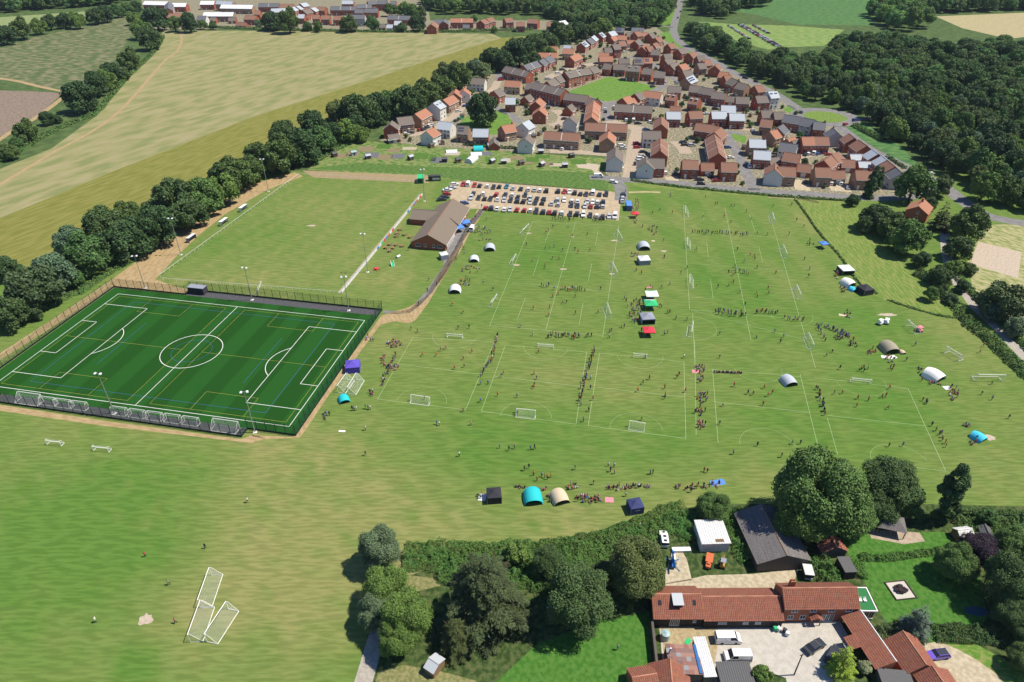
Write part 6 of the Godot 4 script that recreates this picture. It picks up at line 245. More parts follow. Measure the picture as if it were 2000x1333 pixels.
const GARDENS := [
[90.4,-475.1,1.9,0,0,1],[79.6,-541.3,1.1,0,0,2],[33.5,-528,1.8,0,0,3],[104.2,-472.9,2.1,0,0,4],[40.5,-465.7,1.1,0,0,5],[30.6,-474.3,2,0,0,6],[56.6,-549.9,1.2,0,0,7],[118.5,-483.2,1,0,0,8],[40.7,-549,1.9,0,0,9],[44.6,-554.8,1.5,0,0,10],[118.3,-473.1,1.7,0,0,11],[17.9,-529.1,1.4,0,0,12],[62.6,-561.1,1.8,0,0,13],[90.7,-445.2,0.9,0,0,14],[68.5,-564.6,1.8,0,0,15],[111.2,-457.1,2,0,0,16],
[87.6,-565,1.2,0,0,17],[18.5,-544.6,1.3,0,0,18],[133.5,-526.7,1.2,0,0,19],[66.1,-572.2,1.3,0,0,20],[86.2,-434.4,1.4,0,0,21],[33.4,-564.3,1.5,0,0,22],[143,-497.2,2,0,0,23],[100.8,-572.3,1,0,0,24],[92.7,-430.2,1.6,0,0,25],[142.3,-528.3,1.3,0,0,26],[71.5,-419.4,1.4,0,0,27],[-0.8,-550.7,1.4,0,0,28],[89.5,-585.4,1.8,0,0,29],[148.2,-536.4,1,0,0,30],[86,-418.3,1.3,0,0,31],
[2.2,-560.5,1.6,0,0,32],[84.4,-592.2,1.4,0,0,33],[60,-596.2,2,0,0,34],[87.2,-410,1.2,0,0,35],[-1.9,-565.4,1.7,0,0,36],[14.7,-581.3,1.3,0,0,37],[-14.2,-552.6,1.6,0,0,38],[-12.5,-558.9,1.6,0,0,39],[-3.4,-571.6,1.5,0,0,40],[138.7,-574.8,1.4,0,0,41],[101.6,-597.6,1.2,0,0,42],[93.9,-601.5,1.6,0,0,43],[144.7,-572.8,1.6,0,0,44],[136.4,-581.7,1.2,0,0,45],[22,-596.6,1,0,0,46],
[65.6,-608.2,1.6,0,0,47],[35.7,-603.8,1,0,0,48],[143.7,-579.8,1.3,0,0,49],[6.7,-592.6,1,0,0,50],[12.6,-599.5,0.9,0,0,51],[160.8,-568.7,1.3,0,0,52],[56.7,-617.8,1.9,0,0,53],[9.8,-606.2,1.8,0,0,54],[18.8,-614.9,1.3,0,0,55],[39.2,-626.9,0.9,0,0,56],[20.7,-630.9,1,0,0,57],[142.9,-693.5,1.8,0,7,1],[132.5,-681.5,1.6,0,7,2],[136.7,-664.9,1.4,0,7,3],[138.1,-713.8,1.9,0,7,4],[120.3,-675.1,2,0,7,5],
[126,-714.6,1.6,0,7,6],[144,-644.7,1.5,0,7,7],[111.7,-671.5,1.9,0,7,8],[127.4,-725,1.7,0,7,9],[114.7,-659.2,2.1,0,7,10],[118.3,-719.8,1,0,7,11],[101.2,-692.9,1.7,0,7,12],[104.1,-716.2,1.5,0,7,13],[119.5,-638.7,1.3,0,7,14],[121.8,-740.5,1.7,0,7,15],[101.5,-652.1,1,0,7,16],[96,-660,2.1,0,7,17],[97.8,-717.8,2.1,0,7,18],[109.1,-734.6,1.7,0,7,19],[100.1,-724.2,2,0,7,20],
[124.5,-624.4,2,0,7,21],[151.7,-616.1,1.1,0,7,22],[94.2,-652.7,2,0,7,23],[87.4,-708.5,2,0,7,24],[83.7,-701,1.9,0,7,25],[85.9,-657,1.4,0,7,26],[150.8,-608.8,1.3,0,7,27],[97.7,-738.2,1.5,0,7,28],[93.4,-732.9,1.6,0,7,29],[87.4,-724,1.2,0,7,30],[80.9,-664,1.7,0,7,31],[79.1,-655.2,1.9,0,7,32],[123.5,-608.7,1.4,0,7,33],[87.2,-639,2,0,7,34],[83.9,-730,1.6,0,7,35],
[150.4,-600.9,1.3,0,7,36],[95.3,-746.5,1.9,0,7,37],[93.2,-628.4,1.3,0,7,38],[70.8,-682.9,1.9,0,7,39],[77.6,-722.2,1.1,0,7,40],[143.6,-599.5,1.5,0,7,41],[69.3,-705,2,0,7,42],[81,-638.9,1.7,0,7,43],[65.2,-690.2,0.9,0,7,44],[65.3,-679.5,0.9,0,7,45],[91.7,-620.5,2,0,7,46],[124.2,-596.2,1.6,0,7,47],[61.1,-697.7,1.4,0,7,48],[128.4,-591.1,0.9,0,7,49],[59.3,-668.6,2.1,0,7,50],
[158.9,-585.8,1.6,0,7,51],[56.7,-686.7,1.8,0,7,52],[52.7,-665.1,1.7,0,7,53],[47.1,-670.8,1.7,0,7,54],[48.5,-660,2.1,0,7,55],[47.9,-651,1.8,0,7,56],[48.9,-629.2,1.1,0,7,57],[27.7,-643.7,1.2,0,7,58],[-21.5,-394.4,1.5,0,4,1],[-47.8,-391.3,1.1,0,4,2],[-57.8,-384.7,1.2,0,4,3],[9.2,-377.1,1.6,0,4,4],[-23.9,-403.4,0.9,0,4,5],[-6,-397.7,1.4,0,4,6],[-60.7,-390.6,1.4,0,4,7],[10,-401.6,1.6,0,4,8],
[36.8,-384.6,1.2,0,4,9],[179.6,-438.9,1.4,0,1,1],[175.6,-452.9,1.3,0,1,2],[167.6,-426.1,2,0,1,3],[165.4,-418.2,1.9,0,1,4],[161.5,-435.2,1.7,0,1,5],[155.2,-439,1.4,0,1,6],[157.8,-459.1,1.4,0,1,7],[190.5,-387,1,0,1,8],[149.4,-442.3,1.6,0,1,9],[166.9,-472.6,1.1,0,1,10],[173.3,-481.3,1.8,0,1,11],[151.9,-462.2,1.8,0,1,12],[154.2,-401.8,1.8,0,1,13],[165.1,-391,2,0,1,14],
[160.6,-473.9,1.9,0,1,15],[143.7,-419.1,1.4,0,1,16],[156.8,-392.5,1.7,0,1,17],[143,-411.2,1.8,0,1,18],[174.7,-490.9,2,0,1,19],[166.7,-488.2,1.3,0,1,20],[132.9,-442,1.3,0,1,21],[169,-373.8,1.2,0,1,22],[147.9,-486.8,1.7,0,1,23],[123.3,-446.2,1.5,0,1,24],[118.1,-440.5,2,0,1,25],[116.8,-427.7,1.4,0,1,26],[107.8,-406.2,0.9,0,1,27],[103.3,-411.1,1.1,0,1,28],[161.6,-442.2,1.7,1,1,1],
[149.3,-433.7,1.3,1,1,2],[155.5,-469.7,1.6,1,1,3],[168.2,-384.7,1.6,1,1,4],[139,-423.6,1.6,1,1,5],[147.7,-469.3,1.1,1,1,6],[153.6,-479.6,2.1,1,1,7],[111.4,-316.6,1.1,0,3,1],[113,-331.3,1.2,0,3,2],[114.5,-339,1.6,0,3,3],[98.8,-341,1.7,0,3,4],[149,-311.9,0.9,0,3,5],[91.6,-338.5,1.6,0,3,6],[126.5,-355,1.3,0,3,7],[151.6,-345.3,1.9,0,3,8],[142.7,-362.6,2.1,0,3,9],[138.8,-367.8,1.5,0,3,10],
[137.5,-374,1.5,0,3,11],[104.3,-382,1.8,0,3,12],[99.5,-386.2,1.2,0,3,13],[84.5,-472.5,1.4,1,0,1],[50.1,-537.7,1.6,1,0,2],[38.5,-533.5,1.9,1,0,3],[94.5,-543.4,1,1,0,4],[116.1,-490,1.5,1,0,5],[18.8,-517.5,1.7,1,0,6],[95.1,-549.8,1.7,1,0,7],[14.2,-498.7,1.9,1,0,8],[11.9,-505.8,1,1,0,9],[83,-560.7,0.9,1,0,10],[78.2,-439.9,1.6,1,0,11],[5.9,-515.4,2,1,0,12],[56.2,-567.7,2,1,0,13],
[105.2,-562.8,1.5,1,0,14],[1,-520.1,1.7,1,0,15],[6.4,-538.9,1.2,1,0,16],[135.6,-533.7,1.1,1,0,17],[113,-564.7,0.9,1,0,18],[139.6,-539.4,1.6,1,0,19],[113.1,-436.1,1,1,0,20],[87.6,-424.4,1.4,1,0,21],[47.9,-591.8,1.3,1,0,22],[152.9,-553.9,1.7,1,0,23],[11.9,-587.8,2.1,1,0,24],[-9.9,-569.7,1.2,1,0,25],[60,-611.2,1.9,1,0,26],[49.1,-613.8,1.1,1,0,27],[16.3,-608.7,1.2,1,0,28],
[26.2,-623.7,1.3,1,0,29],[139.4,-699.7,1,1,7,1],[131.7,-711.8,1.5,1,7,2],[150.1,-636.6,0.9,1,7,3],[119.3,-647.2,1.1,1,7,4],[119.6,-726.9,1.3,1,7,5],[128.2,-734.6,1.9,1,7,6],[149.3,-622.6,1.7,1,7,7],[120,-629.7,1.1,1,7,8],[105,-637.7,1.7,1,7,9],[82.7,-688,1.6,1,7,10],[131.2,-606.3,2,1,7,11],[91.2,-741.3,1.2,1,7,12],[74.8,-710.3,1.5,1,7,13],[-20.4,-460.4,1.2,0,2,1],[2.6,-460.7,2.1,0,2,2],
[-7.2,-474.4,1.1,0,2,3],[9.4,-454.1,1.7,0,2,4],[9.3,-437.5,1.8,0,2,5],[-9.1,-480.8,1.1,0,2,6],[-13.8,-485,1.6,0,2,7],[11.8,-470.7,1.7,0,2,8],[-27.8,-489,2,0,2,9],[21.1,-436.3,2,0,2,10],[-39.7,-411.4,1.9,0,2,11],[-3.9,-404.8,1.5,0,2,12],[7.1,-408.9,1,0,2,13],[34.7,-447.8,1.1,0,2,14],[7.2,-500.9,1.7,0,2,15],[19,-403.3,1.5,0,2,16],[3.5,-507.6,1.7,0,2,17],[36.2,-416.1,1.2,0,2,18],
[-19.4,-526.7,1.7,0,2,19],[-21,-533.5,1.7,0,2,20],[-17.2,-545,1,0,2,21],[-31.1,-431.8,1.2,1,2,1],[9.5,-444.5,1.9,1,2,2],[-46.9,-438.7,1.1,1,2,3],[23.4,-452,1,1,2,4],[41.9,-447.5,1.5,1,2,5],[27.1,-408.5,1.2,1,2,6],[-25.5,-522.1,2.1,1,2,7],[83.6,-335.7,1.2,0,6,1],[57.5,-356.1,1.9,0,6,2],[43.1,-381.6,1.9,0,6,3],[82.2,-383.5,1.2,0,6,4],[61.1,-398,2,0,6,5],[147,-335.9,1.5,1,3,1],
[127.5,-370.3,1.7,1,3,2],[109.2,-398.7,1.6,1,3,3],[158.1,-347,1.2,0,10,1],[191.4,-356.1,0.9,0,10,2],[-38.9,-379,1.1,1,4,1],[-10.3,-382.8,1.3,1,4,2],[-41.8,-386.5,1.8,1,4,3],[12.3,-390.4,1.4,1,4,4],[16,-395.6,1.5,1,4,5],[21.6,-388.3,1,1,4,6],[30.4,-393,1.6,1,4,7],[38.4,-394,1.9,1,4,8],
]
const LEVEL := 0.004
var M := {}
var rng := RandomNumberGenerator.new()
var taken := {}
var cache := {}


class Shape:
	var v := PackedVector3Array()
	var n := PackedVector3Array()
	var c := PackedColorArray()
	var t := PackedVector2Array()
	var col := Color.WHITE
	var m := Transform3D.IDENTITY

	func tri(a: Vector3, b: Vector3, d: Vector3) -> void:  # counter-clockwise seen from outside
		a = m * a
		b = m * b
		d = m * d
		var q := (b - a).cross(d - a)
		if q.length_squared() < 1e-14:
			return
		q = q.normalized()
		v.append(a)
		v.append(d)
		v.append(b)
		for i in 3:
			n.append(q)
			c.append(col)

	func quad(a: Vector3, b: Vector3, d: Vector3, e: Vector3) -> void:
		tri(a, b, d)
		tri(a, d, e)

	func hexa(p: Array) -> void:  # eight corners: bottom ring 0-3, top ring 4-7, counter-clockwise seen from above
		quad(p[3], p[2], p[1], p[0])
		quad(p[4], p[5], p[6], p[7])
		for i in 4:
			var j := (i + 1) % 4
			quad(p[i], p[j], p[j + 4], p[i + 4])

	func box(lo: Vector3, hi: Vector3) -> void:
		hexa([Vector3(lo.x, lo.y, hi.z), Vector3(hi.x, lo.y, hi.z), Vector3(hi.x, lo.y, lo.z), Vector3(lo.x, lo.y, lo.z), Vector3(lo.x, hi.y, hi.z), Vector3(hi.x, hi.y, hi.z), Vector3(hi.x, hi.y, lo.z), Vector3(lo.x, hi.y, lo.z)])

	func tube(a: Vector3, b: Vector3, ra: float, rb: float, k := 6, caps := true) -> void:
		var d := (b - a).normalized()
		var s := d.cross(Vector3.UP if absf(d.y) < 0.9 else Vector3.RIGHT).normalized()
		var u := s.cross(d)
		for i in k:
			var p := s * cos(TAU * i / k) + u * sin(TAU * i / k)
			var q := s * cos(TAU * (i + 1) / k) + u * sin(TAU * (i + 1) / k)
			quad(a + q * ra, a + p * ra, b + p * rb, b + q * rb)
			if caps:
				tri(a, a + p * ra, a + q * ra)
				tri(b, b + q * rb, b + p * rb)

	func mesh(mat: Material) -> ArrayMesh:
		var am := ArrayMesh.new()
		add_to(am, mat)
		return am

	func add_to(am: ArrayMesh, mat: Material) -> void:
		var a := []
		a.resize(Mesh.ARRAY_MAX)
		a[Mesh.ARRAY_VERTEX] = v
		a[Mesh.ARRAY_NORMAL] = n
		a[Mesh.ARRAY_COLOR] = c
		if t.size() == v.size():
			a[Mesh.ARRAY_TEX_UV] = t
			a[Mesh.ARRAY_TEX_UV2] = t
		am.add_surface_from_arrays(Mesh.PRIMITIVE_TRIANGLES, a)
		am.surface_set_material(am.get_surface_count() - 1, mat)


func V(x: float, y: float, z: float) -> Vector3:
	return Vector3(x, y, z)


func lin(r: float, g: float, b: float) -> Color:
	return Color(r, g, b).linear_to_srgb()


func numbered(called: String) -> String:
	taken[called] = taken.get(called, -1) + 1
	return called if taken[called] == 0 else "%s_%03d" % [called, taken[called]]


func tag(o: Node, label := "", category := "", group := "", kind := "") -> void:
	if label: o.set_meta("label", label)
	if category: o.set_meta("category", category)
	if group: o.set_meta("group", group)
	if kind: o.set_meta("kind", kind)


func base(called: String, at: Vector3, turn := 0.0) -> Node3D:
	var o := Node3D.new()
	o.name = numbered(called)
	add_child(o)
	o.position = at
	o.rotation.y = turn
	return o


func top(called: String, mesh: Mesh, at := Vector3.ZERO, turn := 0.0) -> MeshInstance3D:
	var o := MeshInstance3D.new()
	o.mesh = mesh
	o.name = numbered(called)
	add_child(o)
	o.position = at
	o.rotation.y = turn
	return o


func part(parent: Node3D, called: String, mesh: Mesh, at := Vector3.ZERO, turn := 0.0) -> MeshInstance3D:
	var o := MeshInstance3D.new()
	o.mesh = mesh
	o.name = called
	parent.add_child(o, true)
	o.position = at
	o.rotation.y = turn
	return o


func nth(n: int) -> String:
	var w := ["", "first", "second", "third", "fourth", "fifth", "sixth", "seventh", "eighth", "ninth", "tenth"]
	if n < w.size():
		return w[n]
	var e: String = "th" if n % 100 in [11, 12, 13] else ["th", "st", "nd", "rd", "th", "th", "th", "th", "th", "th"][n % 10]
	return str(n) + e


# ------------------------------------------------------------------ materials
func plain(called: String, r: float, g: float, b: float, rough := 0.85, metal := 0.0) -> StandardMaterial3D:
	var m := StandardMaterial3D.new()
	m.resource_name = called
	m.albedo_color = lin(r, g, b)
	m.roughness = rough
	m.metallic = metal
	m.metallic_specular = 0.35
	M[called] = m
	return m


func noise_tex(sd: int, freq: float, cols: Array, size := 512, octaves := 5, lo := 0.25, hi := 0.75) -> NoiseTexture2D:
	var f := FastNoiseLite.new()
	f.seed = sd
	f.noise_type = FastNoiseLite.TYPE_SIMPLEX_SMOOTH
	f.frequency = freq
	f.fractal_octaves = octaves
	var ramp := Gradient.new()
	var off := PackedFloat32Array()
	var cc := PackedColorArray()
	for i in cols.size():
		off.append(lo + (hi - lo) * i / maxf(1.0, cols.size() - 1.0))
		cc.append(cols[i])
	ramp.offsets = off
	ramp.colors = cc
	var t := NoiseTexture2D.new()
	t.width = size
	t.height = size
	t.seamless = true
	t.noise = f
	t.color_ramp = ramp
	return t


var fine_tex: NoiseTexture2D
var patch_tex: NoiseTexture2D


func ground_mat(called: String, cols: Array, su: float, sv: float, freq := 0.02, strength := 1.0) -> StandardMaterial3D:
	# colour patches of su x sv metres a repeat along the sheet's own direction, with a finer grain multiplied in
	var m := StandardMaterial3D.new()
	m.resource_name = called
	m.albedo_texture = noise_tex(hash(called) % 1000, freq, cols)
	m.uv1_scale = V(1.0 / su, 1.0 / sv, 1)
	m.detail_enabled = true
	m.detail_blend_mode = BaseMaterial3D.BLEND_MODE_MUL
	m.detail_albedo = fine_tex
	m.detail_uv_layer = BaseMaterial3D.DETAIL_UV_2
	m.uv2_scale = V(1 / 9.0, 1 / 9.0, 1)
	m.roughness = 0.95
	m.metallic_specular = 0.2
	M[called] = m
	return m


func grain_mat(called: String, cols: Array, metres: float, freq := 0.03, rough := 0.85) -> StandardMaterial3D:
	var m := StandardMaterial3D.new()
	m.resource_name = called
	m.albedo_texture = noise_tex(hash(called) % 1000, freq, cols, 256)
	m.uv1_triplanar = true
	m.uv1_world_triplanar = true
	m.uv1_scale = Vector3.ONE / metres
	m.roughness = rough
	m.metallic_specular = 0.3
	M[called] = m
	return m


func leaf_mat(called: String, r: float, g: float, b: float) -> void:
	var m := plain(called, r, g, b, 0.7)
	m.vertex_color_use_as_albedo = true
	m.backlight_enabled = true
	m.backlight = lin(0.10, 0.13, 0.04)


func materials() -> void:
	fine_tex = noise_tex(5, 0.09, [Color(0.82, 0.82, 0.80), Color(0.95, 0.95, 0.95), Color(1, 1, 1)], 512, 5, 0.2, 0.8)
	patch_tex = noise_tex(6, 0.03, [Color(0.87, 0.90, 0.86), Color(1, 1, 1)], 512, 5, 0.3, 0.7)
	var g := StandardMaterial3D.new()
	g.resource_name = "playing_grass"
	g.vertex_color_use_as_albedo = true
	g.albedo_texture = fine_tex
	g.uv1_scale = V(1 / 6.0, 1 / 6.0, 1)
	g.detail_enabled = true
	g.detail_blend_mode = BaseMaterial3D.BLEND_MODE_MUL
	g.detail_albedo = patch_tex
	g.detail_uv_layer = BaseMaterial3D.DETAIL_UV_2
	g.uv2_scale = V(1 / 90.0, 1 / 16.0, 1)
	g.roughness = 0.95
	g.metallic_specular = 0.2
	M["playing_grass"] = g
	ground_mat("meadow", [lin(.06, .10, .035), lin(.10, .15, .05)], 90, 90)
	ground_mat("pale_crop", [lin(.20, .225, .09), lin(.25, .25, .11), lin(.285, .268, .13), lin(.31, .285, .15)], 420, 150, 0.03)
	ground_mat("olive_crop", [lin(.165, .175, .038), lin(.20, .20, .05), lin(.235, .225, .068)], 200, 40, 0.03)
	ground_mat("rough_pasture", [lin(.075, .12, .045), lin(.13, .15, .07), lin(.22, .21, .12)], 120, 60)
	ground_mat("far_green", [lin(.20, .26, .10), lin(.27, .31, .15)], 80, 30)
	ground_mat("far_green2", [lin(.055, .14, .05), lin(.085, .18, .06), lin(.12, .22, .07)], 90, 40)
	ground_mat("park_grass", [lin(.12, .22, .06), lin(.19, .28, .08), lin(.27, .32, .11)], 90, 30)
	ground_mat("straw", [lin(.36, .31, .17), lin(.44, .38, .22)], 60, 20)
	ground_mat("soil", [lin(.20, .155, .125), lin(.27, .21, .165)], 50, 20)
	ground_mat("cut_grass", [lin(.115, .20, .04), lin(.17, .235, .055), lin(.25, .27, .09)], 60, 9)
	ground_mat("paddock", [lin(.20, .24, .08), lin(.34, .33, .16), lin(.42, .38, .22)], 50, 22)
	ground_mat("sand", [lin(.44, .36, .28), lin(.52, .44, .35)], 12, 12)
	ground_mat("allot", [lin(.07, .15, .03), lin(.12, .21, .05), lin(.20, .25, .08), lin(.26, .22, .12)], 40, 22)
	ground_mat("long_grass", [lin(.055, .125, .03), lin(.09, .175, .04), lin(.15, .21, .06)], 26, 8)
	ground_mat("plot_soil", [lin(.19, .15, .09), lin(.30, .24, .15)], 7, 2)
	ground_mat("plot_green", [lin(.05, .13, .02), lin(.12, .21, .05)], 5, 1.5)
	ground_mat("plot_sheet", [lin(.12, .13, .15), lin(.17, .175, .19)], 6, 6)
	ground_mat("plot_pale", [lin(.38, .33, .24), lin(.48, .43, .33)], 6, 6)
	ground_mat("furrow", [lin(.26, .20, .11), lin(.38, .30, .18)], 60, 1.6, 0.03)
	ground_mat("estate", [lin(.12, .15, .07), lin(.25, .215, .16), lin(.40, .345, .26)], 40, 40, 0.05)
	ground_mat("gravel", [lin(.40, .315, .215), lin(.49, .40, .28)], 30, 30)
	ground_mat("dirt", [lin(.33, .24, .125), lin(.43, .32, .18)], 40, 14)
	ground_mat("tarmac", [lin(.185, .18, .18), lin(.235, .23, .23)], 40, 40)
	ground_mat("pale_tarmac", [lin(.34, .31, .27), lin(.42, .39, .34)], 12, 12)
	ground_mat("block_paving", [lin(.36, .29, .22), lin(.45, .37, .29)], 16, 16)
	ground_mat("green_lawn", [lin(.085, .20, .035), lin(.13, .25, .045), lin(.17, .26, .06)], 50, 20)
	ground_mat("vivid_lawn", [lin(.048, .145, .022), lin(.070, .18, .03), lin(.09, .195, .04)], 14, 14)
	ground_mat("verge_lawn", [lin(.09, .21, .03), lin(.15, .24, .05), lin(.24, .26, .09)], 18, 12)
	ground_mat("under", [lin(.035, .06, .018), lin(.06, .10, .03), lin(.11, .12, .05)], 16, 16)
	ground_mat("pale_gravel", [lin(.40, .34, .235), lin(.53, .46, .34)], 14, 14)
	ground_mat("concrete", [lin(.45, .42, .375), lin(.52, .49, .44)], 18, 18)
	ground_mat("yard_gravel", [lin(.34, .27, .155), lin(.44, .36, .22)], 10, 10)
	ground_mat("dry_grass", [lin(.15, .17, .06), lin(.27, .25, .12)], 10, 10)
	ground_mat("asphalt", [lin(.075, .075, .085), lin(.10, .10, .11)], 12, 12)
	for k in [["leaf_dark", .080, .138, .046], ["leaf_mid", .115, .205, .055], ["leaf_pale", .15, .22, .115], ["leaf_olive", .11, .155, .06], ["leaf_poplar", .085, .155, .055], ["leaf_conifer", .075, .105, .042], ["leaf_yew", .10, .125, .04], ["leaf_purple", .045, .03, .05], ["leaf_blue", .12, .18, .165], ["leaf_gold", .30, .42, .055], ["leaf_shrub", .11, .225, .05], ["leaf_white", .30, .36, .24]]:
		leaf_mat(k[0], k[1], k[2], k[3])
	grain_mat("bark", [lin(.06, .045, .03), lin(.13, .10, .07)], 1.5)
	# house materials
	grain_mat("roof_g", [lin(.14, .118, .105), lin(.20, .17, .148)], 5, 0.05)
	grain_mat("roof_o", [lin(.30, .135, .085), lin(.39, .195, .13)], 5, 0.05)
	grain_mat("roof_s", [lin(.33, .37, .42), lin(.42, .46, .50)], 6, 0.05, 0.6)
	grain_mat("roof_d", [lin(.10, .105, .12), lin(.15, .155, .17)], 5, 0.05, 0.65)
	grain_mat("roof_r", [lin(.20, .105, .075), lin(.28, .155, .11)], 5, 0.05)
	grain_mat("roof_W", [lin(.62, .65, .68), lin(.74, .76, .78)], 9, 0.03, 0.5)
	grain_mat("wall_b", [lin(.29, .082, .05), lin(.38, .135, .08)], 3, 0.06)
	grain_mat("wall_w", [lin(.62, .61, .57), lin(.70, .69, .65)], 5)
	grain_mat("wall_t", [lin(.29, .175, .115), lin(.37, .24, .16)], 3, 0.06)
	grain_mat("wall_y", [lin(.45, .35, .21), lin(.54, .43, .28)], 3, 0.06)
	grain_mat("wall_p", [lin(.40, .40, .39), lin(.48, .48, .47)], 5)
	plain("trim", .68, .66, .62, 0.5)
	plain("frame", .75, .75, .73, 0.4)
	plain("glass", .03, .035, .045, 0.08)
	plain("door_white", .72, .72, .70, 0.4)
	plain("door_dark", .05, .06, .08, 0.4)
	plain("solar", .05, .06, .10, 0.15)
	plain("white_paint", .80, .80, .78, 0.5)
	plain("line_white", .36, .44, .25, 0.9)
	plain("turf_line", .74, .76, .72, 0.9)
	plain("turf_yellow", .42, .40, .08, 0.9)
	plain("turf_blue", .05, .13, .32, 0.9)
	var tf := plain("turf", 1, 1, 1, 0.95)
	tf.vertex_color_use_as_albedo = true
	tf.metallic_specular = 0.1
	tf.albedo_texture = fine_tex
	tf.uv1_scale = V(1 / 7.0, 1 / 7.0, 1)
	plain("fence_green", .012, .075, .045, 0.5)
	plain("fence_dark", .01, .02, .028, 0.6)
	plain("steel", .42, .44, .45, 0.4, 0.6)
	plain("lamp_head", .62, .64, .66, 0.35)
	plain("net", .72, .74, .72, 0.9)
	plain("black", .02, .02, .024, 0.6)
	plain("rubber", .018, .018, .018, 0.8)
	plain("timber", .24, .15, .085, 0.8)
	plain("timber_dark", .055, .042, .034, 0.85)
	plain("grey_fence", .21, .19, .17, 0.9)
	plain("headlamp", .7, .7, .68, 0.15)
	var cl := {"W": [.74, .74, .73], "S": [.46, .48, .50], "D": [.035, .04, .05], "R": [.38, .03, .03], "B": [.05, .10, .26], "G": [.05, .28, .12], "T": [.03, .18, .26], "V": [.76, .76, .75], "P": [.16, .10, .55]}
	for k in cl:
		var m := plain("paint_" + k, cl[k][0], cl[k][1], cl[k][2], 0.3)
		m.clearcoat_enabled = true
		m.clearcoat = 0.6
		m.clearcoat_roughness = 0.08
	var cloth := {"purple": [.10, .07, .42], "black": [.03, .03, .04], "navy": [.035, .045, .13], "white": [.78, .78, .76], "dark": [.045, .045, .055], "blue": [.08, .22, .62], "green": [.03, .42, .16], "grey": [.24, .26, .32], "red": [.62, .04, .07], "silver": [.62, .65, .68], "turquoise": [.02, .45, .48], "beige": [.55, .45, .32], "camo": [.30, .27, .20], "cyan": [.06, .50, .72], "pink": [.62, .22, .27], "lightgrey": [.42, .46, .52]}
	for k in cloth:
		plain("cloth_" + k, cloth[k][0], cloth[k][1], cloth[k][2], 0.8)
	var pm := plain("clothing", 1, 1, 1, 0.85)
	pm.vertex_color_use_as_albedo = true
	var pt := plain("pantile", 1, 1, 1, 0.85)
	pt.vertex_color_use_as_albedo = true
	grain_mat("fibre_cement", [lin(.075, .065, .06), lin(.16, .15, .15), lin(.24, .225, .225)], 3.5, 0.06)
	grain_mat("farm_brick", [lin(.29, .10, .06), lin(.38, .155, .09)], 1.6, 0.06)
	grain_mat("white_sheet", [lin(.50, .51, .52), lin(.62, .62, .61)], 5, 0.03, 0.5)
	grain_mat("dark_sheet", [lin(.085, .085, .09), lin(.13, .13, .13)], 2.5, 0.05)
	grain_mat("weathered_board", [lin(.07, .065, .06), lin(.14, .13, .115)], 1.5, 0.08)
	grain_mat("roof_club", [lin(.15, .12, .095), lin(.21, .175, .14)], 6, 0.05)
	plain("lead", .40, .43, .46, 0.5)
	plain("turf_roof", .03, .16, .055, 0.95)
	plain("machine_blue", .03, .13, .36, 0.4)
	plain("machine_orange", .50, .13, .05, 0.5)
	plain("machine_yellow", .42, .24, .05, 0.5)
	plain("tank", .30, .42, .42, 0.4)
	plain("pond", .05, .09, .13, 0.05)


# ------------------------------------------------------------------ flat sheets
func pts(a: Array) -> PackedVector2Array:
	var p := PackedVector2Array()
	for i in range(0, a.size(), 2):
		p.append(Vector2(a[i], a[i + 1]))
	return p


func flat(p: PackedVector2Array, y: float, angle: float) -> Shape:
	var s := Shape.new()
	var ix := Geometry2D.triangulate_polygon(p)
	var u := Vector2(cos(angle), sin(angle))
	for i in ix:
		s.v.append(V(p[i].x, y, p[i].y))
		s.n.append(Vector3.UP)
		s.c.append(Color.WHITE)
		s.t.append(Vector2(p[i].dot(u), p[i].dot(u.orthogonal())))
	return s


func sheet(called: String, p: PackedVector2Array, level: int, mat: String, angle := 0.0) -> MeshInstance3D:
	var s := flat(p, level * LEVEL, angle)
	if s.v.is_empty():
		push_warning("no triangles: " + called)
	var o := top(called, s.mesh(M[mat]))
	tag(o, "", "", "", "structure")
	return o


func ribbon(p: PackedVector2Array, w: float, y: float) -> Shape:
	var s := Shape.new()
	var l := PackedVector2Array()
	var r := PackedVector2Array()
	for i in p.size():
		var d := (p[mini(i + 1, p.size() - 1)] - p[maxi(i - 1, 0)]).normalized()
		var k := d.orthogonal() * w / 2
		l.append(p[i] - k)
		r.append(p[i] + k)
	for i in p.size() - 1:
		for q in [l[i], r[i + 1], l[i + 1], l[i], r[i], r[i + 1]]:
			s.v.append(V(q.x, y, q.y))
			s.n.append(Vector3.UP)
			s.c.append(Color.WHITE)
			s.t.append(q)
	return s


func smooth(p: PackedVector2Array) -> PackedVector2Array:
	var o := PackedVector2Array()
	for i in p.size() - 1:
		var a := p[maxi(i - 1, 0)]
		var b := p[i]
		var c := p[i + 1]
		var d := p[mini(i + 2, p.size() - 1)]
		for k in 5:
			o.append(b.cubic_interpolate(c, a, d, k / 5.0))
	o.append(p[p.size() - 1])
	return o


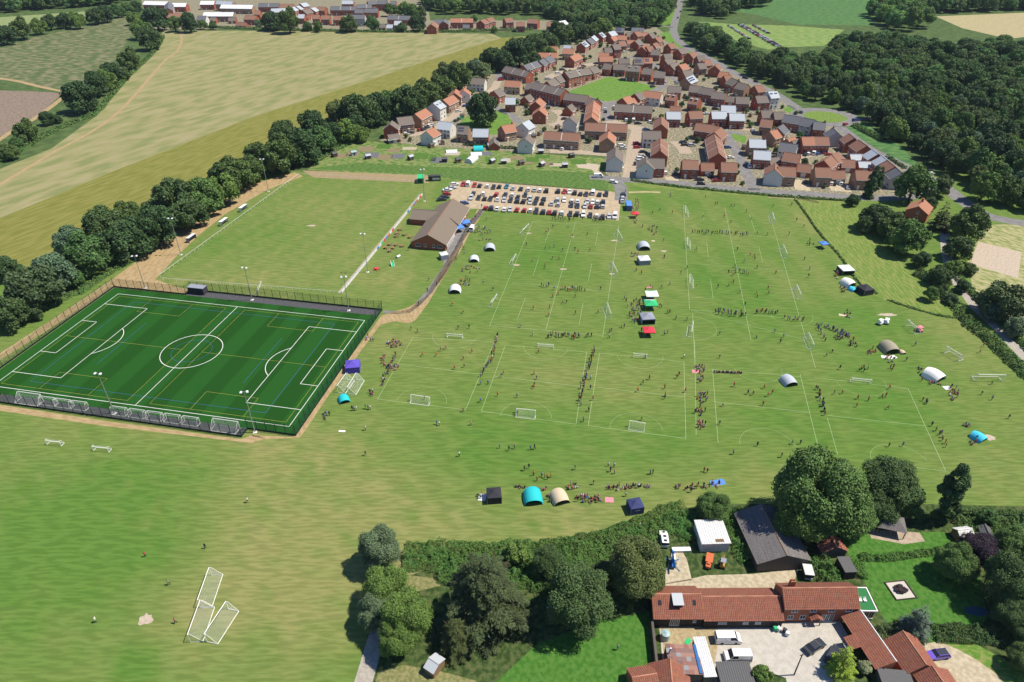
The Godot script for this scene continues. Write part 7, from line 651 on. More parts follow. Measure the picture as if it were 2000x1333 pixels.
func grass_colour(x: float, z: float, a: FastNoiseLite, b: FastNoiseLite) -> Color:
	var dry := 0.28 + 0.24 * a.get_noise_2d(x, z) + 0.12 * b.get_noise_2d(x, z)
	for q in GRASS_PATCHES:
		var dx: float = x - q[0]
		var dz: float = z - q[1]
		var k: float = (dx * dx + dz * dz) / (q[2] * q[2])
		if k < 4.0:
			dry += q[3] * exp(-k * 1.4) * (0.75 + 0.9 * b.get_noise_2d(x * 1.7 + 40, z * 1.7))
	# mown stripes
	if x > 50 and x < 150 and z < -205:  # broad mower stripes of the upper right pitches
		dry += 0.16 if fposmod((x + (z + 250) * -0.10) / 9.0, 2.0) < 1.0 else -0.05
	if x < -36 and x > -150 and z < -215:  # the football field, striped lengthways
		var u := x * 0.93 + z * 0.36
		dry += 0.13 if fposmod(u / 4.2, 2.0) < 1.0 else -0.05
		dry += 0.16
	if z > -205:
		dry += 0.05 if fposmod((z + x * 0.12) / 3.4, 2.0) < 1.0 else -0.03
	dry = clampf(dry, 0.0, 1.0)
	return Color(.112, .212, .040).lerp(Color(.255, .262, .095), dry)


func grounds() -> void:
	# the open ground beyond everything, out to the horizon
	var p := PackedVector2Array([Vector2(-4000, -6000), Vector2(4000, -6000), Vector2(4000, 600), Vector2(-4000, 600)])
	var s := flat(p, -0.02, 0.2)
	tag(top("ground", s.mesh(M["meadow"])), "", "", "", "structure")
	# the mown grass: one sheet whose colour changes with dry and lush growth
	var a := FastNoiseLite.new()
	a.seed = 3
	a.frequency = 0.018
	a.fractal_octaves = 4
	var b := FastNoiseLite.new()
	b.seed = 9
	b.frequency = 0.09
	b.fractal_octaves = 3
	s = Shape.new()
	var step := 2.5
	var x0 := -245.0
	var z0 := -335.0
	var nx := 204
	var nz := 118
	var grid := PackedColorArray()
	for j in nz + 1:
		for i in nx + 1:
			grid.append(grass_colour(x0 + i * step, z0 + j * step, a, b))
	for j in nz:
		for i in nx:
			var q := [[i, j], [i + 1, j], [i + 1, j + 1], [i, j], [i + 1, j + 1], [i, j + 1]]
			for k in q:
				var w := Vector2(x0 + k[0] * step, z0 + k[1] * step)
				s.v.append(V(w.x, 0, w.y))
				s.n.append(Vector3.UP)
				s.c.append(grid[k[1] * (nx + 1) + k[0]])
				s.t.append(w)
	tag(top("playing_field", s.mesh(M["playing_grass"])), "", "", "", "structure")
	for q in SHEETS:
		sheet(q[0], pts(q[4]), q[2], q[1], q[3])
	for q in ROADS:
		tag(top(q[0], ribbon(smooth(pts(q[4])), q[3], q[2] * LEVEL).mesh(M[q[1]])), "", "", "", "structure")
	# roundabout: ring road, kerb and grass island
	var rc := Vector2(ROUNDABOUT[0], ROUNDABOUT[1])
	var rr: float = ROUNDABOUT[2]
	var ring := PackedVector2Array()
	var isle := PackedVector2Array()
	for i in 40:
		ring.append(rc + Vector2(cos(TAU * i / 40), sin(TAU * i / 40)) * (rr + 8.0))
		isle.append(rc + Vector2(cos(TAU * i / 40), sin(TAU * i / 40)) * rr)
	sheet("roundabout_road", ring, 5, "tarmac")
	s = Shape.new()
	for i in 40:
		var e := isle[i]
		var f := isle[(i + 1) % 40]
		s.quad(V(f.x, 0, f.y), V(e.x, 0, e.y), V(e.x, .12, e.y), V(f.x, .12, f.y))
	tag(top("roundabout_kerb", s.mesh(M["trim"])), "", "", "", "structure")
	sheet("roundabout_island", isle, 30, "verge_lawn")
	# worn bare earth in the goal mouths
	for q in BARE_SPOTS:
		var e := PackedVector2Array()
		for i in 14:
			var k := rng.randf_range(0.65, 1.15)
			e.append(Vector2(q[0] + cos(TAU * i / 14) * q[2] * k, q[1] + sin(TAU * i / 14) * q[3] * k))
		sheet("bare_patch", e, 1, "sand")
	# painted lines of the grass pitches
	for q in PITCH_LINES:
		s = Shape.new()
		for i in range(0, q.size(), 4):
			var r := ribbon(PackedVector2Array([Vector2(q[i], q[i + 1]), Vector2(q[i + 2], q[i + 3])]), 0.08, LEVEL)
			s.v.append_array(r.v)
			s.n.append_array(r.n)
			s.c.append_array(r.c)
		tag(top("pitch_marking", s.mesh(M["line_white"])), "", "", "", "structure")
	for q in PITCH_ARCS:
		var e := PackedVector2Array()
		for i in 25:
			var w := deg_to_rad(q[3] - 88 + 176.0 * i / 24)
			e.append(Vector2(q[0] + cos(w) * q[2], q[1] - sin(w) * q[2]))
		tag(top("pitch_marking", ribbon(e, 0.05, LEVEL * 1.5).mesh(M["line_white"])), "", "", "", "structure")


# ------------------------------------------------------------------ the green artificial pitch
var PO := Vector2(-139.49, -210.40)
var PU := Vector2(cos(0.1948), sin(0.1948))


func at3g(u: float, v: float) -> Vector2:
	return PO + PU * u + Vector2(-PU.y, PU.x) * v


func at3(u: float, v: float, y := 0.0) -> Vector3:
	var q := at3g(u, v)
	return V(q.x, y, q.y)


const PL := 92.26
const PW := 54.59


func line3g(s: Shape, l: Array, w: float, y: float) -> void:
	var p := PackedVector2Array()
	for i in range(0, l.size(), 2):
		p.append(at3g(l[i], l[i + 1]))
	var r := ribbon(p, w, y)
	s.v.append_array(r.v)
	s.n.append_array(r.n)
	s.c.append_array(r.c)


func arc3g(s: Shape, cu: float, cv: float, r: float, a0: float, a1: float, w: float, y: float) -> void:
	var l := []
	for i in 33:
		var a := deg_to_rad(a0 + (a1 - a0) * i / 32)
		l += [cu + cos(a) * r, cv + sin(a) * r]
	line3g(s, l, w, y)


func green_pitch() -> void:
	var s := Shape.new()
	var y := 3 * LEVEL
	var n := 17
	var u0 := -4.3
	var u1 := 95.4
	for i in n:
		var col := Color(.018, .074, .014) if i % 2 else Color(.0225, .091, .0185)
		var a := u0 + (u1 - u0) * i / n
		var b := u0 + (u1 - u0) * (i + 1) / n
		for q in [[a, -3.7], [b, -3.7], [b, 57.4], [a, -3.7], [b, 57.4], [a, 57.4]]:
			var w := at3g(q[0], q[1])
			s.v.append(V(w.x, y, w.y))
			s.n.append(Vector3.UP)
			s.c.append(col)
			s.t.append(w)
	tag(top("artificial_pitch", s.mesh(M["turf"])), "", "", "", "structure")
	for q in [[24, -7.2, 95.4, -3.7], [6, 57.4, 81.7, 60.6]]:
		sheet("asphalt_strip", PackedVector2Array([at3g(q[0], q[1]), at3g(q[2], q[1]), at3g(q[2], q[3]), at3g(q[0], q[3])]), 3, "asphalt")
	s = Shape.new()
	y = 4 * LEVEL
	var m := PW / 2
	line3g(s, [0, 0, PL, 0, PL, PW, 0, PW, 0, 0], 0.16, y)
	s = Shape.new()
	for q in [[0, 0, PL, 0], [PL, 0, PL, PW], [PL, PW, 0, PW], [0, PW, 0, 0], [PL / 2, 0, PL / 2, PW], [0, m - 20.15, 16.5, m - 20.15], [16.5, m - 20.15, 16.5, m + 20.15], [0, m + 20.15, 16.5, m + 20.15], [0, m - 9.16, 5.5, m - 9.16], [5.5, m - 9.16, 5.5, m + 9.16], [0, m + 9.16, 5.5, m + 9.16], [PL, m - 20.15, PL - 16.5, m - 20.15], [PL - 16.5, m - 20.15, PL - 16.5, m + 20.15], [PL, m + 20.15, PL - 16.5, m + 20.15], [PL, m - 9.16, PL - 5.5, m - 9.16], [PL - 5.5, m - 9.16, PL - 5.5, m + 9.16], [PL, m + 9.16, PL - 5.5, m + 9.16]]:
		line3g(s, q, 0.14, y)
	arc3g(s, PL / 2, m, 9.15, 0, 360, 0.17, y)
	arc3g(s, 11, m, 9.15, -53, 53, 0.17, y)
	arc3g(s, PL - 11, m, 9.15, 127, 233, 0.17, y)
	tag(top("white_marking", s.mesh(M["turf_line"])), "", "", "", "structure")
	s = Shape.new()
	y = 4.6 * LEVEL
	for k in [-1, 1]:  # two small yellow pitches across the big one
		var cu: float = PL / 2 + k * 24
		for q in [[cu - 20.5, 1.5, cu + 20.5, 1.5], [cu + 20.5, 1.5, cu + 20.5, PW - 1.5], [cu + 20.5, PW - 1.5, cu - 20.5, PW - 1.5], [cu - 20.5, PW - 1.5, cu - 20.5, 1.5], [cu - 20.5, m, cu + 20.5, m], [cu - 8, 1.5, cu - 8, 9.5], [cu - 8, 9.5, cu + 8, 9.5], [cu + 8, 9.5, cu + 8, 1.5], [cu - 8, PW - 1.5, cu - 8, PW - 9.5], [cu - 8, PW - 9.5, cu + 8, PW - 9.5], [cu + 8, PW - 9.5, cu + 8, PW - 1.5]]:
			line3g(s, q, 0.06, y)
	tag(top("yellow_marking", s.mesh(M["turf_yellow"])), "", "", "", "structure")
	s = Shape.new()
	y = 5.2 * LEVEL
	for q in [[9, 4, 9, PW - 4], [PL - 9, 4, PL - 9, PW - 4], [9, 4, PL - 9, 4], [9, PW - 4, PL - 9, PW - 4], [22, m - 12, 22, m + 12], [PL - 22, m - 12, PL - 22, m + 12]]:
		line3g(s, q, 0.08, y)
	arc3g(s, PL / 2, m, 6, 0, 360, 0.08, y)
	tag(top("blue_marking", s.mesh(M["turf_blue"])), "", "", "", "structure")
	# the mesh fence: four runs, each a thing made of posts, mesh panels and kick boards
	fence([[-4.6, -4.0], [24, -4.0], [24, -7.4], [95.7, -7.4]], "green weld mesh fence with dark posts along the far side of the artificial pitch")
	fence([[95.7, -7.4], [95.7, 57.7]], "tall green weld mesh fence between the artificial pitch and the families")
	fence([[95.7, 57.7], [82, 57.7], [82, 60.9], [5.7, 60.9], [5.7, 57.7], [-4.6, 57.7]], "green weld mesh fence along the near side behind the stored goals")
	fence([[-4.6, 57.7], [-4.6, -4.0]], "green weld mesh fence at the left end beside the dirt path")
	# low rail between turf and storage strip
	# stored goals
	var k := 0
	for q in [[12.5, 9.2, 1], [19.6, 4.9, 0], [24.6, 4.9, 0], [29.7, 4.9, 0], [42.0, 4.9, 0], [47.5, 4.9, 0], [52.8, 4.9, 0], [58.2, 4.9, 0], [63.6, 4.9, 0], [72.5, 9.2, 1]]:
		k += 1
		var big: bool = q[2] == 1
		var o := goal(at3(q[0] - 0.0, 57.9), at3(q[0] + (7.3 if big else 4.6), 57.9), -1, 2 if big else 3)
		tag(o, ("big white goal stored at the %s end of the near fence row" % ("left" if k == 1 else "right")) if big else "white small sided goal stored behind the near fence, %s from the left" % nth(k), "goal", "goals stored along the near fence")
	# storage cabin
	var c := base("storage_cabin", at3(27.5, -6.2), -0.1948)
	tag(c, "dark steel storage cabin at the far side of the artificial pitch", "cabin")
	s = Shape.new()
	s.box(V(-3, 0, -1.3), V(3, 2.5, 1.3))
	part(c, "body", s.mesh(M["cloth_dark"]))
	s = Shape.new()
	s.box(V(-3.1, 2.5, -1.4), V(3.1, 2.68, 1.4))
	part(c, "roof", s.mesh(M["cloth_grey"]))
	for i in 12:
		s = Shape.new()
		s.box(V(-0.08, 0.1, 0), V(0.08, 2.4, 0.06))
		part(c, "rib", cached("cabin_rib", s, "black"), V(-2.7 + i * 0.49, 0, 1.3))


func cached(key: String, s: Shape, mat: String) -> ArrayMesh:
	if not cache.has(key):
		cache[key] = s.mesh(M[mat])
	return cache[key]


func fence(run: Array, label: String) -> void:
	var o := base("mesh_fence", at3(run[0][0], run[0][1]))
	tag(o, label, "fence")
	var here := o.position
	if not cache.has("fence_post"):
		var s := Shape.new()
		s.box(V(-0.06, 0, -0.05), V(0.06, 3.7, 0.05))
		cache["fence_post"] = s.mesh(M["fence_dark"])
		s = Shape.new()  # a mesh panel one metre wide: 19 uprights and 12 crosswires
		for i in 20:
			var x := (i + 0.5) / 20
			s.box(V(x - 0.0045, 0.1, -0.004), V(x + 0.0045, 3.6, 0.004))
		for i in 13:
			s.box(V(0, 0.22 + i * 0.275, -0.009), V(1, 0.232 + i * 0.275, -0.0045))
		cache["fence_panel"] = s.mesh(M["fence_green"])
		s = Shape.new()
		s.box(V(0, 0.01, 0.012), V(1, 0.55, 0.045))
		cache["fence_board"] = s.mesh(M["fence_dark"])
	for r in run.size() - 1:
		var a := at3(run[r][0], run[r][1])
		var b := at3(run[r + 1][0], run[r + 1][1])
		var d := b - a
		var k := maxi(1, roundi(d.length() / 2.9))
		var turn := atan2(-d.z, d.x)
		for i in k + 1:
			if i == k and r < run.size() - 2:
				continue
			part(o, "post", cache["fence_post"], a + d * i / k - here, turn)
		for i in k:
			var q := part(o, "mesh_panel", cache["fence_panel"], a + d * i / k - here, turn)
			q.scale.x = d.length() / k
			q = part(o, "kick_board", cache["fence_board"], a + d * i / k - here, turn)
			q.scale.x = d.length() / k


# ------------------------------------------------------------------ goals
func net_panel(s: Shape, a: Vector3, b: Vector3, c: Vector3, d: Vector3, step := 0.22) -> void:
	# a net of fine cords between the edges a-b and d-c
	var w := (a.distance_to(b) + d.distance_to(c)) / 2
	var h := (a.distance_to(d) + b.distance_to(c)) / 2
	var nrm := (b - a).cross(d - a).normalized()
	for i in range(1, maxi(2, int(w / step))):
		var k := float(i) / int(w / step)
		var p := a.lerp(b, k)
		var q := d.lerp(c, k)
		var e := (q - p).normalized().cross(nrm) * 0.0065
		s.quad(p - e, p + e, q + e, q - e)
	for i in range(1, maxi(2, int(h / step))):
		var k := float(i) / int(h / step)
		var p := a.lerp(d, k)
		var q := b.lerp(c, k)
		var e := (q - p).normalized().cross(nrm) * 0.0065
		s.quad(p - e, p + e, q + e, q - e)


func goal(a: Vector3, b: Vector3, sgn: int, kind: int) -> Node3D:
	# a and b are the feet of the posts; kinds: 0 mid size, 1 low training goal, 2 full size, 3 small sided
	var hh: float = [2.0, 1.5, 2.44, 1.9][kind]
	var deep: float = [1.5, 1.2, 2.3, 1.5][kind]
	var topd: float = [0.5, 0.6, 0.4, 0.9][kind]
	var d := b - a
	var w: float = d.length()
	var o := base("football_goal", (a + b) / 2, atan2(-d.z, d.x))
	var z := -deep * sgn
	var zt := -topd * sgn
	var key := "goal%.1f_%d_%d" % [w, sgn, kind]
	var rad := 0.06 if kind != 2 else 0.075
	if not cache.has(key):
		var s := Shape.new()
		s.tube(V(0, 0, 0), V(0, hh, 0), rad, rad, 6)
		cache[key] = s.mesh(M["white_paint"])
		s = Shape.new()
		s.tube(V(-w / 2, hh, 0), V(w / 2, hh, 0), rad, rad, 6)
		cache[key + "bar"] = s.mesh(M["white_paint"])
		s = Shape.new()
		for x in [-w / 2, w / 2]:
			s.tube(V(x, hh, 0), V(x, hh, zt), 0.035, 0.035, 5)
			s.tube(V(x, hh, zt), V(x, 0.05, z), 0.035, 0.035, 5)
			s.tube(V(x, 0.05, 0), V(x, 0.05, z), 0.05, 0.05, 5)
		s.tube(V(-w / 2, 0.05, z), V(w / 2, 0.05, z), rad * 0.8, rad * 0.8, 6)
		cache[key + "back"] = s.mesh(M["white_paint"])
		s = Shape.new()
		net_panel(s, V(-w / 2, hh, zt), V(w / 2, hh, zt), V(w / 2, 0.05, z), V(-w / 2, 0.05, z))
		net_panel(s, V(-w / 2, hh, 0), V(w / 2, hh, 0), V(w / 2, hh, zt), V(-w / 2, hh, zt))
		for x in [-w / 2, w / 2]:
			net_panel(s, V(x, hh, 0), V(x, hh, zt), V(x, 0.05, z), V(x, 0.05, 0))
		cache[key + "net"] = s.mesh(M["net"])
	part(o, "post", cache[key], V(-w / 2, 0, 0))
	part(o, "post", cache[key], V(w / 2, 0, 0))
	part(o, "crossbar", cache[key + "bar"])
	part(o, "back_frame", cache[key + "back"])
	part(o, "net", cache[key + "net"])
	return o


# ------------------------------------------------------------------ trees
func blob_crown(sd: int, lobes: int, leaves: int, flat_y: float, leaf: float, low := -0.55, taper := 0.0) -> Shape:
	# leaf clumps spread over the boughs of a crown of radius 1 about the origin
	var r := RandomNumberGenerator.new()
	r.seed = sd
	var s := Shape.new()
	var cen := PackedVector3Array([V(0, -0.1, 0)])
	var rad := PackedFloat32Array([0.45])
	var tone := PackedFloat32Array([0.9])
	for i in lobes:
		var y := r.randf_range(low, 0.95)
		var a := i * 2.39996 + r.randf_range(-0.6, 0.6)
		var w := sqrt(maxf(0.0, 1.0 - y * y)) * (1.0 - taper * (y + 1) / 2)
		var k := r.randf_range(0.5, 0.86)
		cen.append(V(cos(a) * w * k, y * flat_y * r.randf_range(0.62, 0.84), sin(a) * w * k))
		rad.append(r.randf_range(0.15, 0.36))
		tone.append(r.randf_range(0.7, 1.3))
	var done := 0
	var tries := 0
	while done < leaves and tries < leaves * 5:
		tries += 1
		var i := r.randi_range(0, cen.size() - 1)
		if r.randf() > rad[i] * rad[i] * 9.0:
			continue
		var d := V(r.randfn(), r.randfn() + 0.4, r.randfn()).normalized()
		if d.y < -0.35 and r.randf() < 0.7:
			continue
		var p := cen[i] + d * rad[i] * (r.randf_range(0.8, 1.0) if r.randf() < 0.75 else r.randf_range(1.0, 1.22))
		var deep := false
		for j in cen.size():
			if j != i and p.distance_squared_to(cen[j]) < rad[j] * rad[j] * 0.6:
				deep = true
				break
		if deep and r.randf() < 0.93:
			continue
		done += 1
		var nrm := (d * 0.8 + V(r.randfn(), r.randfn(), r.randfn()) * 0.6 + Vector3.UP * 0.3).normalized()
		var e := nrm.cross(V(r.randfn(), r.randfn(), r.randfn())).normalized()
		var f := nrm.cross(e)
		var z := leaf * r.randf_range(0.55, 1.3)
		var g := tone[i] * r.randf_range(0.6, 1.4)
		s.col = Color(g * r.randf_range(0.88, 1.14), g, g * r.randf_range(0.8, 1.15))
		s.quad(p - e * z - f * z * 0.55, p + e * z * 0.4 - f * z * 0.75, p + e * z + f * z * 0.5, p - e * z * 0.3 + f * z * 0.8)
	return s


func conifer_crown(sd: int, leaves: int, leaf: float, high: float, droop: float, broad := 1.0) -> Shape:
	# tiers of boughs, each a flat spray that droops; broad under 1 rounds the outline
	var r := RandomNumberGenerator.new()
	r.seed = sd
	var s := Shape.new()
	var tiers := 16
	var boughs := []
	for k in tiers:
		var h := 1.0 - (k + 0.5) / tiers
		for b in 5 + int(k * 0.8):
			boughs.append([h + r.randfn() * 0.02, r.randf() * TAU, pow(1.0 - h, broad) * r.randf_range(0.6, 1.08) + 0.05, r.randf_range(0.65, 1.35), r.randf_range(-0.1, 0.12)])
	var total := 0.0
	for b in boughs:
		total += b[2] * b[2] + 0.03
	for b in boughs:
		for i in int(leaves * (b[2] * b[2] + 0.03) / total):
			var q := pow(r.randf(), 0.55)
			var w: float = q * b[2]
			var side: float = r.randfn() * 0.30 * b[2] * (1.05 - q) + r.randfn() * 0.012
			var y: float = (b[0] - 0.5) * 2.0 * high + (b[4] * q - droop * q * q) * b[2] - absf(side) * 0.25 + r.randfn() * 0.012
			var dir := V(cos(b[1]), 0, sin(b[1]))
			var p: Vector3 = dir * w + V(-dir.z, 0, dir.x) * side + V(0, y, 0)
			var e := (dir * 0.8 + V(-dir.z, 0, dir.x) * signf(side) * 0.7 + V(0, b[4] - 0.5 * q * droop * 2.0, 0) + V(r.randfn(), r.randfn(), r.randfn()) * 0.25).normalized()
			var f := e.cross((Vector3.UP + V(r.randfn(), r.randfn(), r.randfn()) * 0.5).normalized()).normalized()
			var z := leaf * r.randf_range(0.6, 1.4)
			var g: float = b[3] * r.randf_range(0.65, 1.35)
			s.col = Color(g, g, g * r.randf_range(0.85, 1.1))
			s.quad(p - e * z - f * z * 0.25, p - f * z * 0.4 + e * z * 0.3, p + e * z * 1.5, p + f * z * 0.4)
	return s


func trunk_shape(sd: int, limbs: int, h: float) -> Shape:
	var r := RandomNumberGenerator.new()
	r.seed = sd
	var s := Shape.new()
	s.tube(V(0, -1.05, 0), V(0, -0.35, 0), 0.085, 0.06, 7, false)
	s.tube(V(0, -0.35, 0), V(r.randfn() * 0.04, h, r.randfn() * 0.04), 0.06, 0.02, 6, false)
	for i in limbs:
		var a := TAU * i / limbs + r.randf()
		var y := r.randf_range(-0.5, 0.1)
		var k := r.randf_range(0.4, 0.7)
		s.tube(V(0, y, 0), V(cos(a) * k, y + r.randf_range(0.25, 0.5), sin(a) * k), 0.04, 0.012, 5, false)
	return s


const LEAF := ["leaf_dark", "leaf_mid", "leaf_pale", "leaf_olive", "leaf_poplar", "leaf_conifer", "leaf_yew", "leaf_purple", "leaf_blue", "leaf_gold", "leaf_shrub", "leaf_white"]
const TREE_LOOK := ["dark green broadleaf tree", "bright green broadleaf tree", "pale grey green tree", "olive green tree", "tall narrow tree", "tall dark conifer", "dark yellowish conifer", "purple leaved tree", "blue green spruce", "golden conifer", "green shrub", "white variegated shrub"]
const TREE_PLACE := ["%s from the near end of the cereal field hedgerow", "%s from the near end of the pasture hedge", "%s from the near end of the far pasture hedge", "%s nearest of those before the town houses", "%s nearest of those along the country lane", "%s nearest of those around the farm", "%s nearest of those edging the right woodland"]
const TREE_NAME := ["oak_tree", "broadleaf_tree", "willow_tree", "olive_green_tree", "poplar_tree", "conifer_tree", "yew_tree", "copper_beech_tree", "spruce_tree", "golden_cypress_tree", "shrub", "variegated_shrub"]


func crown_mesh(kind: int, variant: int, near: bool) -> ArrayMesh:
	var key := "crown%d_%d_%s" % [kind, variant, near]
	if not cache.has(key):
		var s: Shape
		var sd := kind * 100 + variant * 7 + (50 if near else 0)
		match kind:
			4:
				s = blob_crown(sd, 40, 16000 if near else 6000, 2.6, 0.05 if near else 0.075, -0.95, 0.45)
			5:
				s = conifer_crown(sd, 42000, 0.022, 0.95, 0.28, 0.5)
			6:
				s = conifer_crown(sd, 12000, 0.04, 1.25, 0.3, 0.8)
			8:
				s = conifer_crown(sd, 20000, 0.028, 1.05, 0.12, 0.8)
			9:
				s = conifer_crown(sd, 16000, 0.03, 1.1, 0.35, 0.75)
			_:
				s = blob_crown(sd, 64 if near else 34, 34000 if near else 8500, 0.95, 0.024 if near else 0.052)
		var m: StandardMaterial3D = M[LEAF[kind]].duplicate()
		var tint := [Color(1, 1, 1), Color(1.1, 1.06, 0.97), Color(0.86, 0.92, 0.95)][variant % 3] as Color
		m.albedo_color = Color(m.albedo_color.r * tint.r, m.albedo_color.g * tint.g, m.albedo_color.b * tint.b)
		cache[key] = s.mesh(m)
	return cache[key]


func trunk_mesh(variant: int) -> ArrayMesh:
	var key := "trunk%d" % variant
	if not cache.has(key):
		cache[key] = trunk_shape(variant, 6, 0.6).mesh(M["bark"])
	return cache[key]


func forest() -> void:
	for q in TREES:
		var kind: int = q[3]
		var near: bool = q[5] == 5 and q[2] > 2.6
		var o := base(TREE_NAME[kind], V(q[0], 0, q[1]), rng.randf() * TAU)
		tag(o, "%s, %s" % [TREE_LOOK[kind], TREE_PLACE[q[5]] % nth(q[6])], "shrub" if kind >= 10 else "tree", ["hedgerow trees beside the cereal field", "hedge trees beside the pasture", "far hedge trees", "trees before the town", "lane side trees", "farm trees", "trees at the woodland edge"][q[5]])
		var r: float = q[2]
		var ys: float = q[4]
		var tall := 1.0
		if kind == 4: tall = 1.9
		elif kind in [5, 6, 8, 9]: tall = 1.12
		var hc: float = (1.05 if q[5] == 5 else 0.82) * r * ys * tall
		var c := part(o, "crown", crown_mesh(kind, rng.randi_range(0, 1 if near else 2), near), V(0, hc, 0))
		c.scale = V(r, r * ys, r)
		var t := part(o, "trunk", trunk_mesh(rng.randi_range(0, 2)), V(0, hc, 0))
		t.scale = V(r, hc / 1.05, r)
	# distant woods, each one mass
	var r2 := RandomNumberGenerator.new()
	r2.seed = 11
	for q in WOODS:
		var pg := pts(q[4])
		var lo := pg[0]
		var hi := pg[0]
		for p in pg:
			lo = lo.min(p)
			hi = hi.max(p)
		var spots := []
		var cells := {}
		var sp: float = q[2]
		for i in int((hi.x - lo.x) * (hi.y - lo.y) / (sp * sp) * 7):
			var p := Vector2(r2.randf_range(lo.x, hi.x), r2.randf_range(lo.y, hi.y))
			if p.length() < q[3] or not Geometry2D.is_point_in_polygon(p, pg):
				continue
			var ok := true
			for k in range(0, CLEARINGS.size(), 3):
				if p.distance_to(Vector2(CLEARINGS[k], CLEARINGS[k + 1])) < CLEARINGS[k + 2]:
					ok = false
			var cell := Vector2i((p / sp).floor())
			for dx in [-1, 0, 1]:
				for dy in [-1, 0, 1]:
					for w in cells.get(cell + Vector2i(dx, dy), []):
						if w.distance_squared_to(p) < sp * sp:
							ok = false
			if ok:
				if not cells.has(cell): cells[cell] = []
				cells[cell].append(p)
				spots.append(p)
		var mm := MultiMesh.new()
		mm.transform_format = MultiMesh.TRANSFORM_3D
		mm.use_colors = true
		mm.mesh = crown_mesh(0 if q[0] != "park_woodland" else 1, 0, false)
		mm.instance_count = spots.size()
		for i in spots.size():
			var rr := sp * r2.randf_range(0.52, 0.86)
			var ys := r2.randf_range(0.85, 1.2)
			mm.set_instance_transform(i, Transform3D(Basis(Vector3.UP, r2.randf() * TAU).scaled(V(rr, rr * ys, rr)), V(spots[i].x, rr * ys * 0.85 + r2.randf() * 2.5, spots[i].y)))
			var g := r2.randf_range(0.8, 1.9)
			mm.set_instance_color(i, Color(g * r2.randf_range(0.88, 1.15), g * r2.randf_range(0.95, 1.15), g * r2.randf_range(0.8, 1.1)))
		var o := MultiMeshInstance3D.new()
		o.multimesh = mm
		o.name = q[0]
		add_child(o)
		tag(o, q[1], "woodland", "", "stuff")


func hedges() -> void:
	var r := RandomNumberGenerator.new()
	r.seed = 21
	var nz := FastNoiseLite.new()
	nz.frequency = 0.12
	for q in HEDGES:
		var p := smooth(pts(q[5]))
		var s := Shape.new()
		var far := p[0].length()
		var leaf := clampf(far * 0.001, 0.12, 0.55)
		var w: float = q[2]
		var h: float = q[3]
		for i in p.size() - 1:
			var d := p[i + 1] - p[i]
			var n := int(d.length() * (w + 1.6 * h) / (leaf * leaf) * 1.25)
			var k := d.normalized().orthogonal()
			for j in n:
				var u := r.randf_range(-1.0, 1.0)
				var c := p[i] + d * r.randf() + k * u * w / 2 * (1.0 + 0.25 * nz.get_noise_2d(p[i].x * 3, p[i].y * 3))
				var high := h * (0.62 + 0.75 * nz.get_noise_2d(c.x * 3, c.y * 3) + 0.35 * nz.get_noise_2d(c.x * 9, c.y * 9)) * pow(maxf(0.0, 1.0 - u * u * u * u), 0.5)
				var at := V(c.x, maxf(0.04, high * (r.randf_range(0.82, 1.06) if r.randf() < 0.8 else r.randf())), c.y)
				var nrm := (V(k.x * u * 0.7, 0.8, k.y * u * 0.7) + V(r.randfn(), r.randfn(), r.randfn()) * 0.6).normalized()
				var e := nrm.cross(V(r.randfn(), r.randfn(), r.randfn())).normalized() * leaf * r.randf_range(0.5, 1.1)
				var f := nrm.cross(e)
				var g := r.randf_range(0.55, 1.4) * (1.0 + 0.5 * nz.get_noise_2d(c.x * 3 + 50, c.y * 3))
				s.col = Color(g * (1.0 + 0.5 * nz.get_noise_2d(c.x, c.y + 90)), g, g)
				s.quad(at - e - f * 0.5, at + e * 0.4 - f * 0.8, at + e + f * 0.5, at - e * 0.3 + f * 0.8)
		var o2 := top(q[0], s.mesh(M[LEAF[q[4]]]))
		tag(o2, q[1], "hedge" if q[0] == "hedge" else "shrubs")


# ------------------------------------------------------------------ houses
const WALL_LOOK := {"b": "red brick", "w": "white rendered", "t": "tan brick", "y": "yellow brick", "p": "grey rendered"}
const ROOF_LOOK := {"g": "grey tiled", "o": "orange tiled", "s": "pale slate", "d": "dark slate", "r": "brown tiled", "W": "white metal"}


func window_mesh(w: float, h: float) -> ArrayMesh:
	var key := "window%.2f_%.2f" % [w, h]
	if not cache.has(key):
		var am := ArrayMesh.new()
		var s := Shape.new()
		for x in [-w / 2, -0.035, w / 2 - 0.07]:
			s.box(V(x, 0, 0), V(x + 0.07, h, 0.05))
		for y in [0.0, h - 0.07]:
			s.box(V(-w / 2 + 0.07, y, 0), V(w / 2 - 0.07, y + 0.07, 0.045))
		s.box(V(-w / 2 - 0.08, -0.09, 0), V(w / 2 + 0.08, -0.005, 0.12))
		s.add_to(am, M["frame"])
		s = Shape.new()
		s.box(V(-w / 2 + 0.06, 0.06, 0.002), V(w / 2 - 0.06, h - 0.06, 0.02))
		s.add_to(am, M["glass"])
		cache[key] = am
	return cache[key]


func door_mesh(kind: int) -> ArrayMesh:
	var key := "door%d" % kind
	if not cache.has(key):
		var s := Shape.new()
		var w := 0.5 if kind < 2 else 1.1
		s.box(V(-w, 0, 0), V(w, 2.05, 0.06))
		s.box(V(-w - 0.25, 2.15, 0), V(w + 0.25, 2.28, 0.6))
		cache[key] = s.mesh(M["door_dark" if kind == 1 else "door_white"])
	return cache[key]


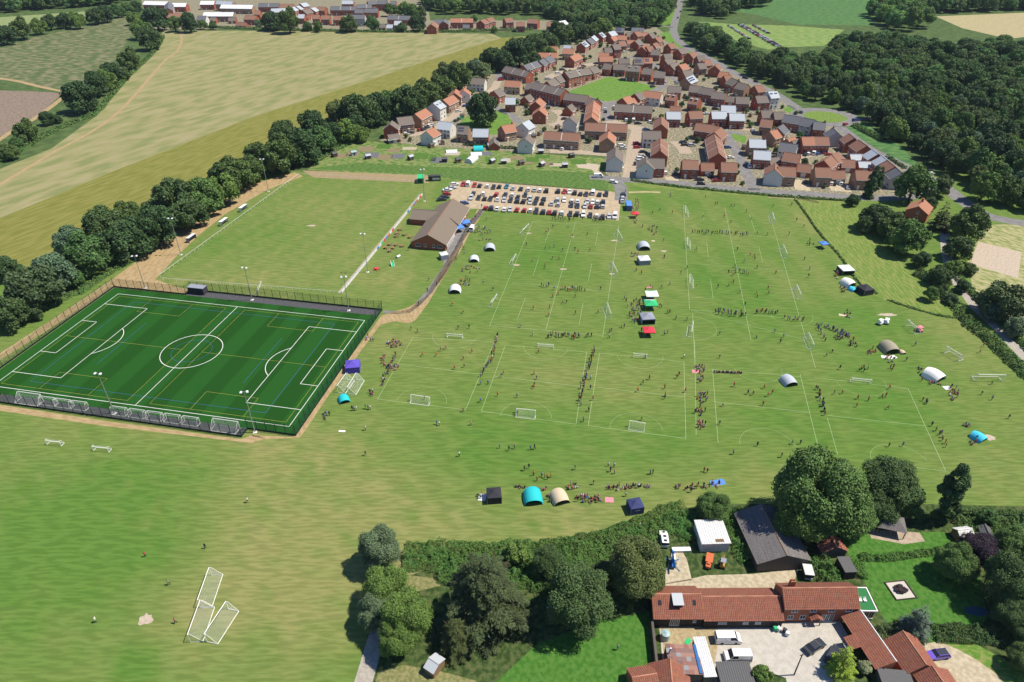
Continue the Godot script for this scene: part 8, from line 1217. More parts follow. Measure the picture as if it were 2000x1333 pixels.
func gable_walls(l: float, d: float, eave: float, ridge: float) -> Shape:
	var s := Shape.new()
	var x := l / 2
	var z := d / 2
	s.quad(V(-x, 0, z), V(x, 0, z), V(x, eave, z), V(-x, eave, z))
	s.quad(V(x, 0, -z), V(-x, 0, -z), V(-x, eave, -z), V(x, eave, -z))
	for k in [-1, 1]:
		s.quad(V(k * x, 0, z * k), V(k * x, 0, -z * k), V(k * x, eave, -z * k), V(k * x, eave, z * k))
		s.tri(V(k * x, eave, z * k), V(k * x, eave, -z * k), V(k * x, ridge, 0))
	return s


func gable_roof(l: float, d: float, eave: float, ridge: float, over := 0.35, verge := 0.15, thick := 0.16) -> Shape:
	var s := Shape.new()
	var x := l / 2 + verge
	var slope := (ridge - eave) / (d / 2)
	for k in [-1, 1]:
		var ze: float = k * (d / 2 + over)
		var ye := eave - over * slope
		var a := V(-x, ye, ze)
		var b := V(x, ye, ze)
		var c := V(x, ridge, 0)
		var e := V(-x, ridge, 0)
		var u := V(0, thick, 0)
		if k == 1:
			s.hexa([a, b, c, e, a + u, b + u, c + u, e + u])
		else:
			s.hexa([b, a, e, c, b + u, a + u, e + u, c + u])
	s.box(V(-x, ridge + thick - 0.03, -0.16), V(x, ridge + thick + 0.07, 0.16))
	return s


func house(q: Array) -> void:
	var l: float = q[2]
	var ridge: float = q[4]
	var eave: float = q[5]
	var d: float = q[6]
	var kind: String = q[9]
	var far := Vector2(q[0], q[1]).length()
	var what := "house"
	if kind == "1" or kind == "h": what = "garage" if l < 12 else "outbuilding"
	elif l > 17: what = "terrace"
	if q[7] == "W": what = "school building"
	var o := base({"house": "house", "garage": "garage", "outbuilding": "outbuilding", "terrace": "terraced_house", "school building": "school_building"}[what], V(q[0], 0, q[1]), q[3])
	var lab := "%s%s %s with %s roof, %snearest to %s" % [{"3": "tall ", "2": "", "h": "low ", "1": "small "}[kind], WALL_LOOK[q[8]], what, ROOF_LOOK[q[7]], (nth(q[11]) + " ") if q[11] > 1 else "", LANDMARKS[q[10]]]
	tag(o, lab, "garage" if what == "garage" else "house", "houses of the village")
	part(o, "wall", gable_walls(l, d, eave, ridge).mesh(M["wall_" + q[8]]))
	var roof := part(o, "roof", gable_roof(l, d, eave, ridge).mesh(M["roof_" + q[7]]))
	var s := Shape.new()
	var slope := (ridge - eave) / (d / 2)
	for k in [-1, 1]:
		var z: float = k * (d / 2 + 0.36)
		s.box(V(-l / 2 - 0.1, eave - 0.35 * slope - 0.14, minf(z, z + 0.1 * k)), V(l / 2 + 0.1, eave - 0.35 * slope + 0.06, maxf(z, z + 0.1 * k)))
	part(roof, "gutter", s.mesh(M["trim"]))
	var b := Basis(Vector3.UP, q[3])
	var eye := (V(0, 120, 0) - V(q[0], 4, q[1]))
	var unit := maxi(1, roundi(l / 5.4))
	var step := l / unit
	if what == "terrace":
		for i in range(1, unit):
			s = Shape.new()
			for k in [-1, 1]:
				var ze: float = k * (d / 2 + 0.3)
				s.quad(V(-0.14, ridge + 0.2, 0), V(-0.14, eave - 0.3 * slope + 0.2, ze), V(0.14, eave - 0.3 * slope + 0.2, ze), V(0.14, ridge + 0.2, 0))
			if i % 2 == 0:
				part(roof, "party_wall_cap", s.mesh(M["trim"]), V(-l / 2 + i * step, 0, 0))
	var floors: int = {"1": 0, "h": 1, "2": 2, "3": 3}[kind]
	for k in [-1, 1]:
		if (b * V(0, 0, k)).dot(eye) < 0.0:
			continue
		var turn := 0.0 if k == 1 else PI
		for i in unit:
			var x := -l / 2 + (i + 0.5) * step
			for f in floors:
				if f == 0:
					if kind == "h":
						part(o, "door", door_mesh(2), V(x, 0, k * d / 2), turn)
						continue
					part(o, "window", window_mesh(1.7, 1.25), V(x + step * 0.2 * k, 0.95, k * d / 2), turn)
					part(o, "door", door_mesh(0 if (i + int(l)) % 3 else 1), V(x - step * 0.27 * k, 0, k * d / 2), turn)
				else:
					for e in [-0.24, 0.24]:
						part(o, "window", window_mesh(1.15, 1.15), V(x + step * e, 0.95 + f * 2.45 + (eave - floors * 2.45) * 0.5, k * d / 2), turn)
		if kind == "1":
			part(o, "door", door_mesh(2), V(0, 0, k * d / 2), turn)
	for k in [-1, 1]:
		if (b * V(k, 0, 0)).dot(eye) < 0.0 or floors < 2 or (int(l * 7) % 3 == 0):
			continue
		part(o, "window", window_mesh(0.8, 1.0), V(k * l / 2, 0.95 + 2.45, 0.6), PI / 2 * k)
	if int(absf(q[0]) * 3) % 4 == 0 and floors >= 2:
		s = Shape.new()
		s.box(V(-0.45, ridge - 0.8, -0.3), V(0.45, ridge + 1.0, 0.3))
		for e in [-0.22, 0.22]:
			s.tube(V(e, ridge + 1.0, 0), V(e, ridge + 1.35, 0), 0.12, 0.1, 6)
		part(roof, "chimney", s.mesh(M["wall_b"]), V(l / 2 - 0.7, 0, 0))
	var side := 1 if (b * V(0, 0, 1)).dot(eye) > 0 else -1
	if q[12] & 1:
		s = Shape.new()
		s.box(V(-0.78, 0.03, -0.5), V(0.78, 0.09, 0.5))
		for i in int(l / 2.2):
			for j in 2:
				var t := 0.32 + j * 0.34
				var e := part(roof, "solar_panel", cached("solar_panel", s, "solar"), V(-l / 2 + 1.4 + i * 1.75, ridge + 0.2 - (ridge - eave) * t, side * d / 2 * t))
				e.rotation.x = side * atan(slope)
	if q[12] & 2:
		for i in maxi(2, int(l / 6)):
			s = Shape.new()
			s.box(V(-0.7, -1.4, -1.2), V(0.7, 0.5, 0.55))
			var e := part(roof, "dormer", cached("dormer", s, "frame"), V(-l / 2 + (i + 0.5) * l / maxi(2, int(l / 6)), ridge - 1.1, side * 1.6), 0.0 if side == 1 else PI)
			s = Shape.new()
			s.box(V(-0.5, -0.3, 0.55), V(0.5, 0.35, 0.58))
			part(e, "window", cached("dormer_window", s, "glass"))
			s = Shape.new()
			s.box(V(-0.85, 0.5, -1.25), V(0.85, 0.62, 0.7))
			part(e, "dormer_roof", cached("dormer_roof", s, "lead"))


func gardens() -> void:
	var s := Shape.new()
	for q in GARDENS:
		var o: Node3D
		if q[3] == 0:
			o = base("garden_shrub", V(q[0], 0, q[1]), rng.randf() * TAU)
			var c := part(o, "foliage", crown_mesh([0, 1, 10, 3][int(q[5]) % 4], int(q[5]) % 3, false), V(0, q[2] * 0.85, 0))
			c.scale = Vector3.ONE * q[2]
			var t := part(o, "stem", trunk_mesh(0), V(0, q[2] * 0.9, 0))
			t.scale = Vector3.ONE * q[2]
			tag(o, "green garden shrub among the houses, %s nearest to %s" % [nth(q[5]), LANDMARKS[q[4]]], "shrub", "garden shrubs of the estate")
		else:
			o = base("garden_shed", V(q[0], 0, q[1]), rng.randf() * 3.0)
			part(o, "wall", cached_gable("shed_wall", 2.6, 1.9, 1.8, 2.4, false, "timber"))
			part(o, "roof", cached_gable("shed_roof", 2.6, 1.9, 1.8, 2.4, true, "dark_sheet"))
			tag(o, "small timber garden shed, %s nearest to %s" % [nth(q[5]), LANDMARKS[q[4]]], "shed", "garden sheds of the estate")


func allotments() -> void:
	for q in PLOTS:
		var p := Vector2(q[1], q[2])
		var w: float = q[3] / 2.0
		var d: float = q[4] / 2.0
		sheet("allotment_plot", PackedVector2Array([p + Vector2(-w, -d), p + Vector2(w, -d * 0.9), p + Vector2(w * 0.95, d), p + Vector2(-w, d * 0.95)]), 3, q[0])
	var n := 0
	for q in ALLOTMENT_SHEDS:
		n += 1
		var s := Shape.new()
		var at := V(q[0], 0.01, q[1])
		if q[2] < 3 or q[2] == 5:
			var o := base("allotment_shed", at, 0.1 + 0.4 * (n % 3))
			tag(o, "%s allotment shed, %s from the left of the allotments" % [["grey", "dark", "brown", "", "", "pale green"][q[2]], nth(1 + ALLOTMENT_SHEDS.filter(func(z): return z[0] < q[0] and z[2] == q[2]).size())], "shed", "allotment sheds")
			part(o, "wall", gable_walls(2.8, 2.2, 1.9, 2.5).mesh(M[["weathered_board", "timber_dark", "timber", "", "", "tank"][q[2]]]))
			part(o, "roof", gable_roof(2.8, 2.2, 1.9, 2.5, 0.2, 0.12, 0.06).mesh(M[["lead", "dark_sheet", "dark_sheet", "", "", "tank"][q[2]]]))
			s.box(V(-0.4, 0, 1.1), V(0.4, 1.7, 1.14))
			part(o, "door", s.mesh(M["timber_dark"]))
		else:
			var o := base("polytunnel", at, 1.2 if q[2] == 4 else 0.1)
			tag(o, {3: "turquoise netted growing cage on the allotments", 4: "white polytunnel on the allotments", 6: "low pale cloche frame on the allotments, %s one" % ("left" if q[0] < -26 else "right")}[q[2]], "polytunnel")
			var w: float = {3: 2.6, 4: 2.2, 6: 2.4}[q[2]]
			var l: float = {3: 2.6, 4: 4.2, 6: 3.0}[q[2]]
			var h: float = {3: 2.2, 4: 2.4, 6: 1.0}[q[2]]
			for i in 10:
				var a := PI * i / 10
				var b := PI * (i + 1) / 10
				s.quad(V(l, sin(a) * h, cos(a) * w), V(l, sin(b) * h, cos(b) * w), V(-l, sin(b) * h, cos(b) * w), V(-l, sin(a) * h, cos(a) * w))
				for x in [-l, l]:
					s.tri(V(x, 0, 0), V(x, sin(a) * h, cos(a) * w), V(x, sin(b) * h, cos(b) * w))
			part(o, "cover", s.mesh(M["cloth_turquoise" if q[2] == 3 else "cloth_silver"]))
			s = Shape.new()
			s.box(V(l, 0, -0.5), V(l + 0.05, h * 0.8, 0.5))
			part(o, "door", s.mesh(M["cloth_lightgrey"]))


func cached_gable(key: String, l: float, d: float, e: float, r: float, roof: bool, mat: String) -> ArrayMesh:
	if not cache.has(key):
		cache[key] = (gable_roof(l, d, e, r, 0.15, 0.1, 0.06) if roof else gable_walls(l, d, e, r)).mesh(M[mat])
	return cache[key]


# ------------------------------------------------------------------ cars
func loft(s: Shape, rings: Array) -> void:  # rings of four corners each, counter-clockwise from above
	for r in rings.size() - 1:
		for i in 4:
			var j := (i + 1) % 4
			s.quad(rings[r][i], rings[r][j], rings[r + 1][j], rings[r + 1][i])


func ring(xa: float, xb: float, w: float, y: float, yb := -1.0) -> Array:
	if yb < 0: yb = y
	return [V(xa, y, w), V(xb, yb, w), V(xb, yb, -w), V(xa, y, -w)]


func car_mesh(kind: int, col: String) -> Array:
	var key := "car%d%s" % [kind, col]
	if not cache.has(key):
		var s := Shape.new()
		var g := Shape.new()
		# lengths: hatchback, saloon, tall wagon, van
		var d: Dictionary = [{"b": -2.0, "f": 2.05, "w": 0.87, "h": 1.47, "ca": -1.95, "cb": 1.0, "ta": -1.55, "tb": 0.3, "belt": 0.93}, {"b": -2.3, "f": 2.3, "w": 0.9, "h": 1.43, "ca": -1.75, "cb": 1.05, "ta": -1.0, "tb": 0.3, "belt": 0.92}, {"b": -2.25, "f": 2.3, "w": 0.93, "h": 1.68, "ca": -2.2, "cb": 1.15, "ta": -1.9, "tb": 0.45, "belt": 1.05}, {"b": -2.5, "f": 2.5, "w": 0.97, "h": 2.05, "ca": -2.45, "cb": 1.75, "ta": -2.35, "tb": 1.05, "belt": 1.2}][kind]
		var w: float = d.w
		var hood: float = d.belt - 0.18
		loft(s, [ring(d.b + 0.05, d.f - 0.1, w - 0.04, 0.22), ring(d.b, d.f, w, 0.42), ring(d.b, d.f - 0.02, w, 0.62, 0.58), ring(d.b + 0.06, d.f - 0.15, w - 0.03, d.belt, hood - 0.06)])
		# deck from tail to bonnet
		var wb := w - 0.03
		s.quad(V(d.b + 0.06, d.belt, wb), V(d.cb, d.belt, wb), V(d.cb, d.belt, -wb), V(d.b + 0.06, d.belt, -wb))
		s.quad(V(d.cb, d.belt, wb), V(d.f - 0.15, hood - 0.06, wb), V(d.f - 0.15, hood - 0.06, -wb), V(d.cb, d.belt, -wb))
		for z in [-1, 1]:
			if z == 1: s.tri(V(d.b + 0.06, d.belt, wb), V(d.f - 0.15, hood - 0.06, wb), V(d.cb, d.belt, wb))
			else: s.tri(V(d.f - 0.15, hood - 0.06, -wb), V(d.b + 0.06, d.belt, -wb), V(d.cb, d.belt, -wb))
		# roof panel, with pillars at its corners
		var wt := w - 0.17
		var rt := [V(d.ta - 0.06, d.h - 0.05, wt), V(d.tb + 0.08, d.h - 0.05, wt), V(d.tb + 0.08, d.h - 0.05, -wt), V(d.ta - 0.06, d.h - 0.05, -wt), V(d.ta + 0.05, d.h, wt - 0.08), V(d.tb - 0.05, d.h, wt - 0.08), V(d.tb - 0.05, d.h, -wt + 0.08), V(d.ta + 0.05, d.h, -wt + 0.08)]
		s.hexa(rt)
		for z in [-1, 1]:
			s.tube(V(d.cb, d.belt, z * wb), V(d.tb + 0.05, d.h - 0.04, z * wt), 0.05, 0.05, 4, false)
			s.tube(V(d.ca, d.belt, z * wb), V(d.ta, d.h - 0.04, z * wt), 0.07, 0.07, 4, false)
			s.tube(V((d.ca + d.cb) / 2, d.belt, z * wb), V((d.ta + d.tb) / 2, d.h - 0.04, z * wt), 0.045, 0.045, 4, false)
			if kind == 3:  # panelled load bay
				s.quad(V(d.ca, d.belt, z * (wb + 0.004)), V(0.2, d.belt, z * (wb + 0.004)), V(0.2, d.h - 0.05, z * (wt + 0.004)), V(d.ta, d.h - 0.05, z * (wt + 0.004)))
		loft(g, [ring(d.ca + 0.04, d.cb - 0.04, wb - 0.02, d.belt - 0.01), ring(d.ta, d.tb, wt - 0.01, d.h - 0.045)])
		cache[key] = [s.mesh(M["paint_" + col]), g.mesh(M["glass"])]
	return cache[key]


func car(at: Vector3, turn: float, kind: int, col: String, detail: bool) -> Node3D:
	var o := base("van" if kind == 3 else "car", at, turn)
	var m := car_mesh(kind, col)
	part(o, "body", m[0])
	part(o, "window_band", m[1])
	if detail:
		if not cache.has("wheel"):
			var s := Shape.new()
			s.tube(V(0, 0.31, -0.1), V(0, 0.31, 0.1), 0.31, 0.31, 12)
			cache["wheel"] = s.mesh(M["rubber"])
			s = Shape.new()
			s.box(V(-0.04, -0.07, -0.17), V(0.03, 0.07, 0.17))
			cache["headlight"] = s.mesh(M["headlamp"])
		var w: float = [0.8, 0.83, 0.86, 0.9][kind]
		for x in [-1.3, 1.35]:
			for z in [-w, w]:
				part(o, "wheel", cache["wheel"], V(x, 0, z))
		var f: float = [2.04, 2.29, 2.29, 2.49][kind]
		for z in [-0.6, 0.6]:
			part(o, "headlight", cache["headlight"], V(f, 0.55, z))
	return o


const CAR_LOOK := {"W": "white", "S": "silver", "D": "dark", "R": "red", "B": "blue", "G": "green", "T": "teal", "V": "white", "P": "purple"}


func cars() -> void:
	for q in CARS:
		var o := car(V(q[0], 0.012, q[1]), q[2], q[4], q[3], true)
		var what := "van" if q[4] == 3 else "car"
		var c: String = CAR_LOOK[q[3]]
		if q[5] < 4:
			tag(o, "%s %s in the %s row of the gravel car park, %s from the clubhouse" % [c, what, ["top", "second", "third", "bottom"][q[5]], nth(q[6])], what, "cars in the gravel car park")
		elif q[5] < 10:
			tag(o, "%s %s parked at the %s end of the gravel car park, %s from the top" % [c, what, "clubhouse" if q[5] == 4 else "container", nth(q[6])], what, "cars in the gravel car park")
		else:
			tag(o, "%s %s among the houses, %snearest to %s" % [c, what, (nth(q[6]) + " ") if q[6] > 1 else "", LANDMARKS[q[5] - 10]], what, "cars of the estate")
	for q in FAR_CARS:
		var o := car(V(q[0], 0.004, q[1]), FAR_CAR_TURN, 0, ["W", "S", "D", "R"][q[2]], false)
		tag(o, "tiny %s car in the distant field, %s line, %s from far end" % [CAR_LOOK[["W", "S", "D", "R"][q[2]]], nth(q[3] + 1), nth(q[4])], "car", "cars in the distant field")


# ------------------------------------------------------------------ people
var figures := []


func pose_bones(p: int) -> Array:
	# [a, b, radius a, radius b, region]; regions: 0 skin, 1 top, 2 legs, 3 hair, 4 shoes, 5 shorts
	var hip := V(0, 0.92, 0)
	var lean := Vector3.ZERO
	var kn := [V(-0.1, 0.5, 0.01), V(0.1, 0.5, 0.01)]
	var an := [V(-0.11, 0.08, -0.02), V(0.11, 0.08, -0.02)]
	var el := [V(-0.27, 1.13, -0.04), V(0.27, 1.13, -0.04)]
	var ha := [V(-0.25, 0.87, 0.06), V(0.25, 0.87, 0.06)]
	match p:
		1:  # arms folded
			el = [V(-0.26, 1.14, 0.02), V(0.26, 1.14, 0.02)]
			ha = [V(0.08, 1.16, 0.19), V(-0.08, 1.12, 0.2)]
		2:  # walking
			kn = [V(-0.1, 0.5, 0.16), V(0.1, 0.5, -0.03)]
			an = [V(-0.1, 0.08, 0.22), V(0.1, 0.12, -0.3)]
			el = [V(-0.26, 1.14, -0.14), V(0.26, 1.15, 0.08)]
			ha = [V(-0.25, 0.9, -0.1), V(0.24, 0.93, 0.24)]
		3:  # running
			hip = V(0, 0.9, 0)
			lean = V(0, -0.03, 0.12)
			kn = [V(-0.1, 0.58, 0.28), V(0.1, 0.48, -0.1)]
			an = [V(-0.1, 0.2, 0.2), V(0.1, 0.25, -0.46)]
			el = [V(-0.28, 1.16, -0.16), V(0.28, 1.18, 0.2)]
			ha = [V(-0.26, 1.0, 0.06), V(0.2, 1.28, 0.38)]
		4:  # sitting on the ground
			hip = V(0, 0.13, -0.1)
			lean = V(0, -0.02, -0.06)
			kn = [V(-0.16, 0.42, 0.3), V(0.16, 0.4, 0.3)]
			an = [V(-0.14, 0.08, 0.58), V(0.14, 0.08, 0.56)]
			el = [V(-0.27, 0.4, 0.02), V(0.27, 0.4, 0.02)]
			ha = [V(-0.15, 0.42, 0.26), V(0.15, 0.42, 0.26)]
	var chest := hip + V(0, 0.45, 0) + lean
	var neck := hip + V(0, 0.58, 0.0) + lean * 1.2
	var head := hip + V(0, 0.73, 0.03) + lean * 1.4
	var b := [[hip, chest, 0.145, 0.15, 1], [hip + V(-0.06, -0.02, 0), hip + V(0.06, -0.02, 0), 0.125, 0.125, 5], [chest + V(-0.13, 0.05, 0), chest + V(0.13, 0.05, 0), 0.085, 0.085, 1], [neck - V(0, 0.04, 0), neck + V(0, 0.05, 0), 0.055, 0.055, 0], [head + V(0, -0.05, 0.02), head + V(0, 0.03, 0), 0.085, 0.1, 0], [head + V(0, 0.045, -0.03), head + V(0, 0.0, -0.05), 0.098, 0.09, 3]]
	for i in 2:
		var sx := -1.0 if i == 0 else 1.0
		var sh := chest + V(0.19 * sx, 0.05, 0)
		b.append([sh, el[i], 0.062, 0.05, 1])
		b.append([el[i], ha[i], 0.045, 0.034, 0])
		b.append([ha[i], ha[i] + (ha[i] - el[i]).normalized() * 0.1, 0.042, 0.03, 0])
		var th := hip + V(0.1 * sx, -0.03, 0)
		b.append([th, th.lerp(kn[i], 0.7), 0.1, 0.08, 5])
		b.append([th.lerp(kn[i], 0.7), kn[i], 0.078, 0.068, 2])
		b.append([kn[i], an[i], 0.066, 0.045, 2])
		b.append([an[i] + V(0, -0.03, -0.04), an[i] + V(0, -0.045, 0.15), 0.05, 0.042, 4])
	return b


func figure(p: int) -> Array:
	# surface nets over the smooth union of the tapered limbs: one continuous body; returns [vertices, normals, indices, region of each vertex]
	var bones := pose_bones(p)
	var cell := 0.042
	var lo := V(-0.5, -0.05, -0.65)
	var nx := 25
	var ny := 46 if p != 4 else 27
	var nz := 34
	var f := PackedFloat32Array()
	f.resize(nx * ny * nz)
	f.fill(1.0)
	var best := PackedFloat32Array()
	best.resize(nx * ny * nz)
	best.fill(1.0)
	var reg := PackedByteArray()
	reg.resize(nx * ny * nz)
	for b in bones:
		var a: Vector3 = b[0]
		var d: Vector3 = b[1] - b[0]
		var l2: float = maxf(d.length_squared(), 1e-9)
		var m: float = maxf(b[2], b[3]) + 0.12
		var i0 := Vector3i(((a.min(b[1]) - Vector3.ONE * m - lo) / cell).floor()).clamp(Vector3i.ZERO, Vector3i(nx - 1, ny - 1, nz - 1))
		var i1 := Vector3i(((a.max(b[1]) + Vector3.ONE * m - lo) / cell).ceil()).clamp(Vector3i.ZERO, Vector3i(nx - 1, ny - 1, nz - 1))
		for z in range(i0.z, i1.z + 1):
			for y in range(i0.y, i1.y + 1):
				for x in range(i0.x, i1.x + 1):
					var q := lo + V(x, y, z) * cell
					var t := clampf((q - a).dot(d) / l2, 0.0, 1.0)
					var e: float = q.distance_to(a + d * t) - lerpf(b[2], b[3], t)
					var at := (z * ny + y) * nx + x
					if e < best[at]:
						best[at] = e
						reg[at] = b[4]
					var h := clampf(0.5 + 0.5 * (f[at] - e) / 0.03, 0.0, 1.0)
					f[at] = lerpf(f[at], e, h) - 0.03 * h * (1.0 - h)
	var vid := {}
	var vs := PackedVector3Array()
	var rs := PackedByteArray()
	var off := [0, 1, nx, nx + 1, nx * ny, nx * ny + 1, nx * ny + nx, nx * ny + nx + 1]
	var cor := []
	for k in 8:
		cor.append(V(k & 1, (k >> 1) & 1, k >> 2))
	var edges := [[0, 1], [2, 3], [4, 5], [6, 7], [0, 2], [1, 3], [4, 6], [5, 7], [0, 4], [1, 5], [2, 6], [3, 7]]
	for z in nz - 1:
		for y in ny - 1:
			for x in nx - 1:
				var at := (z * ny + y) * nx + x
				var inside := 0
				for k in 8:
					if f[at + off[k]] < 0.0:
						inside += 1
				if inside == 0 or inside == 8:
					continue
				var sum := Vector3.ZERO
				var n := 0
				for e in edges:
					var fa: float = f[at + off[e[0]]]
					var fb: float = f[at + off[e[1]]]
					if (fa < 0.0) != (fb < 0.0):
						sum += cor[e[0]].lerp(cor[e[1]], fa / (fa - fb))
						n += 1
				vid[at] = vs.size()
				vs.append(lo + (V(x, y, z) + sum / n) * cell)
				rs.append(reg[at])
	var ix := PackedInt32Array()
	var axes := [[1, nx, nx * ny], [nx, nx * ny, 1], [nx * ny, 1, nx]]
	for at in vid:
		for ax in axes:
			var fa: float = f[at]
			var fb: float = f[at + ax[0]]
			if (fa < 0.0) == (fb < 0.0):
				continue
			var q := [at, at - ax[1], at - ax[1] - ax[2], at - ax[2]]
			if not (vid.has(q[1]) and vid.has(q[2]) and vid.has(q[3])):
				continue
			var w := [vid[q[0]], vid[q[1]], vid[q[2]], vid[q[3]]]
			if fa < 0.0:
				w.reverse()
			ix.append_array(PackedInt32Array([w[0], w[1], w[2], w[0], w[2], w[3]]))
	var ns := PackedVector3Array()
	ns.resize(vs.size())
	for i in range(0, ix.size(), 3):
		var c := (vs[ix[i + 2]] - vs[ix[i]]).cross(vs[ix[i + 1]] - vs[ix[i]])
		for k in 3:
			ns[ix[i + k]] += c
	for i in ns.size():
		ns[i] = ns[i].normalized()
	return [vs, ns, ix, rs]


const TOPS := {"K": [.02, .02, .024], "N": [.025, .035, .09], "S": [.28, .30, .33], "W": [.70, .70, .68], "B": [.04, .13, .42], "R": [.45, .04, .04], "O": [.62, .17, .04], "G": [.20, .55, .06], "T": [.05, .40, .38], "Y": [.58, .46, .06], "P": [.50, .16, .20]}
const TOP_WORD := {"K": "black", "N": "navy", "S": "grey", "W": "white", "B": "blue", "R": "red", "O": "orange", "G": "lime green", "T": "turquoise", "Y": "yellow", "P": "pink"}


func person_mesh(pose: int, t: String, variant: int) -> ArrayMesh:
	var key := "person%d%s%d" % [pose, t, variant]
	if not cache.has(key):
		while figures.size() < 5:
			figures.append(figure(figures.size()))
		var g: Array = figures[pose]
		var tc: Array = TOPS[t]
		var legs: Array = [[.02, .022, .03], [.05, .07, .14], [.24, .21, .16]][variant % 3]
		var shorts: Array = legs
		if variant % 2 == 1 or pose == 3:
			legs = [.42, .24, .17]
			if pose == 3: shorts = [.02, .02, .025]
		var hair: Array = [[.02, .014, .01], [.09, .05, .02], [.25, .17, .08]][variant % 3]
		var cs := PackedColorArray()
		for r in g[3]:
			var q: Array = [[.42, .24, .17], tc, legs, hair, [.05, .05, .05], shorts][r]
			cs.append(Color(q[0], q[1], q[2]))
		var a := []
		a.resize(Mesh.ARRAY_MAX)
		a[Mesh.ARRAY_VERTEX] = g[0]
		a[Mesh.ARRAY_NORMAL] = g[1]
		a[Mesh.ARRAY_INDEX] = g[2]
		a[Mesh.ARRAY_COLOR] = cs
		var am := ArrayMesh.new()
		am.add_surface_from_arrays(Mesh.PRIMITIVE_TRIANGLES, a)
		am.surface_set_material(0, M["clothing"])
		cache[key] = am
	return cache[key]


func people() -> void:
	for q in PEOPLE:
		var o := top("person", person_mesh(q[2], q[3], rng.randi_range(0, 2)), V(q[0], 0.008, q[1]), rng.randf() * TAU)
		o.scale = Vector3.ONE * rng.randf_range(0.9, 1.04)
		var doing: String = ["standing", "arms folded", "walking", "running", "sitting"][q[2]]
		var where: String = CLUSTERS[q[4]]
		var which := ""
		if q[7] > 1:
			which = "%s leftmost of " % nth(q[5])
			if q[6] == 1 and q[5] == 1: which = "nearest of "
			elif q[6] == 1: which = "%s nearest of " % nth(q[5])
		else:
			which = "with "
		tag(o, "person in %s %s, %s%s" % [TOP_WORD[q[3]], doing, which, where], "person", "people at the tournament")
	# the hundreds of small figures farther off
	var keys := TOPS.keys()
	var by := {}
	for i in range(0, CROWD.size(), 4):
		var k := [CROWD[i + 2], keys[CROWD[i + 3]]]
		if not by.has(k): by[k] = []
		by[k].append(Vector2(CROWD[i], CROWD[i + 1]))
	var st := {}
	var vs := PackedVector3Array()
	var ns := PackedVector3Array()
	var cs := PackedColorArray()
	var ix := PackedInt32Array()
	for k in by:
		var a := person_mesh(k[0], k[1], (hash(k[1]) + int(k[0])) % 3).surface_get_arrays(0)
		for p in by[k]:
			var t := Transform3D(Basis(Vector3.UP, rng.randf() * TAU).scaled(Vector3.ONE * rng.randf_range(0.85, 1.03)), V(p.x, 0.006, p.y))
			var n0 := vs.size()
			vs.append_array(t * (a[Mesh.ARRAY_VERTEX] as PackedVector3Array))
			var nn: PackedVector3Array = Transform3D(t.basis.orthonormalized()) * (a[Mesh.ARRAY_NORMAL] as PackedVector3Array)
			ns.append_array(nn)
			cs.append_array(a[Mesh.ARRAY_COLOR])
			var ii: PackedInt32Array = a[Mesh.ARRAY_INDEX].duplicate()
			for j in ii.size():
				ii[j] += n0
			ix.append_array(ii)
	var arr := []
	arr.resize(Mesh.ARRAY_MAX)
	arr[Mesh.ARRAY_VERTEX] = vs
	arr[Mesh.ARRAY_NORMAL] = ns
	arr[Mesh.ARRAY_COLOR] = cs
	arr[Mesh.ARRAY_INDEX] = ix
	var am := ArrayMesh.new()
	am.add_surface_from_arrays(Mesh.PRIMITIVE_TRIANGLES, arr)
	am.surface_set_material(0, M["clothing"])
	tag(top("crowd", am), "hundreds of small players and spectators on the farther pitches", "crowd", "", "stuff")


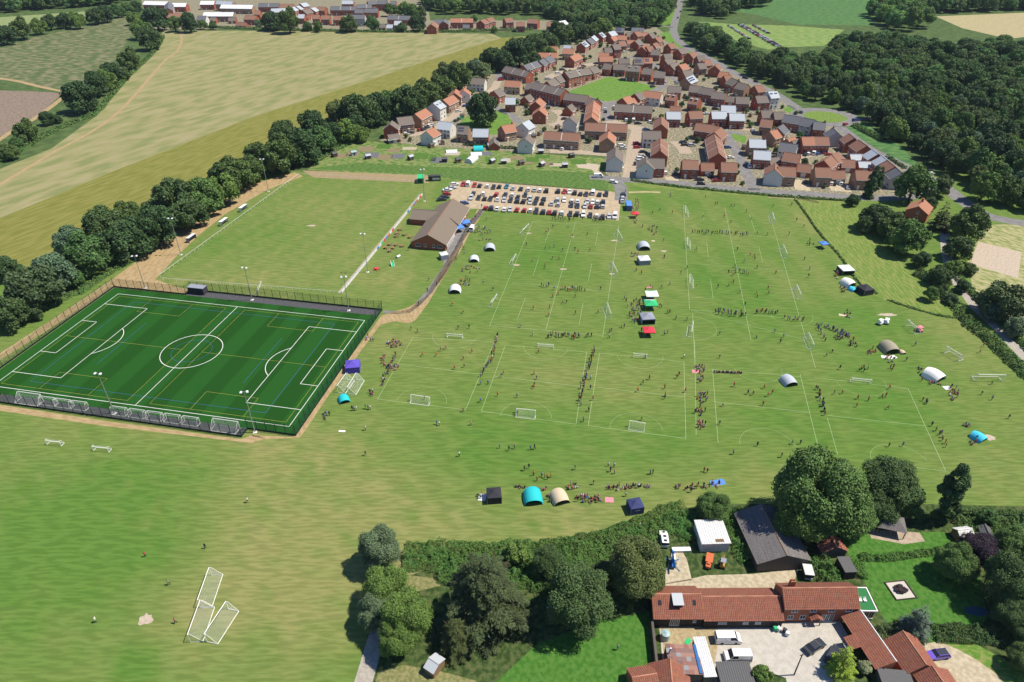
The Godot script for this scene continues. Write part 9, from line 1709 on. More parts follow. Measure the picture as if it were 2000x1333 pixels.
# ------------------------------------------------------------------ tents and rugs
func tents() -> void:
	for q in TENTS:
		var w: float = q[3]
		var o := base("gazebo" if q[0] == "gazebo" else "tent", V(q[1], 0.006, q[2]), q[4])
		tag(o, q[7], "gazebo" if q[0] == "gazebo" else "tent", "tents and gazebos")
		var c1: String = q[5]
		var second := ""
		if c1 == "greenwhite":
			c1 = "white"
			second = "green"
		elif c1 == "whitegreen":
			c1 = "green"
			second = "white"
		if q[0] == "gazebo":
			var h := 2.1
			var z := w / 2
			var s := Shape.new()
			var s2 := Shape.new()
			var apex := V(0, h + w * 0.24, 0)
			var cr := [V(-z, h, z), V(z, h, z), V(z, h, -z), V(-z, h, -z)]
			for i in 4:
				var a: Vector3 = cr[i]
				var b: Vector3 = cr[(i + 1) % 4]
				var t: Shape = s2 if second and i == 2 else s
				var k := 0.45  # the slope eases towards the eaves
				var a2 := a.lerp(apex, k) - V(0, 0.08, 0)
				var b2 := b.lerp(apex, k) - V(0, 0.08, 0)
				t.quad(a, b, b2, a2)
				t.tri(a2, b2, apex)
				t.quad(a - V(0, 0.28, 0), b - V(0, 0.28, 0), b, a)
			part(o, "canopy", s.mesh(M["cloth_" + c1]))
			if second:
				part(o, "canopy_back", s2.mesh(M["cloth_" + second]))
			s = Shape.new()
			s.box(V(-0.025, 0, -0.025), V(0.025, h, 0.025))
			for a in cr:
				part(o, "leg", cached("gazebo_leg", s, "steel"), V(a.x * 0.985, 0, a.z * 0.985))
			if q[6] != "none":
				for i in [1, 2, 3, 0]:
					if i == 0 and w > 4.3:
						continue
					var a: Vector3 = cr[i] * V(0.99, 0, 0.99)
					var b: Vector3 = cr[(i + 1) % 4] * V(0.99, 0, 0.99)
					s = Shape.new()
					s.quad(a, b, b + V(0, h, 0), a + V(0, h, 0))
					part(o, "side_wall", s.mesh(M["cloth_" + q[6]]))
			if c1 == "navy":
				var tm := TextMesh.new()
				tm.text = "HITEX"
				var sf := SystemFont.new()
				sf.font_names = PackedStringArray(["Droid Sans"])
				tm.font = sf
				tm.font_size = 44
				tm.pixel_size = 0.011
				tm.depth = 0.01
				tm.material = M["cloth_lightgrey"]
				part(o, "lettering", tm, V(0, 1.35, z * 0.99 + 0.02))
		else:
			var h := w * 0.52
			var s := Shape.new()
			var k := 12
			# a dome drawn over four corners, open towards the camera
			for i in k:
				for j in k:
					var p := []
					for e in [[i, j], [i + 1, j], [i + 1, j + 1], [i, j + 1]]:
						var x: float = -1.0 + 2.0 * e[0] / k
						var zz: float = -1.0 + 2.0 * e[1] / k
						var y := h * sqrt(maxf(0.0, 1.0 - x * x)) * (1.0 - 0.22 * zz * zz)
						p.append(V(x * w / 2 * (1.0 - 0.06 * zz * zz), y, zz * w / 2 * (0.86 + 0.14 * (1.0 - x * x))))
					s.quad(p[3], p[2], p[1], p[0])
			part(o, "canopy", s.mesh(M["cloth_" + ("lightgrey" if c1 == "grey" else c1)]))
			s = Shape.new()  # back wall
			for i in k:
				var x0 := -1.0 + 2.0 * i / k
				var x1 := -1.0 + 2.0 * (i + 1) / k
				var f := func(x: float) -> Vector3: return V(x * w / 2 * 0.94, h * sqrt(maxf(0.0, 1.0 - x * x)) * 0.78, -w / 2 * (0.86 + 0.14 * (1.0 - x * x)) + 0.02)
				var a: Vector3 = f.call(x0)
				var b: Vector3 = f.call(x1)
				s.quad(V(b.x, 0, b.z), V(a.x, 0, a.z), a, b)
			part(o, "back_wall", s.mesh(M["cloth_dark" if c1 in ["grey", "black"] else "cloth_lightgrey" if c1 in ["silver", "white"] else "cloth_" + c1]))
			s = Shape.new()
			s.tube(Vector3.ZERO, V(0, 0.5, 0), 0.02, 0.02, 4)
			for x in [-1, 1]:
				for zz in [-1, 1]:
					part(o, "peg", cached("tent_peg", s, "steel"), V(x * w / 2 * 0.94, 0, zz * w / 2 * 0.86))
	for q in RUGS:
		var s := Shape.new()
		var n := 5
		for i in n:
			for j in n:
				var p := []
				for e in [[i, j], [i + 1, j], [i + 1, j + 1], [i, j + 1]]:
					p.append(V((float(e[0]) / n - 0.5) * q[3], 0.02 + 0.03 * sin(e[0] * 2.1 + e[1] * 3.3), (float(e[1]) / n - 0.5) * q[4]))
				s.quad(p[3], p[2], p[1], p[0])
		tag(top("picnic_rug", s.mesh(M["cloth_" + q[2]]), V(q[0], 0.012, q[1]), rng.randf_range(-0.3, 0.3)), q[5], "rug", "rugs on the grass")


# ------------------------------------------------------------------ sports ground furniture
func masts() -> void:
	for q in MASTS:
		var h: float = q[2]
		var o := base("floodlight", V(q[0], 0, q[1]), rng.randf_range(-0.2, 0.4))
		tag(o, q[3], "floodlight", "floodlight masts")
		var s := Shape.new()
		s.tube(Vector3.ZERO, V(0, h, 0), 0.16, 0.075, 8)
		part(o, "mast", s.mesh(M["steel"]))
		s = Shape.new()
		s.box(V(-0.5, 0, -0.5), V(0.5, 0.1, 0.5))
		part(o, "footing", cached("footing", s, "trim"))
		s = Shape.new()
		s.box(V(-0.8, -0.05, -0.05), V(0.8, 0.05, 0.05))
		part(o, "cross_arm", cached("cross_arm", s, "steel"), V(0, h, 0))
		s = Shape.new()
		s.hexa([V(-0.3, -0.14, 0.45), V(0.3, -0.14, 0.45), V(0.3, 0, -0.25), V(-0.3, 0, -0.25), V(-0.26, 0.04, 0.42), V(0.26, 0.04, 0.42), V(0.26, 0.16, -0.22), V(-0.26, 0.16, -0.22)])
		for x in [-0.75, 0.75]:
			part(o, "lamp_head", cached("lamp_head", s, "lamp_head"), V(x, h + 0.02, 0), x * 0.3)


func clubhouse() -> void:
	# brick clubhouse with a long pitched roof and a wing towards the football field
	var a := V(-33.1, 0, -245.7)
	var b := V(-25.8, 0, -283.2)
	var d := b - a
	var o := base("clubhouse", (a + b) / 2, atan2(-d.z, d.x))
	tag(o, "long brick clubhouse with a brown tiled roof beside the car park", "clubhouse")
	var l := d.length() - 0.6
	var dep := 13.6
	part(o, "wall", gable_walls(l, dep, 2.7, 6.2).mesh(M["wall_b"]))
	var roof := part(o, "roof", gable_roof(l, dep, 2.7, 6.2, 0.6, 0.3, 0.2).mesh(M["roof_club"]))
	var s := Shape.new()
	for k in [-1, 1]:
		s.box(V(-l / 2 - 0.3, 2.25, k * (dep / 2 + 0.62) - 0.06), V(l / 2 + 0.3, 2.45, k * (dep / 2 + 0.62) + 0.06))
	part(roof, "gutter", s.mesh(M["trim"]))
	s = Shape.new()
	s.box(V(-l / 2, 6.38, -0.14), V(l / 2, 6.5, 0.14))
	part(roof, "ridge_tiles", s.mesh(M["roof_o"]))
	# local x runs away from the camera, +z to the right-hand side
	var wing := part(o, "wing_wall", gable_walls(10, 9.5, 2.6, 4.6).mesh(M["wall_b"]), V(l / 2 - 11, 0, -dep / 2 - 3.0), PI / 2)
	part(wing, "wing_roof", gable_roof(14, 9.5, 2.6, 4.9, 0.5, 0.2, 0.18).mesh(M["roof_club"]), V(-2, 0, 0))
	s = Shape.new()
	s.hexa([V(-2.4, 3.0, 6.9), V(2.4, 3.0, 6.9), V(0.1, 4.6, 2.6), V(-0.1, 4.6, 2.6), V(-2.6, 3.1, 7.6), V(2.6, 3.1, 7.6), V(0.1, 5.0, 3.2), V(-0.1, 5.0, 3.2)])
	part(roof, "porch_gable", s.mesh(M["roof_club"]), V(2, 0, 0))
	for z in [-4.4, -1.4, 2.0, 4.6]:
		part(o, "window", window_mesh(1.9 if absf(z) > 3 else 1.0, 1.2), V(-l / 2, 1.0, z), -PI / 2)
	for x in [-16.0, -13.0, -9.0, 0.0, 5.0, 9.0, 13.0]:
		part(o, "window", window_mesh(1.9, 1.3), V(x, 0.9, dep / 2), 0)
	for x in [-6.0, 3.0]:
		part(o, "door", door_mesh(2), V(x, 0, dep / 2), 0)
	# canvas bar counter wall of glass
	s = Shape.new()
	s.box(V(-0.4, 0, -0.05), V(0.4, 2.6, 0.05))
	for i in 6:
		part(o, "white_post", cached("white_post", s, "frame"), V(-17 + i * 1.5, 0, dep / 2 + 0.5), 0)


func club_things() -> void:
	var s := Shape.new()
	# blue container
	var o := base("shipping_container", V(52.2, 0.01, -287.2), 1.5)
	tag(o, "blue steel shipping container at the end of the gravel car park", "container")
	s.box(V(-3, 0, -1.2), V(3, 2.5, 1.2))
	part(o, "body", s.mesh(M["paint_B"]))
	s = Shape.new()
	for i in 22:
		s.box(V(-2.9 + i * 0.27, 0.1, 1.2), V(-2.78 + i * 0.27, 2.4, 1.24))
		s.box(V(-2.9 + i * 0.27, 0.1, -1.24), V(-2.78 + i * 0.27, 2.4, -1.2))
	part(o, "corrugation", s.mesh(M["paint_T"]))
	s = Shape.new()
	s.box(V(-3, 2.5, -1.2), V(3, 2.56, 1.2))
	part(o, "roof", s.mesh(M["cloth_blue"]))
	# green storage shed with dark container and mural
	o = base("storage_shed", V(-44.6, 0.01, -321.0), 0.1)
	tag(o, "green steel store at the corner of the gravel car park", "shed")
	s = Shape.new()
	s.box(V(-1.6, 0, -3), V(1.6, 2.7, 3))
	part(o, "body", s.mesh(M["cloth_green"]))
	s = Shape.new()
	s.box(V(-1.3, 0.05, 3.0), V(1.3, 2.4, 3.05))
	part(o, "door", s.mesh(M["fence_green"]))
	o = base("storage_container", V(-38.0, 0.01, -322.5), 0.1)
	tag(o, "dark container with white graffiti beside the green store", "container")
	s = Shape.new()
	s.box(V(-3, 0, -1.2), V(3, 2.5, 1.2))
	part(o, "body", s.mesh(M["cloth_dark"]))
	s = Shape.new()
	for i in 7:
		s.quad(V(-0.9 + i * 0.5, 0.7, 1.21), V(-0.6 + i * 0.5, 0.6, 1.21), V(-0.55 + i * 0.5, 1.7, 1.21), V(-0.85 + i * 0.5, 1.9, 1.21))
		s.quad(V(-0.95 + i * 0.5, 1.1, 1.215), V(-0.5 + i * 0.5, 1.2, 1.215), V(-0.5 + i * 0.5, 1.4, 1.215), V(-0.95 + i * 0.5, 1.35, 1.215))
	part(o, "graffiti", s.mesh(M["white_paint"]))
	# ice cream van
	o = car(V(-16.6, 0.02, -264.5), 1.35, 3, "V", true)
	tag(o, "white food van with pink panels beside the clubhouse", "van")
	# white post and rail round the football field: far, left and right sides
	rail([Vector2(-43.6, -318.8), Vector2(-106.2, -330)], "white post and rail along the far side of the football field")
	rail([Vector2(-106.4, -329.4), Vector2(-130, -223)], "white post and rail along the track side of the football field")
	rail([Vector2(-127.8, -220.3), Vector2(-60.4, -210.2)], "white post and rail along the near side of the football field")
	# advert boards along the right side
	var p0 := Vector2(-60.3, -210.8)
	var p1 := Vector2(-41.7, -304.2)
	o = base("advert_fence", V(p0.x, 0, p0.y), atan2(-(p1.y - p0.y), p1.x - p0.x))
	tag(o, "row of white and coloured advert boards on the clubhouse side of the football field", "fence")
	var n := 40
	n = 38
	for i in n:
		s = Shape.new()
		s.box(V(0.05, 0.12, -0.03), V(2.35, 0.98, 0.03))
		var c: String = ["frame", "frame", "cloth_blue", "frame", "cloth_red", "frame", "frame", "cloth_green", "frame", "machine_orange"][(i * 7 + i / 3) % 10]
		if i < 9: c = "frame"
		part(o, "advert_board", cached("board_" + c, s, c), V(i * 2.49, 0, 0))
		s = Shape.new()
		s.box(V(-0.05, 0, -0.05), V(0.05, 1.1, 0.05))
		part(o, "post", cached("rail_post", s, "frame"), V(i * 2.49, 0, 0))
	# spectators' strip
	var pd := (p1 - p0).normalized().orthogonal()
	sheet("spectator_path", PackedVector2Array([p0 + pd * 0.5, p0 + pd * 1.7, p1 + pd * 1.7, p1 + pd * 0.5]), 2, "pale_tarmac")
	# dugouts
	for q in [[-130.4, -254.2, "grey"], [-122.9, -270.4, "white"], [-119.5, -285.3, "white"]]:
		o = base("team_shelter", V(q[0], 0, q[1]), 1.36)
		tag(o, {"grey": "grey team shelter with open front beside the dirt track", "white": "white team shelter, %s along the football field" % ("nearer" if q[1] > -280 else "farther")}[q[2]], "shelter", "team shelters")
		s = Shape.new()
		var k: String = "cloth_" + q[2]
		s.quad(V(2.4, 0, -0.9), V(-2.4, 0, -0.9), V(-2.4, 1.9, -0.9), V(2.4, 1.9, -0.9))
		for x in [-2.4, 2.4]:
			s.quad(V(x, 0, 0.5), V(x, 0, -0.9), V(x, 1.9, -0.9), V(x, 2.1, 0.5))
		part(o, "wall", s.mesh(M[k]))
		s = Shape.new()
		s.hexa([V(-2.5, 2.1, 0.7), V(2.5, 2.1, 0.7), V(2.5, 1.9, -1), V(-2.5, 1.9, -1), V(-2.5, 2.18, 0.7), V(2.5, 2.18, 0.7), V(2.5, 1.98, -1), V(-2.5, 1.98, -1)])
		part(o, "roof", s.mesh(M["cloth_silver" if q[2] == "grey" else "cloth_white"]))
		s = Shape.new()
		s.box(V(-2.2, 0.4, -0.7), V(2.2, 0.46, -0.35))
		part(o, "bench", s.mesh(M["timber"]))
	# picnic tables on the clubhouse lawn
	var k2 := 0
	for q in [[-47.0, -264.1], [-47.6, -260.1], [-47.6, -257.4], [-44.4, -259.1], [-41.9, -256.6], [-46.7, -249.4], [-49.2, -249.9], [-50.3, -246.9], [-47.4, -246.6], [-48.4, -244.0], [-44.1, -248.5]]:
		k2 += 1
		o = base("picnic_table", V(q[0], 0, q[1]), 0.2 + 0.15 * k2)
		tag(o, "timber picnic table on the clubhouse lawn, %s from the far end" % nth(k2), "table", "picnic tables")
		s = Shape.new()
		s.box(V(-0.9, 0.7, -0.38), V(0.9, 0.76, 0.38))
		part(o, "table_top", cached("pt_top", s, "timber"))
		s = Shape.new()
		s.box(V(-0.9, 0.42, -0.14), V(0.9, 0.47, 0.14))
		for z in [-0.7, 0.7]:
			part(o, "seat", cached("pt_seat", s, "timber"), V(0, 0, z))
		s = Shape.new()
		for z in [-1, 1]:
			s.tube(V(0, 0.02, 0.75 * z), V(0, 0.7, 0.2 * z), 0.05, 0.05, 4)
		s.box(V(-0.04, 0.36, -0.8), V(0.04, 0.42, 0.8))
		for x in [-0.7, 0.7]:
			part(o, "leg_frame", cached("pt_leg", s, "timber"), V(x, 0, 0))
	# playground pieces: small green slide with white sides, red octopus table, white drum
	o = base("play_slide", V(-45.5, 0, -232.4), 0.3)
	tag(o, "little white and green play slide on the clubhouse lawn", "slide")
	s = Shape.new()
	s.hexa([V(-0.5, 0, 1.6), V(0.5, 0, 1.6), V(0.5, 0.9, -0.6), V(-0.5, 0.9, -0.6), V(-0.5, 0.12, 1.6), V(0.5, 0.12, 1.6), V(0.5, 1.1, -0.6), V(-0.5, 1.1, -0.6)])
	part(o, "chute", s.mesh(M["cloth_green"]))
	s = Shape.new()
	for x in [-0.55, 0.55]:
		s.hexa([V(x - 0.05, 0, 1.6), V(x + 0.05, 0, 1.6), V(x + 0.05, 0, -0.7), V(x - 0.05, 0, -0.7), V(x - 0.05, 0.3, 1.6), V(x + 0.05, 0.3, 1.6), V(x + 0.05, 1.7, -0.7), V(x - 0.05, 1.7, -0.7)])
	part(o, "side_panel", s.mesh(M["white_paint"]))
	o = base("play_tunnel", V(-44.2, 0, -238.9), 0.9)
	tag(o, "white play tunnel lying on the clubhouse lawn", "play tunnel")
	s = Shape.new()
	s.tube(V(-0.9, 0.45, 0), V(0.9, 0.45, 0), 0.45, 0.45, 12, false)
	part(o, "barrel", s.mesh(M["white_paint"]))
	s = Shape.new()
	for x in [-0.9, 0.9]:
		s.tube(V(x - 0.05, 0.45, 0), V(x + 0.05, 0.45, 0), 0.48, 0.48, 12, false)
	part(o, "rim", s.mesh(M["black"]))
	o = base("play_table", V(-51, 0, -228.7), 0)
	tag(o, "red round play table with bench arms on the clubhouse lawn", "play table")
	s = Shape.new()
	s.tube(V(0, 0.6, 0), V(0, 0.68, 0), 0.7, 0.7, 12)
	part(o, "table_top", s.mesh(M["cloth_red"]))
	s = Shape.new()
	s.tube(V(0, 0, 0), V(0, 0.6, 0), 0.12, 0.12, 6)
	part(o, "pedestal", s.mesh(M["cloth_red"]))
	for i in 5:
		s = Shape.new()
		s.tube(V(0.1, 0.2, 0), V(1.1, 0.25, 0), 0.07, 0.07, 5)
		s.tube(V(1.1, 0.25, 0), V(1.15, 0.45, 0), 0.26, 0.26, 8)
		part(o, "stool", cached("play_stool", s, "cloth_red"), Vector3.ZERO, TAU * i / 5)
	# knee rail of the car park and the roadside timber rail are white
	rail([Vector2(-15.5, -288.2), Vector2(51.0, -274.6)], "low white knee rail between the gravel car park and the pitches")


func rail(p: Array, label: String) -> void:
	var a: Vector2 = p[0]
	var b: Vector2 = p[1]
	var d := b - a
	var o := base("rail_fence", V(a.x, 0, a.y), atan2(-d.y, d.x))
	tag(o, label, "fence")
	var n := int(d.length() / 2.6)
	for i in n + 1:
		var s := Shape.new()
		s.box(V(-0.05, 0, -0.05), V(0.05, 1.1, 0.05))
		part(o, "post", cached("rail_post", s, "frame"), V(d.length() * i / n, 0, 0))
	var s := Shape.new()
	s.box(V(0, 1.0, -0.03), V(d.length(), 1.07, 0.03))
	part(o, "top_rail", s.mesh(M["frame"]))


func pantiles(a: Vector3, b: Vector3, c: Vector3, d: Vector3, sd: int, tw := 0.36, th := 0.42) -> Shape:
	# rows of single-lap clay tiles on the slope a b (eaves) to d c (ridge): each tile a rolled sheet with its lower edge proud of the row below
	var r := RandomNumberGenerator.new()
	r.seed = sd
	var s := Shape.new()
	var nu := maxi(1, int(a.distance_to(b) / tw))
	var nv := maxi(1, int(a.distance_to(d) / th))
	var nrm := (b - a).cross(d - a).normalized()
	var at := func(u: float, v: float, h: float) -> Vector3: return a.lerp(b, u).lerp(d.lerp(c, u), v) + nrm * h
	for j in nv:
		for i in nu:
			var g := r.randf_range(0.88, 1.1)
			s.col = Color(.265 * g, .105 * g * r.randf_range(0.93, 1.08), .07 * g * r.randf_range(0.9, 1.12))
			if r.randf() < 0.04:
				s.col = Color(.22, .13, .09)
			var u0 := float(i) / nu
			var u1 := (i + 0.55) / nu
			var u2 := (i + 1.0) / nu
			var v0 := float(j) / nv
			var v1 := (j + 1.0) / nv
			var h := 0.045
			s.quad(at.call(u0, v0, 0.075), at.call(u1, v0, 0.15), at.call(u1, v1, 0.10), at.call(u0, v1, 0.03))
			s.quad(at.call(u1, v0, 0.15), at.call(u2, v0, h), at.call(u2, v1, 0.0), at.call(u1, v1, 0.10))
			s.quad(at.call(u0, v0, 0.0), at.call(u1, v0, 0.0), at.call(u1, v0, 0.15), at.call(u0, v0, 0.075))
	return s


func farm_roof(o: Node3D, l: float, zf: float, zb: float, eave: float, ridge: float, zr := 0.0, over := 0.25) -> Node3D:
	# pantiled pitched roof along local x: front slope to zf (positive), back slope to zb (negative)
	var x := l / 2 + 0.1
	var sf := (ridge - eave) / (zf - zr)
	var sb := (ridge - eave) / (zr - zb)
	var f := pantiles(V(-x, eave - over * sf, zf + over), V(x, eave - over * sf, zf + over), V(x, ridge, zr), V(-x, ridge, zr), int(l * 10))
	var roof := part(o, "roof", f.mesh(M["pantile"]))
	var k := pantiles(V(x, eave - over * sb, zb - over), V(-x, eave - over * sb, zb - over), V(-x, ridge, zr), V(x, ridge, zr), int(l * 10) + 1)
	part(roof, "back_slope", k.mesh(M["pantile"]))
	var s := Shape.new()
	var n := int(l / 0.45)
	for i in n:
		var g := 0.85 + 0.35 * absf(sin(i * 12.9))
		s.col = Color(.42 * g, .20 * g, .13 * g)
		s.tube(V(-x + i * 2 * x / n, ridge + 0.04, zr), V(-x + (i + 0.96) * 2 * x / n, ridge + 0.05, zr), 0.13, 0.14, 7)
	part(roof, "ridge_tiles", s.mesh(M["pantile"]))
	return roof


func shell(l: float, zf: float, zb: float, eave: float, ridge: float, zr := 0.0) -> Shape:
	var s := Shape.new()
	var x := l / 2
	s.quad(V(-x, 0, zf), V(x, 0, zf), V(x, eave, zf), V(-x, eave, zf))
	s.quad(V(x, 0, zb), V(-x, 0, zb), V(-x, eave, zb), V(x, eave, zb))
	s.quad(V(x, 0, zf), V(x, 0, zb), V(x, eave, zb), V(x, eave, zf))
	s.tri(V(x, eave, zf), V(x, eave, zb), V(x, ridge, zr))
	s.quad(V(-x, 0, zb), V(-x, 0, zf), V(-x, eave, zf), V(-x, eave, zb))
	s.tri(V(-x, eave, zb), V(-x, eave, zf), V(-x, ridge, zr))
	return s


func farm_block(called: String, label: String, a: Vector2, b: Vector2, eave: float, ridge: float, df: float, db: float, wall: String) -> Node3D:
	var d := b - a
	var m := (a + b) / 2
	var o := base(called, V(m.x, 0, m.y), atan2(-d.y, d.x))
	tag(o, label, "barn" if "barn" in called else "building")
	part(o, "wall", shell(d.length(), df, -db, eave, ridge).mesh(M[wall]))
	farm_roof(o, d.length(), df, -db, eave, ridge)
	return o


func slab_roof(o: Node3D, called: String, p: Array, thick: float, mat: String) -> Node3D:
	var s := Shape.new()
	var q := []
	for k in p:
		q.append(k)
	for k in p:
		q.append(k + V(0, thick, 0))
	s.hexa(q)
	return part(o, called, s.mesh(M[mat]))


func corrugated(o: Node3D, called: String, a: Vector3, b: Vector3, c: Vector3, d: Vector3, mat: String, step := 0.3) -> Node3D:
	var s := Shape.new()
	var n := maxi(2, int(a.distance_to(b) / step))
	var nrm := (b - a).cross(d - a).normalized()
	for i in n:
		var u0 := float(i) / n
		var u1 := (i + 0.5) / n
		var u2 := (i + 1.0) / n
		s.quad(a.lerp(b, u0), a.lerp(b, u1) + nrm * 0.07, d.lerp(c, u1) + nrm * 0.07, d.lerp(c, u0))
		s.quad(a.lerp(b, u1) + nrm * 0.07, a.lerp(b, u2), d.lerp(c, u2), d.lerp(c, u1) + nrm * 0.07)
	return part(o, called, s.mesh(M[mat]))


func farm() -> void:
	var s: Shape
	# the long pantiled barn in two heights
	var o := farm_block("pantiled_barn", "taller pantiled barn with a roof lantern, black boarded front", Vector2(27.3, -83.4), Vector2(36.9, -83.4), 2.8, 5.1, 3.6, 3.4, "black")
	s = Shape.new()
	s.box(V(-0.9, 3.2, 0.2), V(0.9, 4.9, 2.1))
	var lan := part(o, "lantern", s.mesh(M["timber_dark"]))
	s = Shape.new()
	s.hexa([V(-1.05, 4.9, 2.4), V(1.05, 4.9, 2.4), V(1.05, 5.4, 0.0), V(-1.05, 5.4, 0.0), V(-1.05, 5.0, 2.4), V(1.05, 5.0, 2.4), V(1.05, 5.5, 0.0), V(-1.05, 5.5, 0.0)])
	part(lan, "lantern_roof", s.mesh(M["lead"]))
	s = Shape.new()
	s.box(V(-0.7, 3.6, 2.1), V(0.7, 4.6, 2.13))
	part(lan, "window", s.mesh(M["glass"]))
	for x in [-3.4, 3.3]:
		s = Shape.new()
		s.box(V(-0.3, 0, -0.45), V(0.3, 0.08, 0.45))
		var k := part(o, "skylight", cached("skylight", s, "glass"), V(x, 4.35, 1.35))
		k.rotation.x = 0.56
	for x in [-1.1, -0.1]:
		part(o, "window", window_mesh(0.8, 1.7), V(x, 0.5, 3.6))
	part(o, "window", window_mesh(0.6, 0.7), V(3.2, 1.4, 3.6))
	o = farm_block("pantiled_barn", "lower long pantiled barn joining the farmhouse, black boarded front", Vector2(37.0, -83.1), Vector2(52.3, -83.2), 2.6, 4.75, 3.6, 3.3, "black")
	for x in [-4.6, -4.0, -3.4, 0.2, 0.8, 2.6, 3.2]:
		part(o, "window", window_mesh(0.45, 0.6), V(x, 1.3, 3.6))
	# farmhouse
	o = farm_block("farmhouse", "two storey brick farmhouse with a red pantiled roof", Vector2(52.6, -83.7), Vector2(67.1, -83.9), 4.3, 6.5, 2.85, 2.7, "farm_brick")
	for x in [-5.2, -1.6, 2.0, 5.4]:
		part(o, "window", window_mesh(1.25, 0.9), V(x, 3.1, 2.85))
	for x in [-5.6, -3.2]:
		part(o, "window", window_mesh(1.1, 1.15), V(x, 0.9, 2.85))
	for x in [0.9, 1.7, 2.5]:
		part(o, "glazed_door", window_mesh(0.78, 2.0), V(x, 0.12, 2.85))
	s = Shape.new()
	s.box(V(-0.5, 5.5, -0.35), V(0.5, 7.4, 0.35))
	for e in [-0.25, 0.25]:
		s.tube(V(e, 7.4, 0), V(e, 7.8, 0), 0.13, 0.11, 6)
	part(o, "chimney", s.mesh(M["farm_brick"]), V(-5.0, 0, -1.1))
	s = Shape.new()
	for x in [-0.9, 0.9]:
		s.box(V(x - 0.07, 0, 0.9), V(x + 0.07, 2.0, 1.05))
	var porch := part(o, "porch", s.mesh(M["timber"]), V(-0.9, 0, 2.85))
	for k in [-1, 1]:
		var e := pantiles(V(1.15 * k, 1.95, 1.25 if k == 1 else 0.0), V(1.15 * k, 1.95, 0.0 if k == 1 else 1.25), V(0, 2.75, 0.0 if k == 1 else 1.25), V(0, 2.75, 1.25 if k == 1 else 0.0), 5 + k)
		part(porch, "porch_roof", e.mesh(M["pantile"]))
	# flat green roof terrace at its gable
	o = base("garden_room", V(69.4, 0, -84.0), -0.02)
	tag(o, "garden room with green flat roof and white edge beside the farmhouse", "building")
	s = Shape.new()
	s.box(V(-1.7, 0, -2.5), V(1.6, 2.6, 2.5))
	part(o, "wall", s.mesh(M["wall_w"]))
	s = Shape.new()
	s.box(V(-1.75, 2.6, -2.55), V(1.65, 2.68, 2.55))
	part(o, "roof", s.mesh(M["turf_roof"]))
	s = Shape.new()
	for q in [[-1.9, -2.75, 1.85, -2.55], [-1.9, 2.55, 1.85, 2.75], [1.65, -2.55, 1.85, 2.55]]:
		s.box(V(q[0], 2.55, q[1]), V(q[2], 2.8, q[3]))
	part(o, "parapet", s.mesh(M["white_paint"]))
	for x in [-1.1, 0.0, 1.0]:
		part(o, "window", window_mesh(0.95, 1.9), V(x, 0.3, 2.5))
	s = Shape.new()
	for i in 2:
		s.box(V(-0.3 + i * 0.9, 3.0, -0.3), V(0.25 + i * 0.9, 3.06, 0.3))
		s.box(V(-0.3 + i * 0.9, 3.0, -0.34), V(0.25 + i * 0.9, 3.5, -0.28))
		for e in [-0.28, 0.2]:
			s.box(V(e + i * 0.9, 2.68, -0.3), V(e + 0.05 + i * 0.9, 3.0, -0.25))
			s.box(V(e + i * 0.9, 2.68, 0.24), V(e + 0.05 + i * 0.9, 3.0, 0.29))
	tag(top("garden_bench", s.mesh(M["white_paint"]), V(68.7, 0, -83.6)), "white garden bench on the green flat roof", "bench")
	# lean-to range with a white ridge edge
	o = base("lean_to_range", V(66.6, 0, -75.4), 0)
	tag(o, "pantiled lean-to range with a white top edge beside the yard", "building")
	var e1 := V(63.8, 2.2, -80.5) - o.position
	var e2 := V(65.7, 2.2, -69.7) - o.position
	var h2 := V(69.3, 3.7, -70.3) - o.position
	var h1 := V(67.25, 3.7, -80.9) - o.position
	var lt := part(o, "roof", pantiles(e1, e2, h2, h1, 77).mesh(M["pantile"]))
	s = Shape.new()
	s.tube(h1 + V(0.05, 0.06, 0), h2 + V(0.05, 0.06, 0), 0.13, 0.13, 6)
	part(lt, "white_edge", s.mesh(M["white_paint"]))
	s = Shape.new()
	s.quad(V(h2.x, 0, h2.z), V(h1.x, 0, h1.z), h1 - V(0, .05, 0), h2 - V(0, .05, 0))
	s.quad(V(e2.x + .3, 0, e2.z), V(h2.x, 0, h2.z), h2 - V(0, .05, 0), e2 + V(.3, -.05, 0))
	s.quad(V(e1.x + 1.5, 0, e1.z), V(e2.x + 1.5, 0, e2.z), e2 + V(1.5, .4, 0), e1 + V(1.5, .4, 0))
	part(o, "wall", s.mesh(M["farm_brick"]))
	var w1 := V(62.6, 2.0, -76.2) - o.position
	part(lt, "porch_roof", pantiles(w1, w1 + V(0.4, 0, 2.6), w1 + V(2.4, 0.75, 2.3), w1 + V(2.1, 0.75, -0.3), 79).mesh(M["pantile"]))
	s = Shape.new()
	for q in [V(0.2, 0, 0.2), V(0.5, 0, 2.4)]:
		s.box(w1 * V(1, 0, 1) + q - V(.07, 0, .07), w1 * V(1, 0, 1) + q + V(.07, 2.0, .07))
	part(o, "post", s.mesh(M["timber"]))
	# tiled garages by the gravel drive
	farm_block("tiled_garage", "pantiled garage beside the gravel drive, farther of two", Vector2(72.9, -75.9), Vector2(73.9, -69.3), 2.3, 4.5, 2.9, 3.1, "farm_brick")
	farm_block("tiled_garage", "pantiled garage at the near edge of the gravel drive", Vector2(75.0, -69.2), Vector2(75.9, -63.0), 2.2, 4.2, 2.6, 3.6, "farm_brick")
	o = base("flat_roof_store", V(68.6, 0, -67.6), -0.1)
	tag(o, "grey flat roofed store below the lean-to range", "building")
	s = Shape.new()
	s.box(V(-2.6, 0, -1.9), V(2.6, 2.2, 1.9))
	part(o, "wall", s.mesh(M["weathered_board"]))
	s = Shape.new()
